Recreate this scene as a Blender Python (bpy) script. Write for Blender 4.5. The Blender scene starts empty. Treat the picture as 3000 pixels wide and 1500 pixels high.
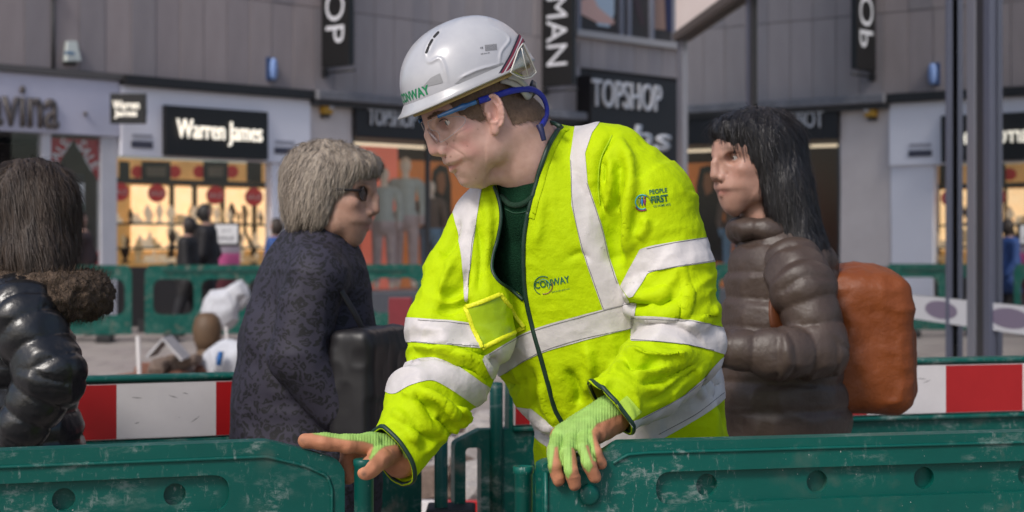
import bpy, bmesh, math, random
import numpy as np
from mathutils import Vector, Matrix
from mathutils.bvhtree import BVHTree

# ---------------------------------------------------------------- camera, sky, sun, exposure
SC = bpy.context.scene
COL = SC.collection
CAMZ = 1.33
FPX = 5000.0            # focal length in photograph pixels (3000 wide)
HORIZON = 711.0

cam_d = bpy.data.cameras.new("camera")
cam = bpy.data.objects.new("camera", cam_d)
COL.objects.link(cam)
cam.location = (0, 0, CAMZ)
cam.rotation_euler = (math.radians(90), 0, 0)
cam_d.sensor_width = 36.0
cam_d.lens = 36.0 * FPX / 3000.0
cam_d.shift_y = -(750.0 - HORIZON) / 3000.0
cam_d.clip_start = 0.05
cam_d.clip_end = 2000.0
cam_d.dof.use_dof = True
cam_d.dof.focus_distance = 2.94
cam_d.dof.aperture_fstop = 6.0
SC.camera = cam

SUN_EL = math.radians(44)
SUN_AZ = math.radians(214)      # compass-like: direction the light comes FROM, measured from +Y clockwise
world = bpy.data.worlds.new("World")
SC.world = world
world.use_nodes = True
wn = world.node_tree
wn.nodes.clear()
w_out = wn.nodes.new("ShaderNodeOutputWorld")
w_bg = wn.nodes.new("ShaderNodeBackground")
w_sky = wn.nodes.new("ShaderNodeTexSky")
w_sky.sky_type = 'NISHITA'
w_sky.sun_disc = False
w_sky.sun_elevation = SUN_EL
w_sky.sun_rotation = SUN_AZ
w_sky.air_density = 1.0
w_sky.dust_density = 2.5
w_sky.ozone_density = 1.0
wn.links.new(w_sky.outputs[0], w_bg.inputs[0])
w_bg.inputs[1].default_value = 0.10
wn.links.new(w_bg.outputs[0], w_out.inputs[0])

sun_d = bpy.data.lights.new("sun", 'SUN')
sun_d.energy = 1.5
sun_d.angle = math.radians(14)
sun_d.color = (1.0, 0.96, 0.91)
sun = bpy.data.objects.new("sun", sun_d)
COL.objects.link(sun)
sdir = Vector((math.sin(SUN_AZ) * math.cos(SUN_EL), math.cos(SUN_AZ) * math.cos(SUN_EL), math.sin(SUN_EL)))
sun.rotation_euler = sdir.to_track_quat('Z', 'Y').to_euler()
sun.location = (0, 0, 20)

SC.view_settings.view_transform = 'Standard'
SC.view_settings.look = 'None'
SC.view_settings.exposure = 0.60
SC.view_settings.gamma = 1.0
SC.view_settings.use_curve_mapping = False
SC.render.engine = 'CYCLES'
SC.cycles.use_denoising = True
SC.cycles.max_bounces = 8
SC.cycles.transparent_max_bounces = 12
SC.cycles.caustics_reflective = False
SC.cycles.caustics_refractive = False
SC.cycles.sample_clamp_indirect = 6.0
# ---------------------------------------------------------------- helpers
rng = np.random.default_rng(7)
random.seed(7)

def P(px, py, d):
    """photograph pixel + distance -> world point"""
    return np.array([(px - 1500.0) / FPX * d, d, CAMZ + (HORIZON - py) / FPX * d])

def to_px(V):
    V = np.asarray(V)
    return np.stack([1500.0 + V[..., 0] / V[..., 1] * FPX, HORIZON - (V[..., 2] - CAMZ) / V[..., 1] * FPX], -1)

def unit(v):
    v = np.asarray(v, float)
    return v / np.linalg.norm(v)

def tag(o, label=None, cat=None, group=None, kind=None):
    if label: o['label'] = label
    if cat: o['category'] = cat
    if group: o['group'] = group
    if kind: o['kind'] = kind
    return o

def mesh_from(name, V, F, smooth=True):
    me = bpy.data.meshes.new(name)
    me.from_pydata([tuple(map(float, v)) for v in V], [], [tuple(map(int, f)) for f in F])
    if smooth and len(me.polygons):
        me.polygons.foreach_set("use_smooth", np.ones(len(me.polygons), bool))
    me.update()
    return me

def obj(name, me, m=None, parent=None):
    o = bpy.data.objects.new(name, me)
    COL.objects.link(o)
    if m is not None and me is not None and not me.materials:
        me.materials.append(m)
    if parent is not None:
        o.parent = parent
    return o

def empty(name, loc=(0, 0, 0)):
    """things are kept in world coordinates: the Empty stays at the origin of its parts' frame"""
    o = bpy.data.objects.new(name, None)
    COL.objects.link(o)
    o.empty_display_size = 0.1
    return o

class MB:
    """collects boxes, prisms, tubes, lathes into one mesh"""
    def __init__(self): self.V = []; self.F = []; self.S = []
    def add(self, V, F, smooth=False):
        b = len(self.V)
        self.V.extend([tuple(map(float, v)) for v in V])
        self.F.extend([tuple(int(i) + b for i in f) for f in F])
        self.S.extend([smooth] * len(F))
        return self
    def box(self, lo, hi, T=None, bev=0.0):
        x0, y0, z0 = lo; x1, y1, z1 = hi
        if bev <= 0:
            V = [(x0,y0,z0),(x1,y0,z0),(x1,y1,z0),(x0,y1,z0),(x0,y0,z1),(x1,y0,z1),(x1,y1,z1),(x0,y1,z1)]
            F = [(0,3,2,1),(4,5,6,7),(0,1,5,4),(1,2,6,5),(2,3,7,6),(3,0,4,7)]
        else:
            bm = bmesh.new()
            bmesh.ops.create_cube(bm, size=1.0)
            for v in bm.verts:
                v.co = Vector(((x0+x1)/2 + v.co.x*(x1-x0), (y0+y1)/2 + v.co.y*(y1-y0), (z0+z1)/2 + v.co.z*(z1-z0)))
            bmesh.ops.bevel(bm, geom=list(bm.edges), offset=bev, segments=2, profile=0.6, affect='EDGES')
            bm.verts.ensure_lookup_table()
            V = [tuple(v.co) for v in bm.verts]; F = [tuple(v.index for v in f.verts) for f in bm.faces]
            bm.free()
        if T is not None: V = [T(v) for v in V]
        return self.add(V, F)
    def tube(self, pts, r, n=10, cap=True, flat=1.0):
        pts = np.asarray(pts, float)
        rs = np.full(len(pts), r) if np.isscalar(r) else np.asarray(r, float)
        tang = np.gradient(pts, axis=0)
        V = []; F = []
        prev = None
        for i, p in enumerate(pts):
            t = unit(tang[i])
            if prev is None:
                a = np.array([0, 0, 1.0]) if abs(t[2]) < 0.9 else np.array([1.0, 0, 0])
            else: a = prev
            u = unit(a - t * np.dot(a, t)); prev = u
            w = np.cross(t, u)
            for k in range(n):
                th = 2 * math.pi * k / n
                V.append(p + rs[i] * (math.cos(th) * u + flat * math.sin(th) * w))
        for i in range(len(pts) - 1):
            for k in range(n):
                a = i*n + k; b = i*n + (k+1) % n
                F.append((a, b, b+n, a+n))
        if cap:
            F.append(tuple(range(n-1, -1, -1))); F.append(tuple((len(pts)-1)*n + k for k in range(n)))
        return self.add(V, F, True)
    def cyl(self, a, b, r0, r1=None, n=20):
        return self.tube([a, b], [r0, r0 if r1 is None else r1], n)
    def lathe(self, prof, c=(0, 0, 0), n=32, sx=1.0, sy=1.0):
        """prof: (r, z) list, axis Z at c"""
        V = []; F = []
        for r, z in prof:
            for k in range(n):
                th = 2*math.pi*k/n
                V.append((c[0] + sx*r*math.cos(th), c[1] + sy*r*math.sin(th), c[2] + z))
        for i in range(len(prof)-1):
            for k in range(n):
                a = i*n+k; b = i*n+(k+1) % n
                F.append((a, b, b+n, a+n))
        F.append(tuple(range(n-1, -1, -1))); F.append(tuple((len(prof)-1)*n+k for k in range(n)))
        return self.add(V, F, True)
    def prism(self, poly, y0, y1, T=None, holes=()):
        """poly in (x,z), extruded along y between y0 and y1, holes are polys too"""
        bm = bmesh.new()
        edges = []
        for pl in [poly] + list(holes):
            vs = [bm.verts.new((p[0], y0, p[1])) for p in pl]
            for i in range(len(vs)):
                edges.append(bm.edges.new((vs[i], vs[(i+1) % len(vs)])))
        res = bmesh.ops.triangle_fill(bm, use_beauty=True, use_dissolve=False, edges=edges)
        faces = [g for g in res['geom'] if isinstance(g, bmesh.types.BMFace)]
        ex = bmesh.ops.extrude_face_region(bm, geom=faces)
        for g in ex['geom']:
            if isinstance(g, bmesh.types.BMVert): g.co.y = y1
        bmesh.ops.recalc_face_normals(bm, faces=list(bm.faces))
        bm.verts.ensure_lookup_table(); bm.verts.index_update()
        V = [tuple(v.co) for v in bm.verts]; F = [tuple(v.index for v in f.verts) for f in bm.faces]
        bm.free()
        if T is not None: V = [T(v) for v in V]
        return self.add(V, F)
    def mesh(self, name):
        me = bpy.data.meshes.new(name)
        me.from_pydata(self.V, [], self.F)
        me.polygons.foreach_set("use_smooth", np.array(self.S, bool))
        me.update()
        return me
    def build(self, name, m, parent=None):
        return obj(name, self.mesh(name), m, parent)

def bevel_mod(o, w=0.004, seg=2):
    md = o.modifiers.new("bevel", 'BEVEL'); md.width = w; md.segments = seg; md.limit_method = 'ANGLE'; md.angle_limit = math.radians(40); md.harden_normals = True
    for p in o.data.polygons: p.use_smooth = True
    return o

def rounded_poly(pts, rad, seg=6):
    """pts: list of (x,z); rad: scalar or list; returns polygon with rounded corners"""
    out = []; n = len(pts)
    for i in range(n):
        p = np.array(pts[i], float); a = np.array(pts[i-1], float); b = np.array(pts[(i+1) % n], float)
        r = rad if np.isscalar(rad) else rad[i]
        if r <= 0: out.append(tuple(p)); continue
        u = unit(a-p); v = unit(b-p)
        ang = math.acos(np.clip(np.dot(u, v), -1, 1))
        t = min(r / math.tan(ang/2), 0.49*np.linalg.norm(a-p), 0.49*np.linalg.norm(b-p))
        q0 = p+u*t; q2 = p+v*t
        for k in range(seg+1):
            s = k/seg
            out.append(tuple((1-s)**2*q0 + 2*s*(1-s)*p + s*s*q2))
    return out

def ellipse_poly(cx, cz, rx, rz, n=24):
    return [(cx + rx*math.cos(2*math.pi*k/n), cz + rz*math.sin(2*math.pi*k/n)) for k in range(n)]

# ---- materials
MATS = {}
def mat(name, c, rough=0.6, var=0.0, vscale=8.0, bump=0.0, bscale=40.0, metal=0.0, spec=0.5, emit=0.0, c2=None, detail=6.0,
        sss=0.0, coat=0.0, stretch=None, coord='Object', sheen=0.0, thresh=None, speck=None):
    """principled with noise-mixed base colour (c..c2 or c*(1-var)..c*(1+var)) and noise bump"""
    if name in MATS: return MATS[name]
    m = bpy.data.materials.new(name); m.use_nodes = True
    nt = m.node_tree; N = nt.nodes; L = nt.links
    b = N["Principled BSDF"]
    b.inputs['Base Color'].default_value = (*c, 1); b.inputs['Roughness'].default_value = rough
    b.inputs['Metallic'].default_value = metal; b.inputs['Specular IOR Level'].default_value = spec
    if coat: b.inputs['Coat Weight'].default_value = coat; b.inputs['Coat Roughness'].default_value = 0.15
    if sheen: b.inputs['Sheen Weight'].default_value = sheen
    if sss:
        b.inputs['Subsurface Weight'].default_value = sss
        b.inputs['Subsurface Radius'].default_value = (1.0, 0.35, 0.18); b.inputs['Subsurface Scale'].default_value = 0.006
    if emit:
        b.inputs['Emission Color'].default_value = (*c, 1); b.inputs['Emission Strength'].default_value = emit
    tc = N.new("ShaderNodeTexCoord"); src = tc.outputs[coord]
    if stretch:
        mp = N.new("ShaderNodeMapping"); mp.inputs['Scale'].default_value = stretch
        L.new(src, mp.inputs[0]); src = mp.outputs[0]
    if var or c2:
        nz = N.new("ShaderNodeTexNoise"); nz.inputs['Scale'].default_value = vscale; nz.inputs['Detail'].default_value = detail
        nz.inputs['Roughness'].default_value = 0.65
        L.new(src, nz.inputs['Vector'])
        rp = N.new("ShaderNodeValToRGB")
        lo, hi = thresh or (0.3, 0.7)
        rp.color_ramp.elements[0].position = lo; rp.color_ramp.elements[1].position = hi
        ca = c if c2 else tuple(x*(1-var) for x in c); cb = c2 if c2 else tuple(min(1, x*(1+var)) for x in c)
        rp.color_ramp.elements[0].color = (*ca, 1); rp.color_ramp.elements[1].color = (*cb, 1)
        L.new(nz.outputs['Fac'], rp.inputs[0]); L.new(rp.outputs[0], b.inputs['Base Color'])
        if emit: L.new(rp.outputs[0], b.inputs['Emission Color'])
    if speck:
        ssc, sth, scol = speck
        n3 = N.new("ShaderNodeTexNoise"); n3.inputs['Scale'].default_value = ssc; n3.inputs['Detail'].default_value = 8; n3.inputs['Roughness'].default_value = .75
        L.new(src, n3.inputs['Vector'])
        r3 = N.new("ShaderNodeValToRGB"); r3.color_ramp.elements[0].position = sth; r3.color_ramp.elements[1].position = sth+.06
        mm = N.new("ShaderNodeMix"); mm.data_type = 'RGBA'; mm.inputs[7].default_value = (*scol, 1)
        L.new(n3.outputs['Fac'], r3.inputs[0]); L.new(r3.outputs[0], mm.inputs[0])
        if b.inputs['Base Color'].is_linked: L.new(b.inputs['Base Color'].links[0].from_socket, mm.inputs[6])
        else: mm.inputs[6].default_value = (*c, 1)
        L.new(mm.outputs[2], b.inputs['Base Color'])
    if bump:
        n2 = N.new("ShaderNodeTexNoise"); n2.inputs['Scale'].default_value = bscale; n2.inputs['Detail'].default_value = 5
        L.new(src, n2.inputs['Vector'])
        bp = N.new("ShaderNodeBump"); bp.inputs['Strength'].default_value = bump; bp.inputs['Distance'].default_value = 0.01
        L.new(n2.outputs['Fac'], bp.inputs['Height']); L.new(bp.outputs[0], b.inputs['Normal'])
    MATS[name] = m
    return m

def schlick(nt, mul=1.0, add=0.0, f0=.04):
    """two-sided Fresnel factor: f0 + (1-f0)(1-cos)^5, scaled"""
    N = nt.nodes; L = nt.links
    lw = N.new("ShaderNodeLayerWeight"); lw.inputs[0].default_value = .5
    pw = N.new("ShaderNodeMath"); pw.operation = 'POWER'; pw.inputs[1].default_value = 5.0; L.new(lw.outputs['Facing'], pw.inputs[0])
    ma = N.new("ShaderNodeMath"); ma.operation = 'MULTIPLY_ADD'; ma.inputs[1].default_value = (1-f0)*mul; ma.inputs[2].default_value = f0*mul+add; ma.use_clamp = True
    L.new(pw.outputs[0], ma.inputs[0])
    return ma.outputs[0]

def glass_mat(name, tint=(1, 1, 1), gloss=0.0, rough=0.02, mul=1.0):
    """thin clear sheet: mostly see-through with a Fresnel reflection"""
    if name in MATS: return MATS[name]
    m = bpy.data.materials.new(name); m.use_nodes = True
    nt = m.node_tree; N = nt.nodes; L = nt.links; N.clear()
    o = N.new("ShaderNodeOutputMaterial"); mx = N.new("ShaderNodeMixShader")
    tr = N.new("ShaderNodeBsdfTransparent"); tr.inputs[0].default_value = (*tint, 1)
    gl = N.new("ShaderNodeBsdfGlossy"); gl.inputs['Roughness'].default_value = rough
    L.new(schlick(nt, mul, gloss), mx.inputs[0])
    L.new(tr.outputs[0], mx.inputs[1]); L.new(gl.outputs[0], mx.inputs[2]); L.new(mx.outputs[0], o.inputs[0])
    MATS[name] = m
    return m

# ---- numeric noise
_LAT = rng.random((48, 48, 48)).astype(np.float32)
def vnoise(p, scale=1.0, seed=0):
    """smooth value noise in [-1,1]; p (...,3) metres; scale = features per metre"""
    q = np.asarray(p) * scale + 17.3 * (seed + 1) * np.array([1.0, 0.7, 0.3]) + 500.0
    i = np.floor(q).astype(int); f = q - i
    f = f*f*f*(f*(f*6-15)+10)
    i0 = i % 48; i1 = (i+1) % 48
    x0, y0, z0 = i0[..., 0], i0[..., 1], i0[..., 2]; x1, y1, z1 = i1[..., 0], i1[..., 1], i1[..., 2]
    fx, fy, fz = f[..., 0], f[..., 1], f[..., 2]
    L = _LAT
    c = (L[x0,y0,z0]*(1-fx)+L[x1,y0,z0]*fx)*(1-fy) + (L[x0,y1,z0]*(1-fx)+L[x1,y1,z0]*fx)*fy
    d = (L[x0,y0,z1]*(1-fx)+L[x1,y0,z1]*fx)*(1-fy) + (L[x0,y1,z1]*(1-fx)+L[x1,y1,z1]*fx)*fy
    return 2*(c*(1-fz)+d*fz)-1

# ---- signed distance modelling on a grid + surface nets
class Field:
    def __init__(self, lo, hi, h):
        self.lo = np.array(lo, float); self.h = h
        n = np.ceil((np.array(hi) - self.lo) / h).astype(int) + 1
        self.n = n
        self.F = np.full(tuple(n), 0.05, np.float32)
        self.ax = [self.lo[i] + h*np.arange(n[i]) for i in range(3)]
    def block(self, lo, hi):
        a = np.clip(np.floor((np.array(lo)-self.lo)/self.h).astype(int), 0, self.n)
        b = np.clip(np.ceil((np.array(hi)-self.lo)/self.h).astype(int)+1, 0, self.n)
        if np.any(b <= a): return None, None
        sl = tuple(slice(a[i], b[i]) for i in range(3))
        X, Y, Z = np.meshgrid(*[self.ax[i][sl[i]] for i in range(3)], indexing='ij')
        return sl, np.stack([X, Y, Z], -1).astype(np.float32)
    def _mix(self, sl, D, k, mode):
        A = self.F[sl]; D = D.astype(np.float32)
        if mode == 'sub':
            D = -D
            if k > 0:
                hh = np.maximum(k-np.abs(A-D), 0)/k
                self.F[sl] = np.maximum(A, D)+hh*hh*k*0.25
            else: self.F[sl] = np.maximum(A, D)
        else:
            if k > 0:
                hh = np.maximum(k-np.abs(A-D), 0)/k
                self.F[sl] = np.minimum(A, D)-hh*hh*k*0.25
            else: self.F[sl] = np.minimum(A, D)
    def cone(self, a, b, r0, r1, k=0.01, mode='add'):
        a = np.array(a, float); b = np.array(b, float); m = max(r0, r1)+max(k, 0.0)+2*self.h+0.005
        sl, G = self.block(np.minimum(a, b)-m, np.maximum(a, b)+m)
        if sl is None: return self
        ab = (b-a).astype(np.float32); q = G-a.astype(np.float32)
        t = np.clip((q@ab)/max(float(ab@ab), 1e-9), 0, 1)
        D = np.linalg.norm(q-t[..., None]*ab, axis=-1)-(r0+(r1-r0)*t)
        self._mix(sl, D, k, mode); return self
    def chain(self, pts, rs, k=0.01, mode='add'):
        for i in range(len(pts)-1): self.cone(pts[i], pts[i+1], rs[i], rs[i+1], k, mode)
        return self
    def ell(self, c, r, k=0.01, mode='add', R=None):
        """ellipsoid centre c radii r; R rows = local axes"""
        c = np.array(c, float); r = np.array(r, float); m = r.max()+max(k, 0)+2*self.h+0.005
        sl, G = self.block(c-m, c+m)
        if sl is None: return self
        q = G-c.astype(np.float32)
        if R is not None: q = q@np.asarray(R, np.float32).T
        k0 = np.linalg.norm(q/r, axis=-1); k1 = np.linalg.norm(q/(r*r), axis=-1)
        D = k0*(k0-1)/np.maximum(k1, 1e-6)
        self._mix(sl, D, k, mode); return self
    def func(self, fn, lo, hi, k=0.01, mode='add'):
        sl, G = self.block(lo, hi)
        if sl is None: return self
        self._mix(sl, fn(G), k, mode); return self
    def mesh(self, smooth=2):
        F = self.F; h = self.h
        # close the volume at the grid border
        F[0], F[-1] = 0.05, 0.05; F[:, 0], F[:, -1] = 0.05, 0.05; F[:, :, 0], F[:, :, -1] = 0.05, 0.05
        S = F < 0
        cnt = sum(S[i:S.shape[0]-1+i, j:S.shape[1]-1+j, k:S.shape[2]-1+k].astype(np.int8) for i in (0, 1) for j in (0, 1) for k in (0, 1))
        act = (cnt > 0) & (cnt < 8)
        idx = np.argwhere(act)
        vid = np.full(act.shape, -1, np.int64); vid[act] = np.arange(len(idx))
        acc = np.zeros((len(idx), 3)); num = np.zeros(len(idx))
        cor = [(i, j, k) for i in (0, 1) for j in (0, 1) for k in (0, 1)]
        val = {c: F[idx[:, 0]+c[0], idx[:, 1]+c[1], idx[:, 2]+c[2]].astype(float) for c in cor}
        for c in cor:
            for ax in range(3):
                if c[ax] == 1: continue
                e = list(c); e[ax] = 1; e = tuple(e)
                a = val[c]; b = val[e]; m = (a < 0) != (b < 0)
                t = np.where(m, a/np.where(np.abs(a-b) < 1e-12, 1, a-b), 0)
                p = np.zeros((len(idx), 3)); p[:] = c; p[:, ax] = t
                acc[m] += p[m]; num[m] += 1
        V = self.lo+(idx+acc/num[:, None])*h
        Q = []
        for ax in range(3):
            u, w = (ax+1) % 3, (ax+2) % 3
            s0 = [slice(None)]*3; s1 = [slice(None)]*3
            s0[ax] = slice(0, -1); s1[ax] = slice(1, None)
            ch = S[tuple(s0)] != S[tuple(s1)]
            ij = np.argwhere(ch)
            ok = (ij[:, u] > 0) & (ij[:, w] > 0) & (ij[:, u] < self.n[u]-1) & (ij[:, w] < self.n[w]-1)
            ij = ij[ok]
            ins = S[tuple(s0)][tuple(ij.T)]
            def g(du, dw):
                q = ij.copy(); q[:, u] -= du; q[:, w] -= dw
                return vid[q[:, 0], q[:, 1], q[:, 2]]
            q = np.stack([g(1, 1), g(0, 1), g(0, 0), g(1, 0)], 1)
            q[~ins] = q[~ins][:, ::-1]
            Q.append(q)
        Q = np.concatenate(Q)
        Q = Q[(Q >= 0).all(1)]
        if smooth: V = lap_smooth(V, Q, smooth)
        return V, Q

def lap_smooth(V, Q, it=2, lam=0.5):
    n = len(V); k = Q.shape[1]
    E = np.concatenate([np.stack([Q[:, i], Q[:, (i+1) % k]], 1) for i in range(k)])
    E = np.unique(np.sort(E, 1), axis=0)
    deg = np.bincount(E.ravel(), minlength=n).astype(float); deg[deg == 0] = 1
    for _ in range(it):
        A = np.zeros_like(V)
        for ax in range(3):
            A[:, ax] = np.bincount(E[:, 0], V[E[:, 1], ax], n)+np.bincount(E[:, 1], V[E[:, 0], ax], n)
        V = V+lam*(A/deg[:, None]-V)
    return V

def tris(Q):
    if Q.shape[1] == 3: return Q
    return np.concatenate([Q[:, [0, 1, 2]], Q[:, [0, 2, 3]]])

def vnormals(V, T):
    n = np.cross(V[T[:, 1]]-V[T[:, 0]], V[T[:, 2]]-V[T[:, 0]])
    N = np.zeros_like(V)
    for i in range(3):
        for ax in range(3): N[:, ax] += np.bincount(T[:, i], n[:, ax], len(V))
    return N/np.maximum(np.linalg.norm(N, axis=1), 1e-12)[:, None]

def clip(V, T, s, *attrs):
    """keep the part of the triangle mesh where the per-vertex scalar s > 0; attrs are per-vertex arrays carried along"""
    ins = s > 0
    c = ins[T].sum(1)
    keep = [T[c == 3]]
    A = [V]+list(attrs)+[s]
    n0 = len(V); cache = {}; newrows = []
    def cut(i, j):
        key = (i, j) if i < j else (j, i)
        if key in cache: return cache[key]
        t = s[i]/(s[i]-s[j])
        newrows.append([a[i]+(a[j]-a[i])*t for a in A])
        cache[key] = n0+len(newrows)-1
        return cache[key]
    extra = []
    for t in T[(c == 1) | (c == 2)]:
        m = ins[t]
        if m.sum() == 1:
            k = int(np.argmax(m)); a, b, d = int(t[k]), int(t[(k+1) % 3]), int(t[(k+2) % 3])
            extra.append((a, cut(a, b), cut(a, d)))
        else:
            k = int(np.argmin(m)); a, b, d = int(t[k]), int(t[(k+1) % 3]), int(t[(k+2) % 3])
            p, q = cut(a, b), cut(a, d)
            extra.append((p, b, d)); extra.append((p, d, q))
    if extra: keep.append(np.array(extra))
    T2 = np.concatenate(keep)
    out = [np.concatenate([a, np.array([r[i] for r in newrows])]) if newrows else a for i, a in enumerate(A[:-1])]
    used = np.unique(T2); mp = np.full(len(out[0]), -1); mp[used] = np.arange(len(used))
    return (out[0][used], mp[T2])+tuple(a[used] for a in out[1:])

def fast_mesh(name, V, T, smooth=True, col=None):
    me = bpy.data.meshes.new(name)
    k = T.shape[1]
    me.vertices.add(len(V)); me.vertices.foreach_set("co", np.asarray(V, np.float32).ravel())
    me.loops.add(T.size); me.loops.foreach_set("vertex_index", T.astype(np.int32).ravel())
    me.polygons.add(len(T)); me.polygons.foreach_set("loop_start", np.arange(0, T.size, k, dtype=np.int32))
    me.polygons.foreach_set("use_smooth", np.full(len(T), smooth, bool))
    me.update(calc_edges=True); me.validate()
    if col is not None:
        at = me.color_attributes.new("Col", 'FLOAT_COLOR', 'POINT')
        c4 = np.ones((len(V), 4), np.float32); c4[:, :3] = col
        at.data.foreach_set("color", c4.ravel())
    return me

def seg_dist2(p, a, b):
    """2-D distance from points p to the segment a-b, and the parameter along it"""
    a = np.asarray(a, float); b = np.asarray(b, float); ab = b-a
    t = np.clip(((p-a)@ab)/(ab@ab), 0, 1)
    return np.linalg.norm(p-(a+t[:, None]*ab), axis=1), t

def poly_dist2(p, line):
    d = np.full(len(p), 1e9)
    for i in range(len(line)-1): d = np.minimum(d, seg_dist2(p, line[i], line[i+1])[0])
    return d

def in_poly(p, poly):
    """signed distance to polygon, positive inside"""
    poly = np.asarray(poly, float); n = len(poly)
    ins = np.zeros(len(p), bool)
    for i in range(n):
        a = poly[i]; b = poly[(i+1) % n]
        c = ((a[1] > p[:, 1]) != (b[1] > p[:, 1]))
        with np.errstate(divide='ignore', invalid='ignore'):
            xx = (b[0]-a[0])*(p[:, 1]-a[1])/(b[1]-a[1])+a[0]
        ins ^= c & (p[:, 0] < xx)
    d = poly_dist2(p, list(poly)+[poly[0]])
    return np.where(ins, d, -d)

def spline(pts, n=40):
    """Catmull-Rom through points (any dimension)"""
    P_ = np.asarray(pts, float)
    if len(P_) == 2: return P_[0]+(P_[1]-P_[0])*np.linspace(0, 1, n)[:, None]
    Q = np.vstack([2*P_[0]-P_[1], P_, 2*P_[-1]-P_[-2]])
    out = []
    m = len(P_)-1
    for u in np.linspace(0, m-1e-9, n):
        i = int(u); t = u-i
        a, b, c, d = Q[i], Q[i+1], Q[i+2], Q[i+3]
        out.append(0.5*((2*b)+(c-a)*t+(2*a-5*b+4*c-d)*t*t+(3*b-a-3*c+d)*t**3))
    return np.array(out)

def text_mesh(s, size=1.0, extrude=0.0, sx=1.0, bold=0.0, align='CENTER', space=1.0):
    cu = bpy.data.curves.new("lettering", 'FONT')
    cu.body = s; cu.size = size; cu.extrude = extrude; cu.align_x = align; cu.align_y = 'CENTER'; cu.offset = bold; cu.space_character = space
    cu.resolution_u = 4
    o = bpy.data.objects.new("lettering", cu); COL.objects.link(o)
    dg = bpy.context.evaluated_depsgraph_get()
    me = bpy.data.meshes.new_from_object(o.evaluated_get(dg))
    bpy.data.objects.remove(o); bpy.data.curves.remove(cu)
    for v in me.vertices: v.co.x *= sx
    me.materials.clear()
    return me

class Surf:
    """ray casts from the camera position through photograph pixels onto a built surface"""
    def __init__(self, V, T): self.b = BVHTree.FromPolygons([tuple(v) for v in V], [tuple(int(i) for i in t) for t in T])
    def hit(self, px, py, off=0.0):
        o = Vector((0, 0, CAMZ)); d = Vector(P(px, py, 1.0))-o; d.normalize()
        loc, nor, i, dist = self.b.ray_cast(o, d)
        if loc is None: return None, None
        if nor.dot(d) > 0: nor = -nor
        return np.array(loc+nor*off), np.array(nor)
    def line(self, pts, off=0.0, n=60):
        out = []
        for q in spline(pts, n):
            p, _ = self.hit(q[0], q[1], off)
            if p is not None: out.append(p)
        return np.array(out)
# ---------------------------------------------------------------- ground
M_pave = mat("paving_stone", (.26, .225, .205), .8, c2=(.36, .315, .29), vscale=1.2, bump=.25, bscale=30)
M_joint = mat("paving_joint", (.13, .115, .105), .9, var=.25, vscale=3)
g = obj("ground", mesh_from("ground", [(-150, -60, -.012), (150, -60, -.012), (150, 240, -.012), (-150, 240, -.012)], [(0, 1, 2, 3)], False), M_joint)
tag(g, kind="structure")
slab_me = MB().box((-.298, -.298, -.0115), (.298, .298, 0), bev=.004).mesh("slab"); slab_me.materials.append(M_pave)
slab_me2 = slab_me.copy(); slab_me2.materials.clear(); slab_me2.materials.append(mat("paving_stone_b", (.23, .20, .19), .82, c2=(.33, .28, .26), vscale=1.5, bump=.25, bscale=30))
ns = 0
for iy in range(30):
    for ix in range(10):
        o = bpy.data.objects.new("slab", slab_me if (ix*7+iy*13) % 3 else slab_me2); COL.objects.link(o)
        o.location = (-5.7+ix*.6+(.3 if iy % 2 else 0), 14.6+iy*.6, .001*((ix*5+iy*3) % 3)); o.parent = g
# the rest of the pavement, beyond what the photograph shows piece by piece
rest = MB()
for lo, hi in (((-60, -20), (60, 14.28)), ((-60, 14.28), (-6.05, 60)), ((.35, 14.28), (60, 60)), ((-6.05, 32.32), (.35, 60))):
    rest.box((lo[0], lo[1], -.010), (hi[0], hi[1], -.002))
def pave_mat():
    m = bpy.data.materials.new("paving_far"); m.use_nodes = True
    nt = m.node_tree; N = nt.nodes; L = nt.links; b = N["Principled BSDF"]; b.inputs['Roughness'].default_value = .8
    tc = N.new("ShaderNodeTexCoord"); br = N.new("ShaderNodeTexBrick")
    br.inputs['Scale'].default_value = 1.0; br.inputs['Brick Width'].default_value = .6; br.inputs['Row Height'].default_value = .6
    br.inputs['Mortar Size'].default_value = .006; br.inputs['Color1'].default_value = (.27, .235, .215, 1); br.inputs['Color2'].default_value = (.33, .29, .265, 1)
    br.inputs['Mortar'].default_value = (.12, .11, .10, 1)
    L.new(tc.outputs['Object'], br.inputs['Vector']); L.new(br.outputs['Color'], b.inputs['Base Color'])
    return m
pv = rest.build("pavement", pave_mat()); tag(pv, kind="structure")

# ---------------------------------------------------------------- shop building: wall frame s (along), n (out towards the street), z
F0_ = np.array([-7.587, 25.29]); FU = unit(np.array([4700.0, 5000.0])); FN = np.array([FU[1], -FU[0]])
def W(q): s, n, z = q; p = F0_+FU*s+FN*n; return (p[0], p[1], z)
def fd_(x, n=0.0):
    """distance at which the pixel column x meets the plane n metres in front of the wall face"""
    return (n+float(np.dot(F0_, FN)))/(((x-1500)/FPX)*FN[0]+FN[1])
def fs(x, n=0.0):
    d = fd_(x, n); return float(np.dot(np.array([(x-1500)/FPX*d, d])-F0_, FU))
def fz(x, y, n=0.0): return CAMZ+(HORIZON-y)/FPX*fd_(x, n)
def fbox(mb, s0, s1, n0, n1, z0, z1, bev=0.0): return mb.box((s0, min(n0, n1), z0), (s1, max(n0, n1), z1), W, bev)

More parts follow.
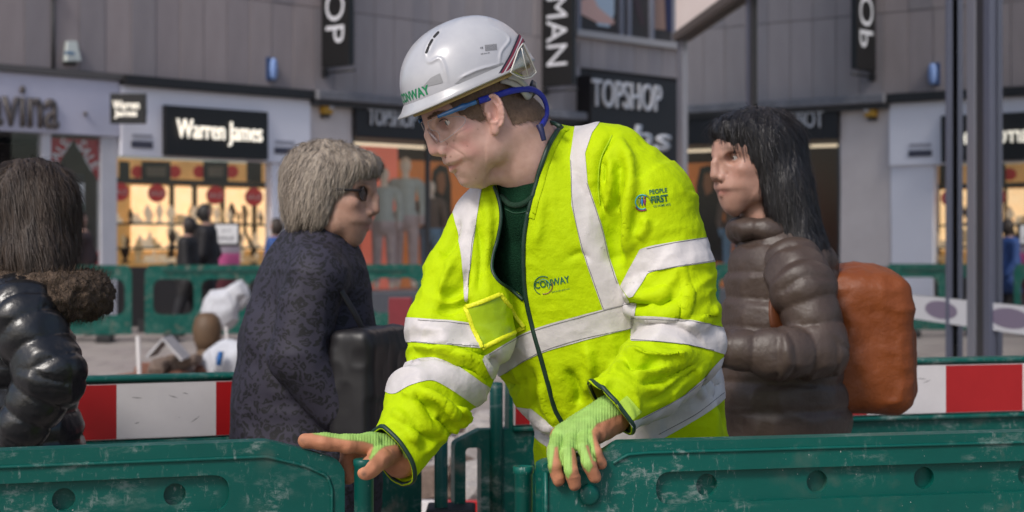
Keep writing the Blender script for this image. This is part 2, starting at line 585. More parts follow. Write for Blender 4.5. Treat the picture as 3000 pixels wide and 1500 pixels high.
bld = empty("shop_building")
tag(bld, "long concrete-panelled shopping street building with four shopfronts at its foot", "building")
M_conc = [mat("concrete_panel_"+str(i), c, .85, c2=c2, vscale=2.2, bump=.2, bscale=18, stretch=(1, 1, .25)) for i, (c, c2) in enumerate((
    ((.27, .235, .24), (.345, .30, .305)), ((.29, .25, .25), (.37, .32, .32)), ((.245, .22, .23), (.315, .285, .295)), ((.305, .26, .26), (.385, .335, .335)), ((.35, .305, .30), (.43, .38, .375)), ((.38, .33, .325), (.45, .395, .39)), ((.33, .295, .30), (.41, .37, .375))))]
M_wallback = mat("panel_joint", (.06, .055, .055), .9)
fbox(MB(), -8, 18.5, -.5, -.012, 3.95, 13).build("wall", M_wallback, bld)
# panels, each its own slab
panel_cache = {}
def panel(s0, s1, z0, z1, k):
    key = (round(s1-s0, 3), round(z1-z0, 3), k)
    if key not in panel_cache:
        w, h = s1-s0, z1-z0
        R_ = lambda q: (FU[0]*q[0]+FN[0]*q[1], FU[1]*q[0]+FN[1]*q[1], q[2])
        me = MB().box((.006, -.012, .006), (w-.006, .03, h-.006), R_, .004).mesh("panel"); me.materials.append(M_conc[k]); panel_cache[key] = me
    o = bpy.data.objects.new("panel", panel_cache[key]); COL.objects.link(o); o.location = W((s0, 0.004*((k*7) % 3), z0)); o.parent = bld
PS1 = fs(1690)-.05
wp = .47
s = -7.6; i = 0
random.seed(3)
while s < 18.2:
    for z0, z1 in ((3.97, 5.42), (5.42, 6.87), (6.87, 8.32), (8.32, 9.77)):
        if s > PS1-.2 and z0 < 5.0: continue
        if s > PS1-.2 and z0 < 8 and s < fs(1985): continue
        panel(s, s+wp, z0, z1, random.choice((0, 0, 1, 1, 2, 3)) if s < fs(940) else random.choice((4, 4, 5, 6)))
    s += wp; i += 1
# panels between the black portal and the poster window
s = PS1
while s < fs(1985)+.8:
    panel(s, s+wp, 4.90, 5.62, random.choice((4, 5, 6))); s += wp
# lower wall ribs / downpipe
M_pipe_d = mat("dark_downpipe", (.03, .03, .033), .6)
MB().tube([W((fs(150), .06, 3.97)), W((fs(150), .06, 5.1))], .03, 8).build("downpipe", M_pipe_d, bld)
fbox(MB(), fs(150)-.05, fs(150)+.05, .03, .12, 5.05, 5.2).build("pipe_hopper", M_pipe_d, bld)
M_trim = mat("black_trim", (.012, .012, .014), .5)
fbox(MB(), -8, fs(345), .035, .16, 3.86, 3.955, .01).build("cornice", mat("grey_trim", (.10, .095, .095), .6), bld)
fbox(MB(), fs(345), fs(898), .035, .24, 3.80, 3.955, .01).build("cornice", M_trim, bld)
M_lead = mat("lead_grey_ledge", (.17, .17, .19), .6, var=.25, vscale=5, bump=.3)
fbox(MB(), fs(898), PS1, .035, .34, 3.80, 3.96, .02).build("ledge", M_lead, bld)
fbox(MB(), fs(898), PS1, .035, .22, 3.71, 3.80, .01).build("ledge", mat("dark_ledge", (.05, .05, .055), .6), bld)

def shop_text(s_, sc, zc, n, height, width, m, parent, name="lettering", bold=0.0, extrude=.02, shear=0.0, space=1.0):
    me = text_mesh(s_, 1.0, extrude=0.0, bold=bold, space=space)
    co = np.array([v.co[:] for v in me.vertices])
    x0, x1, y0, y1 = co[:, 0].min(), co[:, 0].max(), co[:, 1].min(), co[:, 1].max()
    cap = .7
    for v in me.vertices:
        x = ((v.co.x-(x0+x1)/2)/(x1-x0))*width; y = (v.co.y-(y0+y1)/2)/(y1-y0)*height
        v.co = Vector(W((sc+x+shear*y, n, zc+y)))
    o = obj(name, me, m, parent)
    md = o.modifiers.new("thickness", 'SOLIDIFY'); md.thickness = extrude; md.offset = 0
    return o

# ---- left shop
sh1 = empty("lilac_shopfront"); tag(sh1, "pale lilac shopfront with grey fascia lettering and red banners in its window", "shopfront")
M_fas1 = mat("lilac_fascia", (.52, .52, .64), .45, c2=(.58, .58, .70), vscale=1.5)
fbox(MB(), -7.5, fs(340), -.1, .10, 2.985, 3.86, .01).build("fascia", M_fas1, sh1)
M_let = mat("grey_brown_letters", (.10, .085, .08), .5)
shop_text("avina", fs(70, .13), fz(70, 312, .13), .13, .62, 1.18, M_let, sh1, extrude=.05, bold=.01)
MB().lathe([(.0, -.03), (.03, -.03), (.03, .02), (0, .02)], W((fs(238), .12, fz(238, 333))), 10).build("fascia_fitting", M_let, sh1)
M_frame = mat("white_frame", (.55, .55, .60), .5, var=.06, vscale=3)
for a, b in ((118, 145), (292, 338)):
    fbox(MB(), fs(a), fs(b), -.08, .05, 0, 2.985, .008).build("post", M_frame, sh1)
fbox(MB(), fs(-400), fs(118), -.04, .02, .0, .45).build("stall_riser", M_frame, sh1)
M_shopg = glass_mat("shop_window_glass", (.97, .98, .98), .0, .01)
fbox(MB(), fs(-400), fs(118), -.012, 0, .45, 2.985).build("pane", M_shopg, sh1)
fbox(MB(), fs(145), fs(292), -.012, 0, .0, 2.985).build("pane", M_shopg, sh1)
M_in1 = mat("grey_interior", (.16, .155, .16), .8, var=.2, vscale=1.5)
room = MB()
fbox(room, -7.4, fs(340), -2.4, -2.3, 0, 3.2); fbox(room, -7.4, fs(338), -2.3, -.1, 2.99, 3.1); fbox(room, fs(338)-.04, fs(338)+.02, -2.3, -.1, 0, 3.1)
room.build("interior", M_in1, sh1)
fbox(MB(), -7.4, fs(118, -1.3), -1.4, -1.3, 0, 2.9).build("back_screen", mat("dark_screen", (.03, .022, .022), .8), sh1)
fbox(MB(), fs(150, -1.4), fs(340), -1.5, -1.4, 0, 2.9).build("back_screen", mat("mid_grey_screen", (.20, .20, .22), .8, var=.15), sh1)
M_red = mat("sale_red", (.42, .012, .03), .5); M_paper = mat("white_paper", (.70, .70, .72), .6)
def wall_poly(pts, n, m, name, parent, th=.006):
    """flat sheet on the shopfront traced from photograph points"""
    V = [W((fs(x, n), n, fz(x, y, n))) for x, y in pts]; V2 = [W((fs(x, n), n-th, fz(x, y, n))) for x, y in pts]
    k = len(V); F = [tuple(range(k)), tuple(range(2*k-1, k-1, -1))]+[(i, (i+1) % k, k+(i+1) % k, k+i) for i in range(k)]
    return obj(name, mesh_from(name, V+V2, F, False), m, parent)
def wall_text(t, c, w, h, ang, n, m, parent, bold=.01):
    me = text_mesh(t, 1.0, bold=bold); co = np.array([v.co[:] for v in me.vertices])
    x0, x1, y0, y1 = co[:, 0].min(), co[:, 0].max(), co[:, 1].min(), co[:, 1].max(); ca, sa = math.cos(math.radians(ang)), math.sin(math.radians(ang))
    for v in me.vertices:
        x = (v.co.x-(x0+x1)/2)/(x1-x0)*w; y = (v.co.y-(y0+y1)/2)/(y1-y0)*h
        X, Y = c[0]+x*ca+y*sa, c[1]+x*sa-y*ca
        v.co = Vector(W((fs(X, n), n, fz(X, Y, n))))
    return obj("lettering", me, m, parent)
b1 = wall_poly([(145, 403), (216, 406), (147, 522)], -.03, M_red, "sale_banner", sh1)
b2 = wall_poly([(216, 406), (291, 409), (290, 534)], -.03, M_red, "sale_banner", sh1)
wall_text("SALE", (172, 447), 92, 30, -56, -.02, M_paper, b1); wall_text("SALE", (258, 455), 92, 30, 60, -.02, M_paper, b2)
po = wall_poly([(178, 512), (248, 513), (246, 664), (180, 663)], -.05, M_paper, "poster", sh1)
wall_poly([(178, 510), (248, 511), (248, 536), (178, 535)], -.04, M_trim, "poster_header", po)
wall_poly([(184, 572), (196, 542), (214, 536), (226, 552), (232, 590), (214, 612), (196, 604)], -.04, mat("poster_red", (.50, .03, .05), .6), "poster_shape", po)
wall_poly([(192, 600), (232, 580), (238, 590), (200, 612)], -.036, mat("poster_mustard", (.45, .30, .05), .6), "poster_shape", po)
wall_poly([(214, 606), (246, 596), (246, 640), (214, 640)], -.04, mat("poster_pale_green", (.28, .38, .33), .6), "poster_shape", po)
wall_text("75%", (207, 565), 34, 22, -12, -.03, M_paper, po)
wall_poly([(272, 760), (291, 730), (291, 780), (274, 780)], -.03, M_red, "window_sticker", sh1)
wall_poly([(60, 470), (100, 470), (100, 560), (60, 560)], -.6, mat("grey_display", (.20, .19, .20), .7), "display_board", sh1)

# ---- jeweller
sh2 = empty("jeweller_shopfront"); tag(sh2, "white jeweller's shopfront with black illuminated name board and glowing gold window", "shopfront")
M_fas2 = mat("white_fascia", (.78, .78, .86), .45, c2=(.82, .82, .90), vscale=1.5)
fbox(MB(), fs(343), fs(897), -.1, .12, 2.69, 3.80, .012).build("fascia", M_fas2, sh2)
sb = fbox(MB(), fs(486, .22), fs(786, .22), .12, .22, fz(486, 455, .22), 3.525, .01).build("name_board", mat("black_board", (.006, .006, .007), .5), sh2)
M_lit = mat("lit_letters", (1.0, .93, .80), .5, emit=.55)
shop_text("Warren James", (fs(519, .25)+fs(768, .25))/2, fz(645, 391, .25), .25, .40, fs(768, .25)-fs(519, .25), M_lit, sb, bold=.0, extrude=.03)
for xa, xb, ya, yb in ((385, 448, 412, 432), (805, 865, 431, 450)):
    pl = wall_poly([(xa, ya), (xb, ya+3), (xb, yb+3), (xa, yb)], .135, mat("grey_plaque", (.06, .06, .09), .5), "plaque", sh2)
    wall_poly([(xa+2, ya-20), (xb-2, ya-18), (xb-2, ya-8), (xa+2, ya-10)], .135, mat("pale_plaque", (.36, .36, .42), .5), "plaque", sh2)
fbox(MB(), fs(790), fs(897), -.12, .06, 0, 2.69, .01).build("pier", M_fas2, sh2)
fbox(MB(), fs(340), fs(900), -.1, .04, 0, .95, .01).build("stall_riser", mat("dark_stone_riser", (.035, .03, .03), .35), sh2)
fbox(MB(), fs(345), fs(780), -.012, 0, .95, 2.69).build("pane", M_shopg, sh2)
M_gold = mat("glowing_cream_display", (.95, .58, .27), .6, emit=.85, c2=(1.0, .70, .40), vscale=4)  # panels glow by themselves in place of the shop's lamps
M_gold2 = mat("glowing_ochre_wall", (.55, .30, .10), .6, emit=.35, var=.2, vscale=2)  # the wall's own glow stands for warm shop lighting
fbox(MB(), fs(342), fs(782)+1.0, -1.0, -.95, .9, 2.72).build("display_wall", M_gold2, sh2)
M_brown = mat("dark_wood", (.022, .012, .008), .5)
for xa, xb in ((388, 500), (506, 566), (574, 648), (655, 742), (748, 800)):
    fbox(MB(), fs(xa, -.9), fs(xb, -.9), -.95, -.90, 1.2, 2.27, .005).build("display_panel", M_gold, sh2)
for x in (503, 570, 651, 745):
    fbox(MB(), fs(x, -.85)-.02, fs(x, -.85)+.02, -.93, -.80, .95, 2.30).build("divider", M_brown, sh2)
for z in (1.62, 1.22):
    fbox(MB(), fs(350), fs(780)+.9, -.95, -.45, z, z+.03).build("shelf", M_brown, sh2)
fbox(MB(), fs(345), fs(782)+.3, -.3, -.2, 2.27, 2.36).build("rail", M_brown, sh2)
# necklace busts, trays and ring stands crowd the shelves
M_bust = [mat("bust_cream", (.80, .62, .42), .5, emit=.28), mat("bust_gold", (.60, .40, .20), .4, emit=.25), mat("bust_brown", (.10, .055, .03), .5)]  # cream and gold glow slightly, display lighting put into the material
bust_me = []
for k in range(3):
    me = MB().lathe([(0, 0), (.06, 0), (.055, .015), (.018, .04), (.05, .10), (.062, .14), (.03, .19), (.022, .22), (0, .225)], (0, 0, 0), 12, 1, .6).mesh("display_bust"); me.materials.append(M_bust[k]); bust_me.append(me)
tray_me = []
for k in range(3):
    me = MB().box((-.07, -.05, 0), (.07, .05, .05)).box((-.06, .01, .05), (.06, .05, .10)).mesh("tray"); me.materials.append(M_bust[k]); tray_me.append(me)
random.seed(11)
for z in (1.65, 1.25, 1.0):
    s = fs(356)
    while s < fs(770)+.6:
        me = random.choice(bust_me[:2]+tray_me[:2]+[bust_me[2]]+bust_me[:1])
        o = bpy.data.objects.new("display_bust" if me in bust_me else "tray", me); COL.objects.link(o); o.parent = sh2
        o.location = W((s, -.55-.3*random.random(), z)); k = .8+.7*random.random(); o.scale = (k, k, k*(.9+.4*random.random())); o.rotation_euler = (0, 0, math.atan2(FU[1], FU[0])+random.uniform(-.3, .3))
        s += .10+.10*random.random()
# boards and red discs in the upper window
for xa, xb in ((349, 380), (415, 500), (596, 668), (723, 767)):
    bo = wall_poly([(xa, 472), (xb, 474), (xb, 534), (xa, 532)], -.28, M_brown, "window_board", sh2)
    if xb-xa > 50:
        wall_poly([(xa+14, 488), (xb-14, 489), (xb-14, 518), (xa+14, 517)], -.27, mat("board_print", (.22, .17, .12), .6), "board_print", bo)
M_disc = mat("red_disc", (.52, .02, .02), .5, emit=.12)  # faint self-glow, window lighting put into the red
def disc(x, y, r, n, parent, txt=True):
    pts = [(x+r*math.cos(t), y+r*math.sin(t)) for t in np.linspace(0, 2*math.pi, 20, endpoint=False)]
    d_ = wall_poly(pts, n, M_disc, "sale_disc", parent)
    if txt: wall_text("SALE", (x, y), r*1.5, r*.55, 0, n+.012, mat("disc_lettering", (.75, .55, .5), .6), d_)
for x in (404, 512, 585, 680): disc(x, 503, 19, -.32, sh2, False)
for x, y in ((352, 562), (460, 566), (631, 572), (744, 577)): disc(x, y, 27, -.12, sh2)
MB().tube([W((fs(740), -.25, fz(740, 600))), W((fs(745), -.25, fz(745, 680))), W((fs(770), -.2, fz(770, 740)))], .03, 8).build("stand", M_brown, sh2)
# projecting square sign
ps = empty("projecting_sign"); tag(ps, "small square black projecting sign with the jeweller's name in two lines", "sign")
def free_box(xa, xb, ya, yb, d, th):
    p, q = P(xa, yb, d), P(xb, ya, d)
    return (p[0], d, p[2]), (q[0], d+th, q[2])
dps = fd_(330)-.75
lo, hi = free_box(322, 426, 273, 362, dps, .10)
MB().box(lo, hi, None, .012).build("sign_box", MATS["black_board"], ps)
def free_text(t, c, w, h, d, m, parent, bold=.01, rot=0, shear=0.0):
    me = text_mesh(t, 1.0, bold=bold); co = np.array([v.co[:] for v in me.vertices])
    x0, x1, y0, y1 = co[:, 0].min(), co[:, 0].max(), co[:, 1].min(), co[:, 1].max(); ca, sa = math.cos(math.radians(rot)), math.sin(math.radians(rot))
    for v in me.vertices:
        y = (v.co.y-(y0+y1)/2)/(y1-y0)*h; x = (v.co.x-(x0+x1)/2)/(x1-x0)*w+shear*y
        v.co = Vector(P(c[0]+x*ca+y*sa, c[1]+x*sa-y*ca, d))
    return obj("lettering", me, m, parent)
M_lit2 = mat("lit_small_letters", (1.0, .93, .80), .5, emit=.40)
free_text("Warren", (369, 307), 78, 26, dps-.006, M_lit2, ps, .02); free_text("James", (368, 334), 66, 26, dps-.006, M_lit2, ps, .02)
MB().box((hi[0]-.2, dps+.03, hi[2]-.25), (hi[0]-.14, dps+.78, hi[2]-.19)).build("bracket", M_trim, ps)

# ---- pale pier between the shops
pier = fbox(MB(), fs(897), fs(1026), -.1, .05, 0, 3.71, .01).build("pier", mat("pale_stone_pier", (.58, .52, .51), .7, c2=(.66, .60, .59), vscale=2), bld)
fbox(MB(), fs(897)-.003, fs(1026)+.003, .051, .056, 0, .9).build("pier_base", mat("grey_granite", (.11, .11, .13), .5, var=.2), bld)
al = empty("alarm_box"); tag(al, "yellow alarm box under the ledge on the pale pier", "alarm box")
fbox(MB(), fs(930), fs(958), .05, .17, fz(940, 335), fz(940, 297), .02).build("housing", mat("alarm_yellow", (.50, .27, .02), .5), al)
fbox(MB(), fs(946), fs(958), .10, .19, fz(950, 322), fz(950, 306), .015).build("lamp", mat("alarm_lens", (.55, .55, .60), .3), al)
fbox(MB(), fs(932), fs(952), .06, .14, fz(940, 345), fz(940, 336)).build("housing_base", M_trim, al)

# ---- fashion shop window
sh3 = empty("fashion_shopfront"); tag(sh3, "black fashion shopfront with silver lettering and mannequins before orange panels", "shopfront")
fbox(MB(), fs(1026), PS1, -.1, .16, 3.21, 3.71, .012).build("fascia", mat("matt_black_fascia", (.012, .011, .013), .55), sh3)
M_silver = mat("silver_letters", (.60, .61, .65), .4)
shop_text("TOPSHOP", fs(1150, .19), fz(1150, 345, .19), .19, .31, fs(1220, .19)-fs(1080, .19), M_silver, sh3, bold=.0, extrude=.03)
shop_text("TOPSHOP", fs(1500), fz(1500, 368), .19, .31, 1.1, M_silver, sh3, bold=.0, extrude=.03)
fbox(MB(), fs(1026), PS1, -.06, .02, 0, .42, .01).build("stall_riser", mat("grey_riser", (.16, .16, .17), .5), sh3)
for x in (1026, 1250, 1470, 1675):
    fbox(MB(), fs(x), fs(x)+.06, -.05, .03, .42, 3.21).build("mullion", mat("dark_mullion", (.05, .05, .055), .4), sh3)
fbox(MB(), fs(1026), PS1, -.012, 0, .42, 3.21).build("pane", M_shopg, sh3)
r3 = MB()
fbox(r3, fs(1020), PS1, -2.6, -2.5, 0, 3.3); fbox(r3, fs(1020), PS1, -2.5, -.1, 3.22, 3.3); fbox(r3, fs(1020)-.05, fs(1020), -2.5, -.1, 0, 3.3); fbox(r3, PS1, PS1+.05, -2.5, -.1, 0, 3.3)
r3.build("interior", mat("dark_interior", (.10, .075, .06), .8), sh3)
fbox(MB(), fs(1026), PS1, -1.6, -.1, .36, .44).build("window_deck", mat("pale_deck", (.45, .42, .40), .6), sh3)
fbox(MB(), fs(1026), PS1, -.5, -.42, fz(1100, 428, -.45), fz(1100, 420, -.45)).build("light_track", mat("lit_track", (1.0, .78, .55), .6, emit=.6), sh3)
M_coral = mat("glowing_coral_panel", (.72, .17, .11), .6, emit=.28, var=.05, vscale=1); M_orange = mat("glowing_orange_panel", (.60, .17, .035), .6, emit=.28, c2=(.40, .13, .035), vscale=1.2)  # backdrops glow faintly, standing in for the window's lamps
fbox(MB(), fs(1062, -1.42), fs(1165, -1.42), -1.5, -1.42, .44, fz(1120, 425, -1.42)).build("backdrop", M_coral, sh3)
fbox(MB(), fs(1172, -1.62), fs(1440, -1.62), -1.7, -1.62, .44, 2.95).build("backdrop", M_orange, sh3)
fbox(MB(), fs(1450, -1.42), fs(1600, -1.42), -1.5, -1.42, .44, 2.75).build("backdrop", M_coral, sh3)
# photograph on the backdrop: a dark-haired figure
M_pf = mat("print_dark_hair", (.035, .018, .012), .6); M_ps = mat("print_skin", (.33, .13, .06), .6, emit=.08)  # printed skin has window light added as a slight glow
hb = wall_poly([(1262, 560), (1268, 500), (1290, 480), (1312, 488), (1322, 540), (1322, 620), (1345, 660), (1360, 760), (1250, 770), (1240, 680), (1256, 640)], -1.58, M_pf, "backdrop_figure", sh3)
wall_poly([(1280, 520), (1288, 504), (1302, 506), (1306, 540), (1298, 572), (1284, 560)], -1.56, M_ps, "figure_face", hb)

# mannequins
def mannequin(x, ytop, top_c, leg_c, label, h=1.75, skirt=False):
    d = fd_(x); hh = h
    n_ = -.75; s_ = fs(x, n_)
    z0 = .44
    t = empty("mannequin"); tag(t, label, "mannequin", "mannequins in the fashion shop window")
    c = np.array(W((s_, n_, 0)))
    zt = CAMZ+(HORIZON-ytop)/FPX*c[1]
    k = (zt-z0)/1.75
    def p(dx, dy, z): return c+np.array([dx*k, dy*k, z0+z*k])
    f = Field(c+np.array([-.35, -.25, z0-.02]), c+np.array([.35, .25, z0+1.8*k]), .014)
    f.ell(p(0, 0, 1.64), np.array([.075, .085, .11])*k, .01); f.cone(p(0, 0, 1.56), p(0, 0, 1.44), .045*k, .05*k, .02)
    f.cone(p(-.15, 0, 1.40), p(.15, 0, 1.40), .06*k, .06*k, .05)
    for sg in (-1, 1):
        f.chain([p(sg*.09, 0, .95), p(sg*.10, .01, .5), p(sg*.11, .02, .06)], [.085*k, .06*k, .04*k], .02)
        f.chain([p(sg*.19, 0, 1.38), p(sg*.24, .02, 1.10), p(sg*.22, -.08, .88)], [.05*k, .042*k, .03*k], .01)
    f.chain([p(0, 0, 1.35), p(0, 0, 1.1), p(0, 0, .92)], [.13*k, .115*k, .14*k], .04)
    V, Q = f.mesh(1)
    bo = obj("body", fast_mesh("mannequin_body", V, Q), mat("mannequin_skin", (.62, .48, .38), .4, emit=.10), t)  # skin and clothes glow faintly, window lighting put into their materials
    T = tris(Q); N = vnormals(V, T); z = (V[:, 2]-z0)/k
    r_ = clip(V, T, np.minimum(z-.98, 1.46-z), N)
    obj("top", fast_mesh("top", r_[0]+r_[2]*.016, r_[1]), mat(label[:18]+" top", top_c, .8, var=.1, emit=.06), t)
    r_ = clip(V, T, np.minimum(z-(.62 if skirt else .12), 1.0-z), N)
    obj("trousers", fast_mesh("trousers", r_[0]+r_[2]*.012, r_[1]), mat(label[:18]+" legs", leg_c, .8, var=.2, emit=.04), t)
mannequin(1125, 490, (.42, .42, .38), (.48, .36, .34), "mannequin in pale grey top before the coral panel")
mannequin(1188, 460, (.40, .42, .22), (.07, .075, .06), "mannequin in pale green sweater and dark trousers")
mannequin(1262, 530, (.13, .08, .06), (.16, .24, .32), "mannequin in brown top and pale blue jeans")
mannequin(1530, 480, (.40, .42, .40), (.30, .22, .2), "mannequin in light top in the far bay of the fashion window")

# ---- black portal with lettering, poster window above
sh4 = empty("black_portal"); tag(sh4, "tall matt black shop portal with silver block lettering and white script below", "shopfront")
fbox(MB(), PS1, fs(1990)+.6, -.1, .42, 2.9, fz(1720, 217, .42), .015).build("portal_panel", MATS["matt_black_fascia"], sh4)
fbox(MB(), PS1, PS1+.25, -.1, .42, 0, 2.9, .01).build("portal_post", MATS["matt_black_fascia"], sh4)
fbox(MB(), fs(1990)+.3, fs(1990)+.6, -.1, .42, 0, 2.9, .01).build("portal_post", MATS["matt_black_fascia"], sh4)
r4 = MB(); fbox(r4, PS1-.05, fs(1990)+1.6, -1.2, -1.1, 0, 3.0); fbox(r4, PS1-.04, PS1+.02, -1.1, -.1, 0, 3.0); fbox(r4, fs(1990)+1.5, fs(1990)+1.56, -1.1, -.1, 0, 3.0); fbox(r4, fs(1990)+.6, fs(1990)+1.5, -.2, -.1, 0, 3.0); fbox(r4, PS1-.04, fs(1990)+1.5, -1.1, -.1, 2.92, 3.0)
r4.build("portal_recess", mat("dark_recess", (.02, .02, .022), .6), sh4)
fbox(MB(), PS1+.25, fs(1990)+.3, -.1, .0, 2.75, 2.9).build("portal_soffit", mat("dark_soffit", (.03, .03, .033), .6), sh4)
shop_text("TOPSHOP", fs(1838, .45), fz(1838, 280, .45), .45, .56, fs(1940, .45)-fs(1738, .45), M_silver, sh4, bold=.0, extrude=.05)
shop_text("hs", fs(1912, .44), fz(1912, 405, .44), .44, .52, fs(1968, .44)-fs(1856, .44), mat("white_script", (.62, .62, .64), .5), sh4, bold=.02, extrude=.02, shear=.35)
pw = empty("poster_window"); tag(pw, "upper window filled with pink fashion posters above the black portal", "window")
zb = 5.66
fbox(MB(), PS1-.05, fs(1985)+.8, -.10, -.02, zb, 8.2).build("backing", mat("poster_pink", (.76, .40, .42), .6, c2=(.80, .45, .46), vscale=.6), pw)
fbox(MB(), PS1-.1, fs(1985)+.9, .03, .16, zb-.14, zb, .01).build("sill", mat("pale_sill", (.42, .40, .40), .6), pw)
for x in (1690, 1815, 1838, 1905, 1972):
    fbox(MB(), fs(x)-.04, fs(x)+.04, -.02, .08, zb, 8.2).build("mullion", mat("blue_grey_mullion", (.20, .21, .26), .5), pw)
wall_poly([(1735, -40), (1800, -40), (1800, 40), (1785, 80), (1750, 75), (1742, 30)], .0, mat("print_pale_blue", (.48, .58, .68), .6), "print_garment", pw)
wall_poly([(1738, -10), (1752, 20), (1800, 60), (1798, 72), (1750, 66), (1700, 40), (1700, 0)], .004, mat("print_flesh", (.68, .42, .36), .6), "print_arm", pw)
wall_poly([(1850, -40), (1862, 30), (1880, 78), (1890, 70), (1874, 0), (1876, -40)], .0, mat("print_dark", (.06, .035, .04), .6), "print_leg", pw)
wall_poly([(1912, -40), (1945, -40), (1950, 88), (1915, 84)], .0, mat("print_tan", (.36, .22, .17), .6), "print_leg", pw)
wall_poly([(1948, -40), (1970, -40), (1970, 92), (1954, 90)], .0, mat("print_navy", (.03, .035, .10), .6), "print_garment", pw)

# ---- blade signs
def blade(x0, word, label, zb, w, top):
    t = empty("blade_sign"); tag(t, label, "sign", "tall black blade signs on the concrete wall")
    s_ = fs(x0)
    MB().box((s_-.06, .05, zb), (s_+.06, .05+w, top), W, .01).build("sign_box", MATS["black_board"], t)
    me = text_mesh(word, 1.0, bold=.0); co = np.array([v.co[:] for v in me.vertices])
    x0_, x1_, y0, y1 = co[:, 0].min(), co[:, 0].max(), co[:, 1].min(), co[:, 1].max()
    hgt = w*.68; L_ = .445*len(word)
    for sgn in (-1, 1):
        m2 = me.copy()
        for v in m2.vertices:
            al_ = (v.co.x-x1_)/(x1_-x0_)*L_; ac = (v.co.y-(y0+y1)/2)/(y1-y0)*hgt
            nn = .05+w/2+ac*(1 if sgn < 0 else -1)
            v.co = Vector(W((s_+sgn*.066, nn, zb+.40-al_)))
        obj("lettering", m2, mat("white_sign_letters", (.62, .63, .68), .5), t)
    MB().tube([W((s_, .03, zb-.09)), W((s_, w+.14, zb-.09))], .022, 8).build("bracket", M_trim, t)
    MB().box((s_-.05, .03, zb-.16), (s_+.05, .12, zb-.02), W).build("bracket_plate", M_trim, t)
# letters run down the sign
blade(944, "TOPSHOP", "black blade sign reading down to a final OP beside the fashion shop window", 4.38, .72, 9.2)
blade(1588, "TOPMAN", "black blade sign reading down to a final MAN beside the black portal", 4.42, .80, 9.2)

# ---- small fittings on the wall
bx_ = empty("alarm_box"); tag(bx_, "white bell box with a blue stripe on the wall above the lilac shopfront", "alarm box")
def taper_box(x0, x1, x0t, x1t, y0, y1, n0, n1):
    V = [W((fs(x0), n0, fz(x0, y1))), W((fs(x1), n0, fz(x1, y1))), W((fs(x1), n1, fz(x1, y1))), W((fs(x0), n1, fz(x0, y1))),
         W((fs(x0t), n0, fz(x0t, y0))), W((fs(x1t), n0, fz(x1t, y0))), W((fs(x1t), n1*.6, fz(x1t, y0))), W((fs(x0t), n1*.6, fz(x0t, y0)))]
    return V, [(0, 3, 2, 1), (4, 5, 6, 7), (0, 1, 5, 4), (1, 2, 6, 5), (2, 3, 7, 6), (3, 0, 4, 7)]
o = obj("housing", mesh_from("housing", *taper_box(179, 223, 186, 217, 122, 182, .03, .16), False), mat("off_white_plastic", (.48, .52, .50), .4), bx_); bevel_mod(o, .015)
wall_poly([(190, 150), (219, 152), (220, 161), (190, 159)], .172, mat("bell_blue", (.10, .20, .33), .5), "stripe", bx_)
fbox(MB(), fs(180), fs(214), .03, .10, fz(200, 191), fz(200, 182)).build("base", M_trim, bx_)
ov = empty("alarm_box"); tag(ov, "blue oval alarm box on the wall above the jeweller's name board", "alarm box")
V, F = [], []
mb = MB(); mb.lathe([(0, -.19), (.04, -.18), (.065, -.12), (.075, 0), (.065, .12), (.04, .18), (0, .19)], (0, 0, 0), 16, 1.0, .7)
mb.V = [W((fs(792)+v[0], .09+v[1], fz(792, 204)+v[2])) for v in mb.V]
mb.build("housing", mat("pale_blue_plastic", (.22, .33, .62), .4), ov)
fbox(MB(), fs(785)-.07, fs(785)+.02, .02, .07, fz(792, 204)-.2, fz(792, 204)+.2, .02).build("base", mat("navy_base", (.02, .05, .14), .5), ov)

# ---------------------------------------------------------------- glass-fronted building on the right
GN = np.array([.9973, .0730]); GU = np.array([-.0730, .9973]); GD = 3.75
def gdist(x): return GD/(GN[0]*(x-1500)/FPX+GN[1])
def gt(x): d = gdist(x); return float(np.dot([(x-1500)/FPX*d, d], GU))
def G_(q): t, n, z = q; p = GN*(GD+n)+GU*t; return (p[0], p[1], z)      # n > 0 goes into the building
def gbox(mb, t0, t1, n0, n1, z0, z1, bev=0.0): return mb.box((min(t0, t1), n0, z0), (max(t0, t1), n1, z1), G_, bev)
gb = empty("glass_building"); tag(gb, "glass-walled shop building mirroring the shopping street opposite", "building")
T_END = gt(1988)
def mirror_glass():
    m = bpy.data.materials.new("reflective_glazing"); m.use_nodes = True
    nt = m.node_tree; N = nt.nodes; L = nt.links; N.clear()
    o = N.new("ShaderNodeOutputMaterial"); mx = N.new("ShaderNodeMixShader"); fac = schlick(nt, 1.5, .58)
    gl = N.new("ShaderNodeBsdfGlossy"); gl.inputs['Color'].default_value = (.88, .90, .90, 1); gl.inputs['Roughness'].default_value = .0
    tr = N.new("ShaderNodeBsdfTransparent"); tr.inputs[0].default_value = (.55, .58, .58, 1)
    nz = N.new("ShaderNodeTexNoise"); nz.inputs['Scale'].default_value = .9; bp = N.new("ShaderNodeBump"); bp.inputs['Strength'].default_value = .02; bp.inputs['Distance'].default_value = .02
    tc = N.new("ShaderNodeTexCoord"); L.new(tc.outputs['Object'], nz.inputs['Vector']); L.new(nz.outputs['Fac'], bp.inputs['Height']); L.new(bp.outputs[0], gl.inputs['Normal'])
    L.new(fac, mx.inputs[0]); L.new(tr.outputs[0], mx.inputs[1]); L.new(gl.outputs[0], mx.inputs[2]); L.new(mx.outputs[0], o.inputs[0])
    return m
M_mir = mirror_glass()
def pane(xa, xb, n=.03, z1=3.90, name="pane"):
    t0, t1 = gt(xa), gt(xb)
    V = [G_((t0, n, .06)), G_((t1, n, .06)), G_((t1, n, z1)), G_((t0, n, z1))]
    return obj(name, mesh_from(name, V, [(0, 1, 2, 3)], False), M_mir, gb)
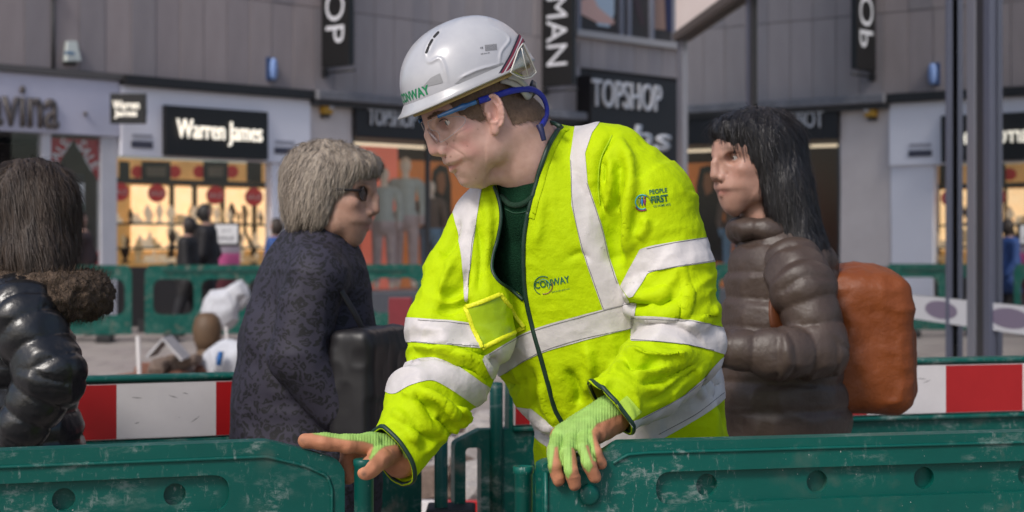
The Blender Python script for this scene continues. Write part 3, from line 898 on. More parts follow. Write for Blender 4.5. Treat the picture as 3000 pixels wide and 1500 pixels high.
for xa, xb in ((1999, 2186), (2204, 2772), (2778, 2836), (2908, 3420), (3440, 4400)): pane(xa, xb, .03 if xa != 2778 else .05)
M_alu = mat("grey_aluminium", (.22, .225, .27), .35, metal=.5); M_alud = mat("dark_gasket", (.012, .012, .016), .4)
M_alum = mat("blue_grey_aluminium", (.10, .11, .16), .35, metal=.4)
def mull(xa, xb, m, n0=-.004, n1=.034, name="mullion"): gbox(MB(), gt(xa), gt(xb), n0, n1, 0, 3.92, .004).build(name, m, gb)
mull(1984, 2000, M_alu); mull(2187, 2194, M_alum); mull(2194, 2203, M_alud, .002, .034); mull(2771, 2777, M_alum)
mull(2837, 2860, M_alu, -.012); mull(2862, 2884, M_alud, -.004); mull(2886, 2905, M_alum, -.012); mull(3420, 3440, M_alu)
t_near = gt(4400)
gbox(MB(), T_END, t_near, -.08, .14, 3.92, 4.03, .01).build("soffit_beam", mat("brown_beam", (.075, .06, .055), .5), gb)
gbox(MB(), T_END+.0, t_near, -.04, .3, 4.03, 9.5, .01).build("cladding", mat("beige_cladding", (.74, .63, .60), .6, c2=(.78, .68, .65), vscale=1), gb)
gi = MB()
gbox(gi, T_END, t_near, 4.0, 4.1, 0, 3.9); gbox(gi, T_END, t_near, .15, 4.0, 3.80, 3.9); gbox(gi, T_END-.1, T_END, .14, 4.1, 0, 4.1); gbox(gi, t_near, t_near+.1, .14, 4.1, 0, 4.1)
gi.build("interior", mat("shop_dark_interior", (.07, .07, .075), .8), gb)
bandp = gbox(MB(), gt(2640), gt(3420), .010, .014, .785, .955).build("glass_band", mat("white_vinyl_band", (.50, .50, .53), .5), gb)
for x in (2752, 2952, 3200):
    tc_ = gt(x); V = []; 
    pts = [(tc_+.34*math.cos(a)*(1 if True else 1), .872+.062*math.sin(a)) for a in np.linspace(0, 2*math.pi, 28, endpoint=False)]
    V = [G_((a, .0085, b)) for a, b in pts]
    obj("band_emblem", mesh_from("band_emblem", V, [tuple(range(28))], False), mat("band_purple", (.16, .13, .19), .5), bandp)
# ---------------------------------------------------------------- barriers
def barrier_mat():
    m = bpy.data.materials.new("barrier_plastic"); m.use_nodes = True
    nt = m.node_tree; N = nt.nodes; L = nt.links; b = N["Principled BSDF"]
    tc = N.new("ShaderNodeTexCoord")
    def noise(scale, det=6, stretch=None, rough=.6):
        n = N.new("ShaderNodeTexNoise"); n.inputs['Scale'].default_value = scale; n.inputs['Detail'].default_value = det; n.inputs['Roughness'].default_value = rough
        if stretch:
            mp = N.new("ShaderNodeMapping"); mp.inputs['Scale'].default_value = stretch[0]; mp.inputs['Rotation'].default_value = stretch[1]; L.new(tc.outputs['Object'], mp.inputs[0]); L.new(mp.outputs[0], n.inputs['Vector'])
        else: L.new(tc.outputs['Object'], n.inputs['Vector'])
        return n.outputs['Fac']
    def ramp(src, lo, hi, c0=(0, 0, 0, 1), c1=(1, 1, 1, 1)):
        r = N.new("ShaderNodeValToRGB"); r.color_ramp.elements[0].position = lo; r.color_ramp.elements[1].position = hi
        r.color_ramp.elements[0].color = c0; r.color_ramp.elements[1].color = c1; L.new(src, r.inputs[0]); return r.outputs[0]
    def mix(a, bcol, f):
        x = N.new("ShaderNodeMix"); x.data_type = 'RGBA'
        for sock, v in ((x.inputs[6], a), (x.inputs[7], bcol), (x.inputs[0], f)):
            if isinstance(v, (tuple, float)): sock.default_value = v
            else: L.new(v, sock)
        return x.outputs[2]
    base = ramp(noise(3), .3, .7, (.0, .070, .056, 1), (.0, .094, .072, 1))
    def mul(a, bb):
        x = N.new("ShaderNodeMath"); x.operation = 'MULTIPLY'; L.new(a, x.inputs[0]); L.new(bb, x.inputs[1]); return x.outputs[0]
    s1 = ramp(noise(16, 12, ((1, 1, 2.2), (0, .6, 0)), .78), .53, .65); s2 = ramp(noise(34, 10, ((3.2, 1, 1), (0, -.5, 0)), .7), .575, .68); s3 = ramp(noise(6, 3), .42, .60)
    sc_ = mul(s1, s3); sc2 = mul(s2, s3)
    dirt = mul(ramp(noise(9, 8), .55, .74), ramp(noise(2.5, 2), .42, .6))
    c = mix(base, (.20, .165, .14, 1.0), dirt)
    c = mix(c, (.24, .29, .27, 1.0), sc_); c = mix(c, (.30, .33, .31, 1.0), sc2)
    spk = ramp(noise(160, 2), .74, .78)
    c = mix(c, (.45, .44, .40, 1.0), spk)
    L.new(c, b.inputs['Base Color'])
    b.inputs['Roughness'].default_value = .40; b.inputs['Specular IOR Level'].default_value = .35
    bp = N.new("ShaderNodeBump"); bp.inputs['Strength'].default_value = .12; bp.inputs['Distance'].default_value = .003
    L.new(noise(60, 5), bp.inputs['Height']); L.new(bp.outputs[0], b.inputs['Normal'])
    return m
M_bar = barrier_mat()
M_rub = mat("black_rubber", (.012, .012, .013), .6, var=.3, vscale=20)

def frame_between(a, b):
    """local frame: x from a to b along the ground, y away from the camera side, z up"""
    a = np.array(a[:2]); b = np.array(b[:2]); u = unit(b-a); v = np.array([-u[1], u[0]])
    if v[1] < 0: v = -v
    return lambda q: (a[0]+u[0]*q[0]+v[0]*q[1], a[1]+u[1]*q[0]+v[1]*q[1], q[2]), float(np.linalg.norm(b-a))

def win(x0, x1, z0, z1, r): return rounded_poly([(x0, z0), (x1, z0), (x1, z1), (x0, z1)], r, 5)

TH = .046
def slab_panel(mb, outline, T, slots, holes, windows):
    """three layers: faces carry the long recess, the core closes it except for round holes"""
    mb.prism(outline, 0, .014, T, holes=[s for s in slots]+windows)
    mb.prism(outline, .0142, TH-.0142, T, holes=holes+windows)
    mb.prism(outline, TH-.014, TH, T, holes=[s for s in slots]+windows)

# ---- front barrier on the left: its back top edge runs through the photograph points (0,1310) and (790,1282)
def d_top(y, z=1.0): return (CAMZ-z)*FPX/(y-HORIZON)
pa = P(0, 0, d_top(1311)); pb = P(790, 0, d_top(1283))
dirv = unit((pb-pa)[:2]); nrm = np.array([dirv[1], -dirv[0]])     # towards the camera
def ray_on_line(x, p0, dv):
    """point of the plan line p0 + t dv seen in pixel column x"""
    k = (x-1500)/FPX
    t = (p0[0]-k*p0[1])/(k*dv[1]-dv[0])
    return p0+dv*t
front0 = pa[:2]+nrm*TH
eR = ray_on_line(1010, front0, dirv)
eL = eR-dirv*1.95
T_fl, Lfl = frame_between(eR, eL)           # x runs from the right end leftwards
fb1 = empty("road_barrier"); tag(fb1, "scuffed green plastic barrier under the worker's outstretched hand", "barrier", "green plastic barriers round the works")
def lx(px): return float(np.linalg.norm(ray_on_line(px, front0, dirv)-eR))*(1 if px < 1010 else -1)
outl = rounded_poly([(0, .05), (0, .945), (.012, .966), (.060, .981), (.128, 1.0), (1.93, 1.0), (1.95, .98), (1.95, .05)], [.01, .02, .03, .04, .05, .02, .02, .01], 5)
zc = CAMZ-(1440-HORIZON)/FPX*2.83
xs0 = lx(672)
slot1 = rounded_poly([(xs0, zc-.030), (1.80, zc-.030), (1.80, zc+.030), (xs0, zc+.030)], .0295, 7)
holes = [ellipse_poly(lx(515)+k*(lx(188)-lx(515)), zc-.001, .0185, .0185, 20) for k in range(6)]
wins = [win(.12+k*.44, .46+k*.44, .22, .72, .09) for k in range(4)]
mb = MB(); mb.prism(outl, 0, .012, T_fl, holes=[slot1]+wins); mb.prism(outl, .0122, .0282, T_fl, holes=holes+wins); mb.prism(outl, .0284, TH, T_fl, holes=wins)
o = mb.build("panel", M_bar, fb1); bevel_mod(o, .0045, 3)
# raised lip following the top edge
lip = [(.022, .60), (.022, .935), (.030, .958), (.066, .976), (.132, .994), (1.0, .994), (1.9, .994)]
MB().tube([T_fl((x, -.001, z-.020)) for x, z in rounded_poly(lip, [0, .03, .02, .03, .04, 0, 0], 6)], .0032, 6).build("lip", M_bar, fb1)
for x in (.30, 1.65): MB().box((x-.09, -.24, 0), (x+.09, .29, .055), T_fl, .012).build("foot", M_rub, fb1)
tp = P(1066, 0, 2.862)
MB().lathe([(.0, .02), (.0165, .02), (.0165, .955), (.0180, .957), (.0180, .966), (.0150, .968), (0, .966)], (tp[0], tp[1], 0), 20).build("pin_tube", M_bar, fb1)
for z in (.25, .62): MB().box((-.055, .008, z), (.0, .032, z+.07), T_fl, .006).build("hinge_bracket", M_bar, fb1)

# ---- front barrier on the right
pc = P(1860, 0, d_top(1286)); pe = P(3000, 0, d_top(1256))
dr2 = unit((pe-pc)[:2]); nr2 = np.array([dr2[1], -dr2[0]])
front1 = pc[:2]+nr2*TH
e0 = ray_on_line(1588, front1, dr2); e1 = e0+dr2*1.95
T_fr, Lfr = frame_between(e0, e1)
fb2 = empty("road_barrier"); tag(fb2, "scuffed green plastic barrier with stepped end gripped by the worker's bent arm", "barrier", "green plastic barriers round the works")
def rx(px): return float(np.dot(ray_on_line(px, front1, dr2)-e0, dr2))
outr = rounded_poly([(0, .05), (0, .966), (.012, .972), (.09, .983), (rx(1785), .986), (rx(1825), 1.0), (1.93, 1.0), (1.95, .98), (1.95, .05)], [.01, .006, .01, .02, .015, .02, .02, .02, .01], 5)
zc2 = CAMZ-(1427-HORIZON)/FPX*2.845
xs1 = rx(1922)
slot2 = rounded_poly([(xs1, zc2-.027), (1.80, zc2-.027), (1.80, zc2+.027), (xs1, zc2+.027)], .026, 7)
holes2 = [ellipse_poly(rx(2078)+k*(rx(2402)-rx(2078)), zc2+.001, .0190, .0190, 22) for k in range(6)]
wins2 = [win(.16+k*.44, .50+k*.44, .22, .70, .09) for k in range(4)]
mb = MB(); mb.prism(outr, 0, .012, T_fr, holes=[slot2]+wins2); mb.prism(outr, .0122, .0262, T_fr, holes=holes2+wins2); mb.prism(outr, .0264, TH, T_fr, holes=wins2)
o = mb.build("panel", M_bar, fb2); bevel_mod(o, .0045, 3)
lip = [(.12, .972), (rx(1800), .974), (rx(1840), .986), (rx(1900), .988), (1.0, .988), (1.9, .988)]
MB().tube([T_fr((x, -.001, z-.006)) for x, z in rounded_poly(lip, [0, .012, .012, 0, 0, 0], 6)], .0030, 6).build("lip", M_bar, fb2)
MB().tube([T_fr((.006, -.002, z)) for z in np.linspace(.2, .955, 12)], .004, 6).build("lip", M_bar, fb2)
bs = np.array(T_fr((rx(1725), 0, CAMZ-(1450-HORIZON)/FPX*2.80)))
MB().tube([bs-np.append(nr2, 0)*.004, bs+np.append(nr2, 0)*.006, bs+np.append(nr2, 0)*.010], [.0185, .0175, .012], 20).build("boss", M_bar, fb2)
for x in (.35, 1.6): MB().box((x-.09, -.24, 0), (x+.09, .29, .055), T_fr, .012).build("foot", M_rub, fb2)
tp = P(1533, 0, 2.84)
MB().lathe([(.0, .02), (.0150, .02), (.0150, .945), (.0172, .947), (.0172, .958), (.0135, .9585), (.0125, .950), (0, .950)], (tp[0], tp[1], 0), 20).build("pin_tube", M_bar, fb2)
for z in (.25, .62): MB().box((-.045, .006, z), (.0, .030, z+.07), T_fr, .006).build("hinge_bracket", M_bar, fb2)

# ---- middle barriers with red and white plates
M_plr = mat("red_reflective_plate", (.36, .008, .010), .35, c2=(.43, .012, .014), vscale=5, bump=.05)
M_plw = mat("white_reflective_plate", (.62, .58, .575), .4, c2=(.74, .70, .69), vscale=4, bump=.08, bscale=25, speck=(22, .66, (.34, .31, .30)))
M_scuff = mat("plate_scuff", (.20, .18, .18), .7)
def mid_barrier(pA, pB, label, phase, end_shape=None, first_band=0):
    T, L_ = frame_between(pA, pB)
    t = empty("road_barrier"); tag(t, label, "barrier", "green plastic barriers round the works")
    out = rounded_poly([(0, .05), (0, 1.0), (L_, 1.0), (L_, .05)], .02, 4)
    if end_shape: out = end_shape(L_)
    x0 = .30 if end_shape else .1
    n = int((L_-x0-.1)/.46)
    ws = [win(x0+k*.46, x0+k*.46+.34, .20, .74, .09) for k in range(n)]
    if end_shape: ws.append(rounded_poly([(.030, .40), (.072, .40), (.072, .785), (.030, .785)], .012, 4))
    mb = MB(); mb.prism(out, 0, TH, T, holes=ws)
    o = mb.build("panel", M_bar, t); bevel_mod(o, .006, 2)
    xs = .16 if end_shape else 0.02
    MB().tube([T((x, -.006, .992)) for x in np.linspace(xs, L_-.02, 6)], .008, 6).build("rail", M_bar, t)
    MB().tube([T((x, -.006, .832)) for x in np.linspace(xs, L_-.02, 6)], .008, 6).build("rail", M_bar, t)
    pl = MB().box((xs, -.008, .843), (L_-.03, -.0005, .981), T).build("plate", M_plw, t)
    x = xs+.004-phase; k = first_band
    while x < L_-.03:
        a, b = max(x, xs+.004), min(x+.246, L_-.034)
        if b-a > .01 and k % 2 == 0:
            MB().box((a, -.0105, .845), (b, -.0082, .979), T).build("red_band", M_plr, pl)
        elif b-a > .01:
            wb = MB().box((a, -.0105, .845), (b, -.0082, .979), T).build("white_band", M_plw, pl)
            for q in range(5):
                cx, cz = random.uniform(a+.02, b-.05), random.uniform(.855, .965)
                V = []
                ang = random.uniform(-.6, .6); l_ = random.uniform(.006, .03)
                for tt, ww in ((0, .0003), (.5, .0012), (1, .0003)):
                    V += [T((cx+tt*l_*math.cos(ang), -.0108, cz+tt*l_*math.sin(ang)-ww)), T((cx+tt*l_*math.cos(ang), -.0108, cz+tt*l_*math.sin(ang)+ww))]
                obj("scuff", mesh_from("scuff", V, [(0, 2, 3, 1), (2, 4, 5, 3)], False), M_scuff, wb)
        x += .246; k += 1
    for x in (.45, L_-.45): MB().box((x-.09, -.22, 0), (x+.09, .26, .055), T, .012).build("foot", M_rub, t)
    return t, T
mA = P(-330, 0, 4.04)[:2]; mB = P(1236, 0, 4.50)[:2]
def along(pA, pB, x): 
    dv = unit(pB-pA); return float(np.dot(ray_on_line(x, pA, dv)-pA, dv))
sL = along(mA, mB, 340)
kk = (sL-.024)/.246
# start phase so that a white band begins at photograph column 340
mid1, T_m1 = mid_barrier(mA, mB, "green barrier with red and white plate behind the passer-by in the leopard coat", .246*(math.ceil(kk)-kk) , None, 1 if math.ceil(kk) % 2 == 0 else 0)
mC = P(1332, 0, 4.52)[:2]; mD = P(3260, 0, 5.02)[:2]
def endsh(L_): return rounded_poly([(0, .05), (0, .800), (.07, .833), (.148, .833), (.150, 1.0), (L_, 1.0), (L_, .05)], [.01, .02, .02, .004, .01, .02, .01], 4)
sR = along(mC, mD, 2535); kk = (sR-.164)/.246
mid2, T_m2 = mid_barrier(mC, mD, "green barrier with red and white plate and stepped end behind the worker", .246*(math.ceil(kk)-kk), endsh, 1 if math.ceil(kk) % 2 == 0 else 0)
c = np.array(T_m2((.113, -.002, 0)))
MB().lathe([(0, .60), (.0175, .60), (.0175, .955), (.014, .958), (0, .956)], (c[0], c[1], 0), 16).build("pin_tube", M_bar, mid2)
c = P(1292, 0, 4.47)
MB().lathe([(0, .3), (.0175, .3), (.0175, .90), (0, .902)], (c[0], c[1], 0), 16).build("pin_tube", M_bar, mid1)
lo_ = P(1247, 1580, 4.44); hi_ = P(1392, 1480, 4.5)
MB().box((lo_[0], 4.42, lo_[2]), (hi_[0], 4.56, hi_[2]), None, .008).build("coupling", M_rub, mid1)

# ---- far barriers across the street
def far_barrier(xa, xb, da, db, label):
    pA, pB = P(xa, 0, da)[:2], P(xb, 0, db)[:2]
    T, L_ = frame_between(pA, pB)
    t = empty("road_barrier"); tag(t, label, "barrier", "far green barriers before the shopfronts")
    out = rounded_poly([(0, .10), (.0, .93), (.05, 1.03), (L_-.05, 1.03), (L_, .93), (L_, .10)], [.02, .04, .05, .05, .04, .02], 4)
    n = max(1, int((L_-.1)/.57)); w = (L_-.1)/n
    ws = [win(.05+k*w+.06, .05+(k+1)*w-.04, .36, .84, .13) for k in range(n)]
    mb = MB(); mb.prism(out, 0, .05, T, holes=ws); o = mb.build("panel", M_bar, t); bevel_mod(o, .012, 2)
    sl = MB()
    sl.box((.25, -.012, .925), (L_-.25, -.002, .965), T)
    o2 = sl.build("slot", mat("slot_shadow_plastic", (.0, .05, .04), .6), t)  # raised strip and teeth, the slot's shade put into their dark green
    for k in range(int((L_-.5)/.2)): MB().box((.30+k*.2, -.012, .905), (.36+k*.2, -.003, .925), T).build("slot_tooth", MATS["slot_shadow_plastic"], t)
    for x in (.35, L_-.35): MB().box((x-.10, -.30, 0), (x+.10, .35, .10), T, .02).build("foot", M_rub, t)
    MB().box((-.09, .01, .12), (0, .04, .30), T).build("hinge_bracket", M_rub, t)
    return t
far_barrier(-62, 386, 22.6, 22.9, "far green barrier in front of the lilac shopfront")
far_barrier(424, 866, 22.9, 23.3, "far green barrier in front of the jeweller's window")
far_barrier(905, 1243, 23.4, 23.7, "far green barrier below the fashion shop window")
far_barrier(1300, 1740, 23.8, 24.2, "far green barrier below the dark end of the fashion window")
far_barrier(1780, 2120, 24.3, 24.5, "far green barrier in front of the black portal")
# ---------------------------------------------------------------- the worker
def fold_disp(V, N, folds, facing=0.0):
    """traced cloth folds: (polyline of photograph points, half-width in px, height in m), raised on the camera-facing side"""
    px = to_px(V)
    view = -(V-np.array([0, 0, CAMZ])); view /= np.linalg.norm(view, axis=1)[:, None]
    fr = np.clip(((N*view).sum(1)-facing)/0.25, 0, 1)
    D = np.zeros(len(V))
    for line, w, amp in folds:
        line = spline(line, 14)
        d = np.full(len(V), 1e9); tt = np.zeros(len(V))
        for i in range(len(line)-1):
            dd, t = seg_dist2(px, line[i], line[i+1])
            m = dd < d; d[m] = dd[m]; tt[m] = (i+t[m])/(len(line)-1)
        D += amp*np.exp(-(d/w)**2)*np.clip(np.minimum(tt, 1-tt)*5+0.25, 0, 1)
    return V+N*(D*fr)[:, None]

def facing(V, N):
    view = -(V-np.array([0, 0, CAMZ])); view /= np.linalg.norm(view, axis=1)[:, None]
    return (N*view).sum(1)

def largest(V, T, N):
    lab = np.arange(len(V))
    for _ in range(400):
        m = lab[T].min(1); new = lab.copy()
        for i in range(3): np.minimum.at(new, T[:, i], m)
        if (new == lab).all(): break
        lab = new
    ids, cnt = np.unique(lab[T[:, 0]], return_counts=True)
    keep = lab[T[:, 0]] == ids[np.argmax(cnt)]
    T = T[keep]; u = np.unique(T); mp_ = np.full(len(V), -1); mp_[u] = np.arange(len(u))
    return V[u], mp_[T], N[u]

def patch(name, V, T, N, s, off, m, parent, col=None):
    r = clip(V, T, s, N)
    V2, T2, N2 = r
    if not len(T2): return None
    if name in ("cuff_tab", "strap_stripe", "goggle_strap", "sticker", "pocket"): V2, T2, N2 = largest(V2, T2, N2)
    return obj(name, fast_mesh(name, V2+N2*off, T2), m, parent)

def attr_mat(name, rough=0.6, bump=0.0, bscale=200, sss=0.0, spec=0.4, knit=False, sss_scale=0.005):
    if name in MATS: return MATS[name]
    m = bpy.data.materials.new(name); m.use_nodes = True
    nt = m.node_tree; N = nt.nodes; L = nt.links; b = N["Principled BSDF"]
    at = N.new("ShaderNodeVertexColor"); at.layer_name = "Col"
    nz = N.new("ShaderNodeTexNoise"); nz.inputs['Scale'].default_value = 60; nz.inputs['Detail'].default_value = 6
    tc = N.new("ShaderNodeTexCoord"); L.new(tc.outputs['Object'], nz.inputs['Vector'])
    mx = N.new("ShaderNodeMix"); mx.data_type = 'RGBA'; mx.blend_type = 'MULTIPLY'; mx.inputs[0].default_value = 1.0
    rp = N.new("ShaderNodeValToRGB"); rp.color_ramp.elements[0].position = 0.3; rp.color_ramp.elements[1].position = 0.7
    rp.color_ramp.elements[0].color = (0.86, 0.82, 0.80, 1); rp.color_ramp.elements[1].color = (1, 1, 1, 1)
    L.new(nz.outputs['Fac'], rp.inputs[0]); L.new(at.outputs[0], mx.inputs[6]); L.new(rp.outputs[0], mx.inputs[7])
    L.new(mx.outputs[2], b.inputs['Base Color'])
    b.inputs['Roughness'].default_value = rough; b.inputs['Specular IOR Level'].default_value = spec
    if sss:
        b.inputs['Subsurface Weight'].default_value = sss; b.inputs['Subsurface Radius'].default_value = (1.0, 0.4, 0.25)
        b.inputs['Subsurface Scale'].default_value = sss_scale
    if bump:
        n2 = N.new("ShaderNodeTexNoise"); n2.inputs['Scale'].default_value = bscale; n2.inputs['Detail'].default_value = 4
        L.new(tc.outputs['Object'], n2.inputs['Vector'])
        hgt = n2.outputs['Fac']
        if knit:
            wv = N.new("ShaderNodeTexWave"); wv.inputs['Scale'].default_value = 130; wv.inputs['Distortion'].default_value = 1.2
            wv.bands_direction = 'X'; wv.inputs['Detail'].default_value = 1
            L.new(tc.outputs['Object'], wv.inputs['Vector'])
            ad = N.new("ShaderNodeMath"); ad.operation = 'ADD'
            ml = N.new("ShaderNodeMath"); ml.operation = 'MULTIPLY'
            L.new(at.outputs['Alpha'], ml.inputs[1]); L.new(wv.outputs['Fac'], ml.inputs[0])
            L.new(ml.outputs[0], ad.inputs[0]); L.new(hgt, ad.inputs[1]); hgt = ad.outputs[0]
        bp = N.new("ShaderNodeBump"); bp.inputs['Strength'].default_value = bump; bp.inputs['Distance'].default_value = 0.002
        L.new(hgt, bp.inputs['Height']); L.new(bp.outputs[0], b.inputs['Normal'])
    MATS[name] = m
    return m

class HeadFrame:
    """head-local axes: x forward, y to the person's left, z up; origin between the ears"""
    def __init__(self, ear_px, d, yaw, pitch, roll=0.0, ear_y=0.074, scale=1.0):
        # yaw: 0 looks along -X (image left), positive turns towards the camera; 180 looks along +X
        a = math.radians(yaw); p = math.radians(pitch); r = math.radians(roll)
        f0 = np.array([-math.cos(a), -math.sin(a), 0.0]); z = np.array([0, 0, 1.0])
        f = math.cos(p)*f0-math.sin(p)*z; up = math.sin(p)*f0+math.cos(p)*z
        l = np.cross(up, f)
        up, l = math.cos(r)*up+math.sin(r)*l, math.cos(r)*l-math.sin(r)*up
        self.B = np.stack([f, l, up])          # rows
        self.s = scale
        self.O = P(ear_px[0], ear_px[1], d)-l*ear_y*scale
    def w(self, q): return self.O+self.s*(np.asarray(q, float)@self.B)
    def wn(self, q): return np.asarray(q, float)@self.B
    def loc(self, p): return ((np.asarray(p, float)-self.O)@self.B.T)/self.s
    def mid(self, px, py, y=0.0):
        """local (x, z) of the point with local y that projects to a photograph pixel"""
        ray = P(px, py, 1.0)-np.array([0, 0, CAMZ]); c = self.loc(np.array([0, 0, CAMZ])); r = self.wn_inv(ray)
        t = (y-c[1])/r[1]
        q = c+t*r
        return q[0], q[2]
    def wn_inv(self, v): return (np.asarray(v, float)@self.B.T)/self.s

def smooth_interp(z, zs, vs):
    """monotone-ish cubic through the table (zs ascending)"""
    zs = np.asarray(zs, float); vs = np.asarray(vs, float)
    z = np.clip(z, zs[0], zs[-1])
    i = np.clip(np.searchsorted(zs, z)-1, 0, len(zs)-2)
    m = np.gradient(vs, zs)
    h = zs[i+1]-zs[i]; t = (z-zs[i])/h
    return (2*t**3-3*t**2+1)*vs[i]+(t**3-2*t**2+t)*h*m[i]+(-2*t**3+3*t**2)*vs[i+1]+(t**3-t**2)*h*m[i+1]

def head_field(h, prof, tip, eye, neck, neck_r, ear=None, detail=True, lo=(-.13, -.10, -.235), hi=(.165, .10, .15), female=False):
    """prof: ascending (z, x_front) of the face without the nose; tip: (x,z) nose tip; eye: (x,y,z) eyeball centre"""
    fd = Field(lo, hi, h)
    zs = np.array([p[0] for p in prof]); xs = np.array([p[1] for p in prof])
    wz = [-.118, -.105, -.09, -.07, -.045, -.015, .015, .045, .075, .10, .118, .130]
    ww = [.010, .026, .038, .0505, .0605, .0665, .0695, .0745, .0735, .062, .041, .008]
    bz = [-.118, -.105, -.085, -.06, -.03, 0, .03, .06, .09, .115, .130]
    bx = [.055, .040, .020, .002, -.030, -.070, -.090, -.095, -.087, -.060, -.015]
    if female: ww = [w*0.95 for w in ww]
    def f(G):
        x, y, z = G[..., 0], G[..., 1], G[..., 2]
        zc = np.clip(z, -.118, .130)
        xf = smooth_interp(zc, zs, xs); xb = smooth_interp(zc, bz, bx); w = np.maximum(smooth_interp(zc, wz, ww), .004)
        # widest point: level with the ear on the skull, further forward on the jaw
        xc = xb+(xf-xb)*np.where(zc < 0, 0.42, 0.45)
        a = np.where(x > xc, xf-xc, xc-xb); a = np.maximum(a, .004)
        ux = np.abs(x-xc)/a; uy = np.abs(y)/w
        e = np.where(x > xc, 2.05, 2.1)
        rr = (ux**e+uy**e)**(1/e)
        D = (rr-1)*np.minimum(a, w)*0.9
        return np.maximum(D, np.abs(z-.006)-.124)
    fd.func(f, lo, hi, 0.0)
    # neck
    fd.chain(neck, neck_r, 0.022)
    # cheekbones, brow ridge, chin, jaw angle
    xe, ye, ze = eye
    for s in (1, -1):
        fd.ell((xe-.012, s*.049, ze-.026), (.022, .014, .014), 0.018)
        fd.cone((xe+.010, s*.012, ze+.021), (xe-.004, s*.046, ze+.020), .0075, .006, 0.014)
        fd.ell((.020, s*.047, -.060), (.014, .010, .018), 0.03)
        fd.ell((xe-.018, s*.036, ze-.05), (.022, .015, .022), 0.02)      # cheek volume
    # eye sockets
    for s in (1, -1):
        fd.ell((xe+.012, s*ye, ze+.000), (.014, .017, .012), 0.012, 'sub')
        fd.ell((xe-.0005, s*ye, ze), (.0142, .0150, .0138), 0.004)       # lids over the eyeball
        if detail:
            R = np.eye(3)
            fd.ell((xe+.0125, s*(ye+.001), ze-.0008), (.009, .0140, .0041), 0.0012, 'sub')
    # nose
    xt, zt = tip
    xn = float(np.interp(ze+.006, zs, xs))
    xb_ = xn-.004
    fd.chain([(xb_-.006, 0, ze+.012), (xb_-.001+(xt-xb_)*.38, 0, ze-.010), (xt-.0120, 0, zt+.003)], [.0065, .0078, .0122], 0.006)
    for s in (1, -1):
        fd.cone((xb_-.016, s*.008, ze-.002), (xt-.025, s*.0095, zt+.002), .0065, .0080, 0.009)
        fd.ell((xt-.0235, s*.0142, zt-.0045), (.0120, .0072, .0095), 0.0025)
        fd.chain([(xt-.030, s*.0215, zt+.006), (xt-.0375, s*.0225, zt-.003), (xt-.0345, s*.0200, zt-.0145)], [.0010, .0016, .0012], .004, 'sub')
        if detail: fd.ell((xt-.0205, s*.0085, zt-.0140), (.0072, .0042, .0052), 0.0014, 'sub')
    fd.cone((xt-.014, 0, zt-.006), (xt-.024, 0, zt-.012), .0050, .0052, 0.004)
    return fd

worker = empty("person")
tag(worker, "young worker in white helmet and yellow-green reflective jacket leaning on the green barriers", "person")

HF = HeadFrame((1450, 330), 2.985, 18, 24)
_pp = [(1237, 312), (1237, 332), (1241, 350), (1250, 374), (1299, 467), (1305, 481), (1319, 488), (1325, 496), (1334, 511), (1347, 527), (1362, 541), (1380, 549)]
_loc = [HF.mid(*q) for q in _pp]
TIP = HF.mid(1259, 450)
EYX, EYZ = HF.mid(1309, 358, 0.033)
EYE = (EYX-.009, 0.033, EYZ)
def build_prof():
    pts = [(z, x) for x, z in _loc]
    pts.sort()
    z0, x0 = pts[0]
    pre = [(-.124, x0-.040), (z0-.006, x0-.012)] if z0 > -.11 else [(z0-.012, x0-.03)]
    zt, xt = pts[-1]
    post = [(.085, xt-.008), (.105, xt-.028), (.120, xt-.058), (.131, xt-.10)]
    # the cheek plane beside the nose lies further back than the lip and brow
    pts = [p for p in pts]+[(.006, .0965), (-.012, .0925), (-.028, .0945)]
    pts.sort()
    return pre+pts+[p for p in post if p[0] > zt+.005]
PROF = build_prof()
NECK = [HF.loc(P(1478, 385, 3.055)), HF.loc(P(1535, 465, 3.085)), HF.loc(P(1590, 560, 3.12)), HF.loc(P(1610, 640, 3.14))]
hfd = head_field(0.0017, PROF, TIP, EYE, NECK, [.054, .055, .056, .052], hi=(.165, .10, .15), lo=(-.24, -.13, -.25))
# under the chin
def mp(px, py): x, z = HF.mid(px, py); return np.array([x, 0, z])
hfd.ell(mp(1369, 526), (.0135, .017, .0125), .010)
hfd.chain([mp(1395, 530), mp(1435, 512), mp(1485, 495)], [.007, .013, .033], 0.018)
# trapezius/back of neck
hfd.cone(HF.loc(P(1520, 350, 3.07)), HF.loc(P(1600, 460, 3.12)), .045, .047, 0.03)

# lips
def mouth_pt(px, py, y): x, z = HF.mid(px, py, y); return np.array([x, y, z])
m_c = mouth_pt(1319, 487, 0.0); m_k = mouth_pt(1351, 466, 0.0225); m_k2 = m_k*np.array([1, -1, 1])
m_h = (m_c+m_k)/2+np.array([.0045, 0, .0])
m_h2 = m_h*np.array([1, -1, 1])
up_z = np.array([-.0020, 0, .0052]); dn_z = np.array([-.0022, 0, -.0066])
for a, b, c in ((m_c, m_h, m_k), (m_c, m_h2, m_k2)):
    hfd.chain([a+up_z, b+up_z*0.9, c+np.array([-.004, 0, .001])], [.0052, .0047, .0022], 0.004)
    hfd.chain([a+dn_z, b+dn_z*0.9, c+np.array([-.004, 0, -.001])], [.0062, .0055, .0022], 0.004)
for a, b, c in ((m_c, m_h, m_k), (m_c, m_h2, m_k2)):
    o_ = np.array([.0022, 0, 0])
    hfd.chain([a+o_, b+o_, c+np.array([.001, c[1]*.06, .0012])], [.0015, .0015, .0014], 0.002, 'sub')
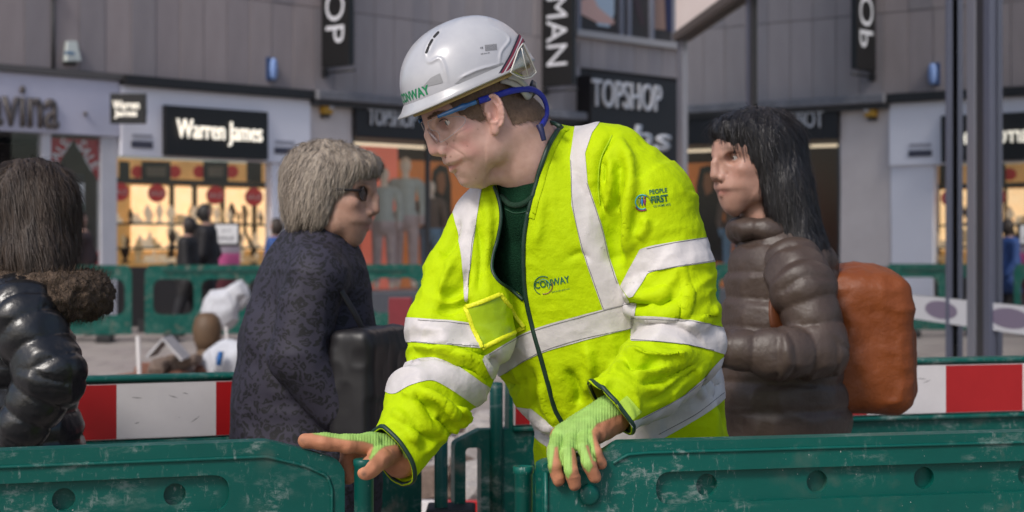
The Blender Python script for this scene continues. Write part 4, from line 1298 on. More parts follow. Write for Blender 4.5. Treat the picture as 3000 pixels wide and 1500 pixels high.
# ears
def ear(fd, s, c, R):
    """outer ear: flat shell, rolled rim, fold, bowl and lobe; R rows = forward, outward, up"""
    ax, ay, az = R
    fd.ell(c+az*.003, (.0165, .0052, .0285), 0.004, 'add', R)
    fd.ell(c+ax*.003-az*.0275+ay*.0010, (.0075, .0042, .0105), 0.006, 'add', R)
    fd.ell(c-ax*.001+az*.006+ay*.0065, (.0110, .0070, .0190), 0.002, 'sub', R)
    rim = [(.0150*math.cos(t), .0290*math.sin(t)+.003) for t in np.linspace(math.radians(5), math.radians(238), 15)]
    fd.chain([c+ax*x+az*z+ay*.0030 for x, z in rim], [.0030]*15, 0.0025)
    fold = [(-.0015, .020), (-.0065, .012), (-.0085, .002), (-.0070, -.009), (-.0005, -.0165), (.0055, -.0155)]
    fd.chain([c+ax*x+az*z+ay*.0026 for x, z in fold], [.0022, .0027, .0028, .0028, .0030, .0028], 0.0025)
    fd.chain([c+ax*.0015+az*.004+ay*.0045, c+ax*.0005-az*.007+ay*.0045], [.0048, .0052], 0.0018, 'sub')
    fd.ell(c+ax*.0095-az*.004+ay*.0020, (.0036, .0042, .0062), 0.003, 'add', R)
for s in (1, -1):
    ex, ez = HF.mid(1450, 332, 0.078)
    ec = np.array([ex, s*.0765, ez])
    ta = math.radians(-14)                          # the ear's long axis leans back
    az_ = unit(np.array([-math.sin(-ta)*1.0, s*.10, math.cos(ta)])); ay_ = unit(np.array([.42, s*1.0, 0.0]))
    ay_ = unit(ay_-az_*np.dot(ay_, az_)); ax_ = np.cross(ay_, az_)*s
    if ax_[0] < 0: ax_ = -ax_
    ear(hfd, s, ec, np.stack([ax_, ay_, az_]))
HV, HQ = hfd.mesh(2)
HW = HF.w(HV); HT = tris(HQ); HN = vnormals(HW, HT)
face_folds = [
    ([(1314, 427), (1335, 440), (1354, 452), (1372, 474)], 3.5, -.0008),
    ([(1318, 420), (1345, 435), (1370, 455), (1385, 476)], 11, .0010),
    ([(1283, 345), (1300, 345), (1316, 352)], 3.0, -.0009),
    ([(1290, 374), (1304, 372), (1316, 363)], 3.5, -.0009),
    ([(1352, 466), (1360, 469), (1362, 476)], 4, -.0008),
    ([(1330, 506), (1342, 505)], 5, -.0012),
]
HW = fold_disp(HW, HN, face_folds)
HN = vnormals(HW, HT)
# skin pigment
hpx = to_px(HW); fr = facing(HW, HN)
skin = np.array([0.60, 0.375, 0.31])*np.ones((len(HW), 3))
def tint(c, r, col, k, loc=None):
    d = np.linalg.norm((hpx-np.array(c))/np.array(r), axis=1)
    w = (k*np.exp(-d*d)*(fr > -0.1))[:, None]
    skin[:] = skin*(1-w)+np.array(col)*w
red = (0.56, 0.26, 0.23)
tint((1368, 375), (20, 18), red, .75); tint((1362, 420), (26, 18), red, .65); tint((1388, 445), (24, 20), red, .5); tint((1330, 430), (16, 12), red, .35)
tint((1270, 440), (18, 16), red, .5); tint((1310, 438), (12, 10), red, .45)
tint((1452, 330), (22, 60), (0.62, 0.30, 0.25), .55)
tint((1330, 480), (9, 5), (0.48, 0.19, 0.16), .0)
lips = np.exp(-(poly_dist2(hpx, [(1317, 493), (1331, 488), (1350, 470)])/6.5)**2)*(fr > -.1)
skin = skin*(1-.75*lips[:, None])+np.array([0.46, 0.17, 0.155])*.75*lips[:, None]
st = np.exp(-(poly_dist2(hpx, [(1345, 530), (1400, 520), (1445, 470)])/40)**2)*.18+np.exp(-(poly_dist2(hpx, [(1300, 472), (1335, 462)])/12)**2)*.15
skin = skin*(1-st[:, None])+np.array([0.30, 0.215, 0.165])*st[:, None]
for mx_, my_, mr in ((1329, 412, 2.6), (1320, 459, 2.8), (1315, 478, 2.0), (1369, 428, 1.6), (1424, 343, 2), (1400, 379, 1.6), (1394, 523, 1.8)):
    tint((mx_, my_), (mr, mr), (0.20, 0.10, 0.075), .8)
brow = np.exp(-(poly_dist2(hpx, [(1256, 346), (1268, 338), (1284, 332), (1300, 330)])/4.5)**2)*(fr > -0.2)
skin = skin*(1-.5*brow[:, None])+np.array([0.16, 0.10, 0.065])*.5*brow[:, None]
M_skin = attr_mat("skin", 0.48, 0.10, 380, 0.12, 0.45)
body = obj("body", fast_mesh("body", HW, HQ, True, skin), M_skin, worker)

# eyeballs
for s in (1, -1):
    c = HF.w((EYE[0], s*EYE[1], EYE[2]))
    gaze = unit(HF.wn((1, s*.02-.06, -.10)))
    mb = MB()
    a = unit(np.cross(gaze, (0, 0, 1))); b_ = np.cross(a, gaze)
    def ringp(r0, r1, ang0, ang1, n=24, k=6):
        V = []; F = []
        for i in range(k+1):
            th = ang0+(ang1-ang0)*i/k
            for j in range(n):
                q = 2*math.pi*j/n
                rr = r0+(r1-r0)*i/k
                V.append(c+rr*(math.cos(th)*gaze+math.sin(th)*(math.cos(q)*a+math.sin(q)*b_)))
        for i in range(k):
            for j in range(n):
                F.append((i*n+j, i*n+(j+1) % n, (i+1)*n+(j+1) % n, (i+1)*n+j))
        return V, F
    eb = obj("eyeball", mesh_from("eyeball", *ringp(.0122, .0122, .46, 3.1, 24, 10)), mat("eye_white", (.72, .68, .65), 0.15, coat=.6), body)
    obj("iris", mesh_from("iris", *ringp(.0124, .0122, .19, .47, 24, 3)), mat("iris", (.13, .17, .17), 0.15, coat=.8), eb)
    obj("pupil", mesh_from("pupil", *ringp(.0125, .0124, .0, .20, 24, 2)), mat("pupil", (.006, .006, .006), 0.1, coat=.8), eb)
    # lashes: a thin dark line on the upper lid edge
# hair: a close-cropped layer over the skull with short strands
hl = HF.loc(HW)
line_px = [(1352, 322), (1372, 340), (1400, 330), (1420, 300), (1424, 283)]
hx = hl[:, 0]; hz = hl[:, 2]
# hairline in local coordinates: in front of the ear at the temple, round the ear, down to the nape
hs = np.minimum.reduce([0.062-hx+0.25*np.clip(hz-.03, -1, .05), hz-(-.050)+np.clip(hx+.02, -.06, .2)*1.2*0-np.clip((hx+.030)/.03, 0, 1)*.058, ])
side = np.clip((hx-.012)/.05, 0, 1)
hs = np.minimum(.066+.35*(hz-.045)-hx, hz-np.where(hx > .018, -.004+(.030)*np.clip((hx-.030)/.03, 0, 1), np.where(hx > -.022, .034, -.034-.25*np.clip(-.03-hx, 0, .1))))
hs = hs+.003*vnoise(HW, 160, 3)
# keep off the ear itself
hs = np.minimum(hs, np.where((np.abs(hl[:, 1]) > .0785), -.01, .02))
hs[hz > .12] = -.01
M_hair = mat("brown_hair", (.085, .048, .026), 0.6, bump=.25, bscale=500, c2=(.15, .09, .052), vscale=200, stretch=(1, 1, .3))
hv, ht, hn = clip(HW, HT, hs, HN)
hdn = .0020+.0004*vnoise(hv, 300, 1)
hair = obj("hair", fast_mesh("hair", hv+hn*hdn[:, None], ht), M_hair, worker)
# strands
SV = []; SF = []
sel = rng.choice(len(hv), 9000)
down = HF.wn((-.55, 0, -.85))
for i in sel:
    p = hv[i]+hn[i]*.0015; l_ = .006+.006*rng.random()
    dr = unit(down+.16*hn[i]+.10*rng.normal(size=3)); sd = unit(np.cross(dr, hn[i]))*.00020
    b0 = len(SV); SV += [p-sd, p+sd, p+dr*l_+hn[i]*.0005]; SF.append((b0, b0+1, b0+2))
st_o = obj("hair_strand", mesh_from("hair_strand", SV, SF, False), M_hair, hair); st_o['kind'] = 'stuff'
# eyebrow strands
SV = []; SF = []
bsel = np.argwhere(brow > .35).ravel()
for i in rng.choice(bsel, 420):
    p = HW[i]; dr = unit(HF.wn((-.35, .9, .25))+.35*rng.normal(size=3)+.3*HN[i]); sd = unit(np.cross(dr, HN[i]))*.00024
    b0 = len(SV); SV += [p-sd, p+sd, p+dr*(.004+.003*rng.random())]; SF.append((b0, b0+1, b0+2))
eb_o = obj("eyebrow", mesh_from("eyebrow", SV, SF, False), M_hair, worker); eb_o['kind'] = 'stuff'

# ---------------------------------------------------------------- jacket
A0 = P(1590, 540, 3.11); A1 = P(1860, 1420, 3.24)
t_ax = unit(A1-A0); t_len = np.linalg.norm(A1-A0)
u0 = np.array([.956*math.cos(math.radians(20)), -math.sin(math.radians(20)), .293*math.cos(math.radians(20))])
t_u = unit(u0-t_ax*np.dot(u0, t_ax)); t_v = np.cross(t_ax, t_u)
if t_v[1] > 0: t_v = -t_v           # towards the camera
PXM = 3.12/FPX
ts = [-.16, -.08, 0, .1, .2, .33, .46, .58, .73, .92, 1.05]
t_off = np.array([0, 5, 8, 0, -6, -8, -10, 12, 50, 22, 20])*PXM
t_ru = np.array([70, 98, 150, 205, 238, 262, 282, 298, 292, 304, 306])*PXM
t_rv = np.array([70, 92, 128, 160, 176, 186, 190, 194, 196, 204, 204])*PXM
def torso_fn(shrink=0.0, tmax=.93):
    def f(G):
        q = G-A0.astype(np.float32)
        t = (q@t_ax.astype(np.float32))/t_len
        a = q@t_u.astype(np.float32)-smooth_interp(t, ts, t_off); b = q@t_v.astype(np.float32)
        ru = smooth_interp(t, ts, t_ru)-shrink; rv = smooth_interp(t, ts, t_rv)-shrink
        rr = (np.abs(a/ru)**2.4+np.abs(b/rv)**2.4)**(1/2.4)
        D = (rr-1)*np.minimum(ru, rv)
        D = np.maximum(D, (t-tmax)*t_len)
        return np.maximum(D, (-.155-t)*t_len)
    return f
LO = np.array([-.30, 2.76, .74]); HI = np.array([.46, 3.56, 1.60])
L_SH = [P(1640, 448, 3.13), P(1790, 505, 3.10), P(1885, 605, 3.08), P(1950, 800, 3.06), P(1988, 1005, 3.03)]
L_SR = [.050, .080, .089, .083, .074]
L_FA = [P(1988, 1005, 3.03), P(1900, 1110, 2.965), P(1775, 1205, 2.885)]
L_FR = [.076, .064, .050]
R_SH = [P(1520, 545, 3.13), P(1428, 640, 3.13), P(1350, 800, 3.10), P(1305, 960, 3.07), P(1318, 1075, 3.05)]
R_SR = [.048, .056, .064, .062, .073]
R_FA = [P(1318, 1075, 3.05), P(1240, 1195, 2.99), P(1147, 1342, 2.935)]
R_FR = [.075, .066, .047]
jf = Field(LO, HI, 0.0043)
jf.func(torso_fn(), LO, HI, 0.0)
jf.chain(L_SH[:4], L_SR[:4], 0.030); jf.cone(L_SH[3], L_SH[4], L_SR[3], L_SR[4], 0.010)
jf.chain(R_SH[:3], R_SR[:3], 0.030); jf.chain(R_SH[2:], R_SR[2:], 0.010)
jf.chain(L_FA+[L_FA[2]+.06*unit(L_FA[2]-L_FA[1])], L_FR+[.047], 0.008); jf.chain(R_FA+[R_FA[2]+.07*unit(R_FA[2]-R_FA[1])], R_FR+[.045], 0.010)
# open cuffs: the sleeve tube is cut square to the forearm once it is a mesh
def cuff(a, b, back, tilt):
    ax = unit(unit(b-a)+tilt)
    return b-unit(b-a)*back, ax
cL, axL = P(1785, 1197, 2.89), unit(np.array([-.78, -.25, -.62]))
cR, axR = cuff(R_FA[1], R_FA[2], 0.000, np.array([-.25, -.1, .28]))
# cloth drawn between the sleeve and the chest
jf.chain([P(1405, 760, 3.10), P(1402, 880, 3.062), P(1425, 990, 3.060)], [.045, .050, .048], 0.02)
# neck opening
jf.chain([P(1470, 400, 3.05), P(1535, 468, 3.085), P(1585, 545, 3.11), P(1595, 600, 3.10)], [.055, .057, .062, .045], 0.006, 'sub')
# hollow hem
JV, JQ = jf.mesh(2)
JT = tris(JQ); JN = vnormals(JV, JT)
jfolds = [
    # viewer's right sleeve and armhole
    ([(1795, 395), (1757, 470), (1752, 560), (1768, 640)], 9, -.007),
    ([(1822, 420), (1850, 520), (1838, 640), (1845, 760)], 16, .010),
    ([(1785, 470), (1790, 560), (1765, 625)], 10, .006),
    ([(1800, 560), (1795, 690), (1812, 780)], 26, -.011),
    ([(1775, 470), (1770, 540)], 8, -.006),
    ([(1820, 470), (1812, 540), (1790, 610)], 9, -.006),
    ([(1870, 700), (1890, 660), (1888, 640)], 14, .006),
    ([(1850, 850), (1890, 870), (1960, 860)], 13, .009),
    ([(1848, 885), (1900, 895), (1975, 880)], 9, -.008),
    ([(1870, 915), (1940, 925), (1985, 905)], 12, .008),
    ([(1865, 840), (1860, 880), (1845, 920)], 12, .006),
    ([(1995, 780), (2010, 860), (1998, 940)], 7, .004),
    ([(2040, 930), (2085, 925), (2110, 935)], 6, -.003),
    ([(1845, 1028), (1890, 1052), (1960, 1050), (2010, 1030)], 12, .012),
    ([(1830, 1050), (1870, 1075), (1920, 1070)], 10, -.010),
    ([(1850, 1095), (1905, 1095), (1985, 1060)], 14, .008),
    ([(1870, 1130), (1950, 1110), (2040, 1060)], 10, -.007),
    ([(1800, 1090), (1870, 1135), (1960, 1140)], 16, .006),
    ([(1815, 1060), (1790, 1110), (1760, 1150)], 12, .004),
    ([(1900, 1180), (1970, 1140), (2050, 1070)], 9, -.005),
    # viewer's left sleeve
    ([(1345, 640), (1330, 700), (1285, 760)], 14, -.008),
    ([(1375, 790), (1340, 850), (1285, 870)], 12, -.007),
    ([(1330, 760), (1300, 830), (1290, 890)], 14, .006),
    ([(1380, 880), (1330, 905), (1275, 905)], 8, -.006),
    ([(1215, 1022), (1260, 1030), (1330, 1022)], 9, .008),
    ([(1215, 1048), (1270, 1036), (1330, 1060), (1390, 1082)], 8, -.010),
    ([(1330, 1036), (1390, 1062), (1440, 1100)], 12, .010),
    ([(1345, 1015), (1400, 1040), (1425, 1030)], 8, -.006),
    ([(1230, 1050), (1210, 1062)], 8, .006),
    ([(1180, 1150), (1210, 1160), (1205, 1135)], 9, .006),
    ([(1205, 1150), (1250, 1190), (1275, 1245)], 11, -.008),
    ([(1235, 1150), (1290, 1180), (1330, 1230)], 14, .009),
    ([(1285, 1225), (1305, 1255), (1320, 1290)], 9, -.010),
    ([(1330, 1185), (1355, 1220), (1345, 1250)], 12, .007),
    ([(1150, 1200), (1190, 1240), (1220, 1300)], 14, .005),
    ([(1170, 1230), (1230, 1270), (1290, 1290)], 10, -.005),
    ([(1230, 1330), (1290, 1285), (1370, 1240)], 8, .004),
    # body
    ([(1395, 650), (1412, 740), (1400, 850)], 9, -.005),
    ([(1420, 560), (1430, 660), (1412, 800)], 12, .005),
    ([(1590, 560), (1585, 650), (1570, 720)], 14, .003),
    ([(1660, 760), (1700, 740), (1730, 760)], 10, -.003),
    ([(1470, 1115), (1510, 1130), (1545, 1110)], 12, -.006),
    ([(1500, 1060), (1520, 1120), (1530, 1180)], 10, .006),
    ([(1560, 1080), (1570, 1150), (1560, 1210)], 12, -.006),
    ([(1590, 1120), (1605, 1190), (1640, 1240)], 12, .006),
    ([(1660, 1080), (1690, 1140), (1690, 1190)], 16, -.008),
    ([(1720, 1010), (1730, 1080), (1715, 1160)], 16, .006),
    ([(1555, 1190), (1590, 1235), (1640, 1248)], 10, .008),
    ([(1552, 1215), (1580, 1270), (1630, 1290)], 10, -.006),
    ([(2060, 1110), (2090, 1130), (2080, 1170)], 8, -.006),
    ([(2040, 1130), (2055, 1165)], 7, .005),
    ([(2090, 1180), (2120, 1210), (2135, 1250)], 12, -.006),
    ([(1455, 1040), (1432, 1080), (1440, 1130)], 10, -.006),
]
JV = fold_disp(JV, JN, [(l, w, a*2.0) for l, w, a in jfolds])
JN = vnormals(JV, JT)
# cloth creases: rings across the sleeves, long drape folds down the body, fine crumple everywhere
def arm_param(V, pts, rs):
    best = np.full(len(V), 1e9); arc = np.zeros(len(V)); L0 = 0.0
    for i in range(len(pts)-1):
        ab = pts[i+1]-pts[i]; l_ = np.linalg.norm(ab); t = np.clip(((V-pts[i])@ab)/(l_*l_), 0, 1)
        d = np.linalg.norm(V-(pts[i]+t[:, None]*ab), axis=1)/(rs[i]+(rs[i+1]-rs[i])*t); m = d < best
        best[m] = d[m]; arc[m] = (L0+t*l_)[m]; L0 += l_
    return best, arc, L0
ridge = lambda n: 1-np.abs(n)*2.4
wL, aL, lenL = arm_param(JV, L_SH[1:]+L_FA[1:], L_SR[1:]+L_FR[1:])
wR, aR, lenR = arm_param(JV, R_SH[1:]+R_FA[1:], R_SR[1:]+R_FR[1:])
D_ = np.zeros(len(JV)); tot = np.zeros(len(JV))
for w_, a_, len_, elb, sd_ in ((wL, aL, lenL, .33, 21), (wR, aR, lenR, .30, 33)):
    k_ = np.clip((1.22-w_)/.12, 0, 1)
    q_ = np.stack([JV[:, 0]*9+a_*7, JV[:, 1]*7, a_*17], 1)+.5*np.stack([vnoise(JV, 8, sd_), vnoise(JV, 8, sd_+1), vnoise(JV, 8, sd_+2)], 1)
    env = .35+np.exp(-((a_-elb)/.10)**2)*.75+.30*np.clip((a_-.45)/.1, 0, 1)
    D_ += k_*env*(.0105*ridge(vnoise(q_, 1.0, sd_))+.0042*ridge(vnoise(q_*2.1, 1.0, sd_+4)))
    tot = np.maximum(tot, k_)
qa = np.stack([(JV-A0)@t_u*11, (JV-A0)@t_v*9, (JV-A0)@t_ax*4.2], 1)+.45*np.stack([vnoise(JV, 6, 51), vnoise(JV, 6, 52), vnoise(JV, 6, 53)], 1)
low = np.clip((((JV-A0)@t_ax)/t_len-.15)/.4, .35, 1)
D_ += (1-tot)*low*(.0085*ridge(vnoise(qa, 1.0, 54))+.0028*ridge(vnoise(qa*2.2, 1.0, 55)))
JV = JV+JN*((D_+.0010*ridge(vnoise(JV, 34, 2))+.0018*vnoise(JV, 7, 5))[:, None])
JV = lap_smooth(JV, JQ, 1, .4)
JN = vnormals(JV, JT)
jpx = to_px(JV); jfr = facing(JV, JN)
def blend(pts): return [tuple(q) for q in pts]
open_poly = blend(spline([(1452, 540), (1467, 590), (1472, 640), (1462, 700), (1448, 750), (1446, 790), (1464, 822), (1500, 846), (1536, 876)], 30)) + \
    blend(spline([(1536, 876), (1530, 800), (1531, 700), (1545, 610), (1568, 530), (1598, 440), (1622, 392), (1642, 368)], 30)) + [(1600, 340), (1480, 440)]
op = in_poly(jpx, open_poly)
t_ver = ((JV-A0)@t_ax)/t_len
depth_v = (JV-A0)@t_v
cut = np.where(((jfr > -0.3) & (depth_v > -.02)) | ((JV[:, 1] < 3.12) & (jpx[:, 1] < 640)), op, -20.0)
cut = np.where(JV[:, 1] > 3.16, -20.0, cut)
jV, jT, jN, jP, jF = clip(JV, JT, -cut, JN, jpx, jfr)
for c_, ax_c in ((cL, axL), (cR, axR)):
    al = (jV-c_)@ax_c
    rad = np.linalg.norm((jV-c_)-al[:, None]*ax_c, axis=1)
    jV, jT, jN, jP, jF = clip(jV, jT, np.where((al > -.05) & (rad < .11) & (al < .12), -al, .05), jN, jP, jF)
def hivis():
    m = mat("hivis_fabric", (.40, .56, .0), .72, c2=(.47, .62, .0), vscale=6, bump=.4, bscale=45, spec=.14, speck=(38, .70, (.20, .24, .02)))
    return m
M_hi = hivis()
jacket = obj("jacket", fast_mesh("jacket", jV, jT), M_hi, worker)
sol = jacket.modifiers.new("thickness", 'SOLIDIFY'); sol.thickness = .0025; sol.offset = -1
JS = Surf(jV, jT)

M_tape = mat("silver_tape", (.52, .485, .48), .5, c2=(.62, .58, .57), vscale=18, metal=.0, bump=.2, bscale=60, spec=.35, speck=(30, .66, (.34, .30, .28)))
M_stitch = mat("grey_stitching", (.16, .16, .16), .8)
fmask = np.where(jF > -.25, 0.0, -30.0)
def band(line, hw, region=None, name="reflective_strip", n=24):
    ln = spline(line, n)
    s = hw-poly_dist2(jP, ln)+fmask
    if region is not None: s = np.minimum(s, in_poly(jP, region))
    o = patch(name, jV, jT, jN, s, .0013, M_tape, jacket)
    return o
def poly_patch(poly, m, off=.0013, name="patch", parent=None, rmax=None):
    s = in_poly(jP, poly)+fmask
    if rmax is not None: s = np.where(jV[:, 1] > rmax, -30, s)
    return patch(name, jV, jT, jN, s, off, m, parent or jacket)
Larm = [(1836, 690), (1870, 600), (2300, 560), (2300, 1120), (1990, 1110), (1838, 1030), (1838, 900), (1800, 890)]
band([(1822, 850), (1848, 812), (1886, 766), (1990, 744), (2120, 726)], 37, [(1818, 838), (1890, 700), (2200, 600), (2200, 830), (1890, 815), (1876, 862), (1840, 872)])
band([(1830, 962), (1930, 965), (2040, 978), (2140, 1004)], 37, [(1848, 900), (2200, 900), (2200, 1060), (1848, 1010)])
band([(1180, 965), (1290, 973), (1412, 984)], 36, [(1100, 900), (1384, 900), (1412, 1030), (1100, 1030)])
band([(1150, 1120), (1190, 1098), (1262, 1080), (1325, 1104), (1432, 1176), (1460, 1200)], 34, [(1120, 1000), (1300, 1000), (1452, 1140), (1420, 1215), (1120, 1180)])
band([(1420, 1092), (1453, 1066), (1563, 1004), (1700, 962), (1862, 921)], 37, [(1410, 1050), (1500, 980), (1870, 850), (1852, 990), (1500, 1120), (1440, 1110)])
band([(1700, 1340), (1790, 1303), (1890, 1262), (2010, 1195), (2080, 1147), (2140, 1085)], 44, [(1560, 1360), (1760, 1268), (1870, 1228), (1995, 1165), (2070, 1100), (2110, 1040), (2200, 1000), (2200, 1200), (1900, 1380), (1600, 1400)])
band([(1535, 1200), (1556, 1222), (1600, 1272), (1660, 1300), (1740, 1310)], 29, [(1500, 1190), (1556, 1198), (1625, 1252), (1760, 1270), (1760, 1340), (1560, 1330)])
strapL = [(1687, 340), (1680, 400), (1671, 462), (1674, 601), (1704, 731), (1737, 827), (1768, 912), (1846, 886), (1812, 830), (1785, 757), (1763, 662), (1722, 536), (1715, 449), (1735, 390), (1770, 340)]
strapR = [(1372, 530), (1345, 580), (1327, 622), (1342, 684), (1352, 760), (1362, 885), (1370, 885), (1376, 800), (1384, 727), (1396, 642), (1415, 540)]
poly_patch(strapL, M_tape, name="reflective_strip"); poly_patch(strapR, M_tape, name="reflective_strip")
# stitched edges along the tape
for ln in ([(1673, 470), (1677, 601), (1707, 731), (1740, 827), (1768, 905)], [(1720, 536), (1760, 662), (1782, 757), (1808, 830)],
           [(1480, 1094), (1578, 1034), (1700, 994), (1850, 962)], [(1432, 1038), (1549, 975), (1700, 929), (1858, 886)],
           [(1225, 938), (1380, 950)], [(1206, 1002), (1400, 1014)], [(1880, 1226), (1990, 1166), (2070, 1108)], [(1930, 1272), (2040, 1212), (2120, 1150)],
           [(1895, 729), (1990, 709), (2085, 694)], [(1900, 796), (2000, 778), (2090, 764)], [(1850, 931), (2040, 943), (2110, 958)], [(1850, 996), (1980, 1006), (2090, 1026)],
           [(1392, 660), (1381, 727), (1373, 840)]):
    q = JS.line(ln, .0016, 40)
    if len(q) > 3: MB().tube(q, .0006, 5).build("stitching", M_stitch, jacket)

M_pipe = mat("dark_green_piping", (.006, .030, .018), .5)
zipl = [(1641, 372), (1622, 394), (1598, 440), (1568, 530), (1545, 610), (1531, 700), (1530, 800), (1537, 876), (1556, 960), (1578, 1040), (1603, 1130), (1622, 1200), (1646, 1244)]
edge3 = []
def edge_line(pts, off_px, n=70):
    """points just outside the opening, on the jacket"""
    out = []
    sp = spline(pts, n)
    tg = np.gradient(sp, axis=0)
    for q, t in zip(sp, tg):
        nn = unit(np.array([-t[1], t[0]]))
        for k in (4, 7, 11, 16, 22):
            k *= np.sign(off_px)
            p, _ = JS.hit(q[0]+nn[0]*k, q[1]+nn[1]*k)
            if p is not None and p[1] < 3.16 and (not out or np.linalg.norm(p-out[-1]) < .06): out.append(p); break
    return np.array(out)
BS = Surf(HW, HT)
zp = edge_line(zipl[::-1][:9], 4, 80)
up_ = []
for q in spline([(1531, 700), (1545, 610), (1568, 530), (1598, 440), (1622, 394), (1641, 372)], 40)[6:]:
    a_, _ = BS.hit(q[0], q[1], .004); b_h, _ = JS.hit(q[0]+5, q[1]+2)
    c_ = [h_ for h_ in (a_, b_h) if h_ is not None and h_[1] < 3.2]
    if c_:
        h_ = min(c_, key=lambda v_: v_[1])
        if not up_ or np.linalg.norm(h_-up_[-1]) < .04: up_.append(h_)
if up_: zp = np.vstack([zp, np.array([u_ for u_ in up_ if np.linalg.norm(u_-zp[-1]) > .004])])
zp = np.vstack([zp[:1], (zp[:-2]+zp[1:-1]*2+zp[2:])/4, zp[-1:]])
MB().tube(zp, .0046, 8, flat=1.0).build("zip_piping", M_pipe, jacket)
# collar facing between the piping and the jacket body
fV = []; fF = []
for p_ in zp[::-1]:
    q_ = to_px(p_)
    if q_[1] > 640: break
    hit_ = None
    for k_ in (22, 30, 38, 46, 56):
        h_, n_ = JS.hit(q_[0]+k_, q_[1]+k_*.25, .0012)
        if h_ is not None and abs(h_[1]-p_[1]) < .06: hit_ = h_; break
    if hit_ is None: continue
    for t_ in (0, .33, .66, 1.0): fV.append(p_+(hit_-p_)*t_+np.array([0, -.0025, .0015])*math.sin(math.pi*t_))
for i_ in range(len(fV)//4-1):
    for j_ in range(3): a_ = i_*4+j_; fF.append((a_, a_+1, a_+5, a_+4))
if fF: obj("collar_facing", mesh_from("collar_facing", fV, fF), M_hi, jacket)
ep = edge_line([(1452, 545), (1467, 590), (1472, 640), (1462, 700), (1448, 750), (1446, 790), (1464, 822), (1500, 846), (1536, 876)], 4, 60)
MB().tube(ep, .0036, 8).build("edge_piping", M_pipe, jacket)
# collar edge behind the neck
cq = [(1586, 352), (1605, 357), (1625, 362), (1642, 370)]
MB().tube([P(x, y, 3.10-.02*i) for i, (x, y) in enumerate(cq)], .004, 8).build("collar_piping", M_pipe, jacket)
# cuff piping
def ring(c, ax, fd_fa, r_guess, m, name, start=0, V=jV, T=jT):
    a = unit(np.cross(ax, (0, 0, 1))); b = np.cross(a, ax)
    pts = []
    bv = JS.b
    cc = c-ax*.004
    for k in range(40):
        th = 2*math.pi*k/40
        dr = math.cos(th)*a+math.sin(th)*b
        loc, nor, i, dist = bv.ray_cast(Vector(cc+dr*.13), Vector(-dr))
        if loc is not None and np.linalg.norm(np.array(loc)-cc) < .095: pts.append(np.array(loc))
    pts = np.array(pts+pts[:1])
    return MB().tube(pts, .0042, 8, cap=False).build(name, m, jacket)
ring(cL, axL, L_FA, .05, M_pipe, "cuff_piping"); ring(cR, axR, R_FA, .05, M_pipe, "cuff_piping")
# seams: armhole
M_seam = mat("hivis_seam", (.42, .58, .004), .7)
for ln in ([(1793, 397), (1760, 465), (1752, 540), (1757, 600)],):
    q = JS.line(ln, .0004, 40)
    if len(q) > 3: MB().tube(q, .0011, 6).build("seam", M_seam, jacket)
# identity pocket with its bright binding
pocket = [(1366, 902), (1464, 862), (1537, 958), (1410, 1020)]
pk = poly_patch(pocket, mat("clear_pocket", (.33, .48, .0), .3, var=.10, vscale=12, bump=.3, bscale=25), .0020, "pocket")
M_bind = mat("yellow_binding", (.72, .74, .01), .6, bump=.3, bscale=200)
for a, b in zip(pocket, pocket[1:]+pocket[:1]):
    q = JS.line([a, b], .0026, 26)
    if len(q) > 3: MB().tube(q, .0042, 8, flat=.45).build("binding", M_bind, pk)
# cuff tab
tab = poly_patch([(1803, 1186), (1836, 1160), (1878, 1206), (1849, 1234)], mat("cuff_tab", (.42, .62, .06), .8, bump=.12, bscale=300), .0022, "cuff_tab")

# lashes along the upper lid
HS = Surf(HW, HT)
lash = [HS.hit(x, y, .0007)[0] for x, y in spline([(1286, 355), (1294, 350), (1303, 349), (1311, 352), (1317, 358)], 16)]
lash = np.array([q for q in lash if q is not None])
if len(lash) > 4: MB().tube(lash, np.linspace(.0009, .0006, len(lash)), 6).build("eyelash", mat("dark_lash", (.03, .018, .012), .7), worker)
# lettering printed on the jacket
def surf_text(surf, s, c, w, ang, m, parent, name, h_ratio=None, off=.0012, bold=0.01, curve=0.0, shear=0.0):
    me = text_mesh(s, 1.0, bold=bold)
    co = np.array([v.co[:] for v in me.vertices])
    k = w/(co[:, 0].max()-co[:, 0].min())
    hr = 1.0 if h_ratio is None else h_ratio
    ca, sa = math.cos(math.radians(ang)), math.sin(math.radians(ang))
    mid = (co[:, 0].max()+co[:, 0].min())/2
    bad = False
    for v in me.vertices:
        x = (v.co.x-mid)*k+shear*v.co.y*k*hr; y = v.co.y*k*hr
        p, n = surf.hit(c[0]+x*ca+y*sa, c[1]+x*sa-y*ca, off) if True else None
        if p is None: bad = True; p = P(c[0], c[1], 3.0)
        v.co = Vector(p)
    o = obj(name, me, m, parent)
    return o
M_logo = mat("logo_green", (.010, .11, .055), .6); M_white_ink = mat("logo_white", (.75, .76, .74), .6)
surf_text(JS, "CONWAY", (1618, 828), 104, -11, M_logo, jacket, "logo_lettering", 1.25, bold=.02)
surf_text(JS, "great people  great work", (1643, 850), 54, -11, M_logo, jacket, "logo_lettering", 1.1)
def surf_arc(surf, c, r, a0, a1, w, m, name, parent, off=.0014, n=26, rat=1.0):
    pts = []
    for t in np.linspace(math.radians(a0), math.radians(a1), n):
        p, nn = surf.hit(c[0]+r*math.cos(t), c[1]-r*rat*math.sin(t), off)
        if p is not None: pts.append(p)
    return MB().tube(np.array(pts), w, 6, flat=.6).build(name, m, parent)
surf_arc(JS, (1592, 836), 27, 60, 250, .0009, M_logo, "logo_ring", jacket)
surf_arc(JS, (1592, 836), 18, -30, 150, .0006, mat("logo_cyan", (.03, .34, .42), .6), "logo_ring", jacket)
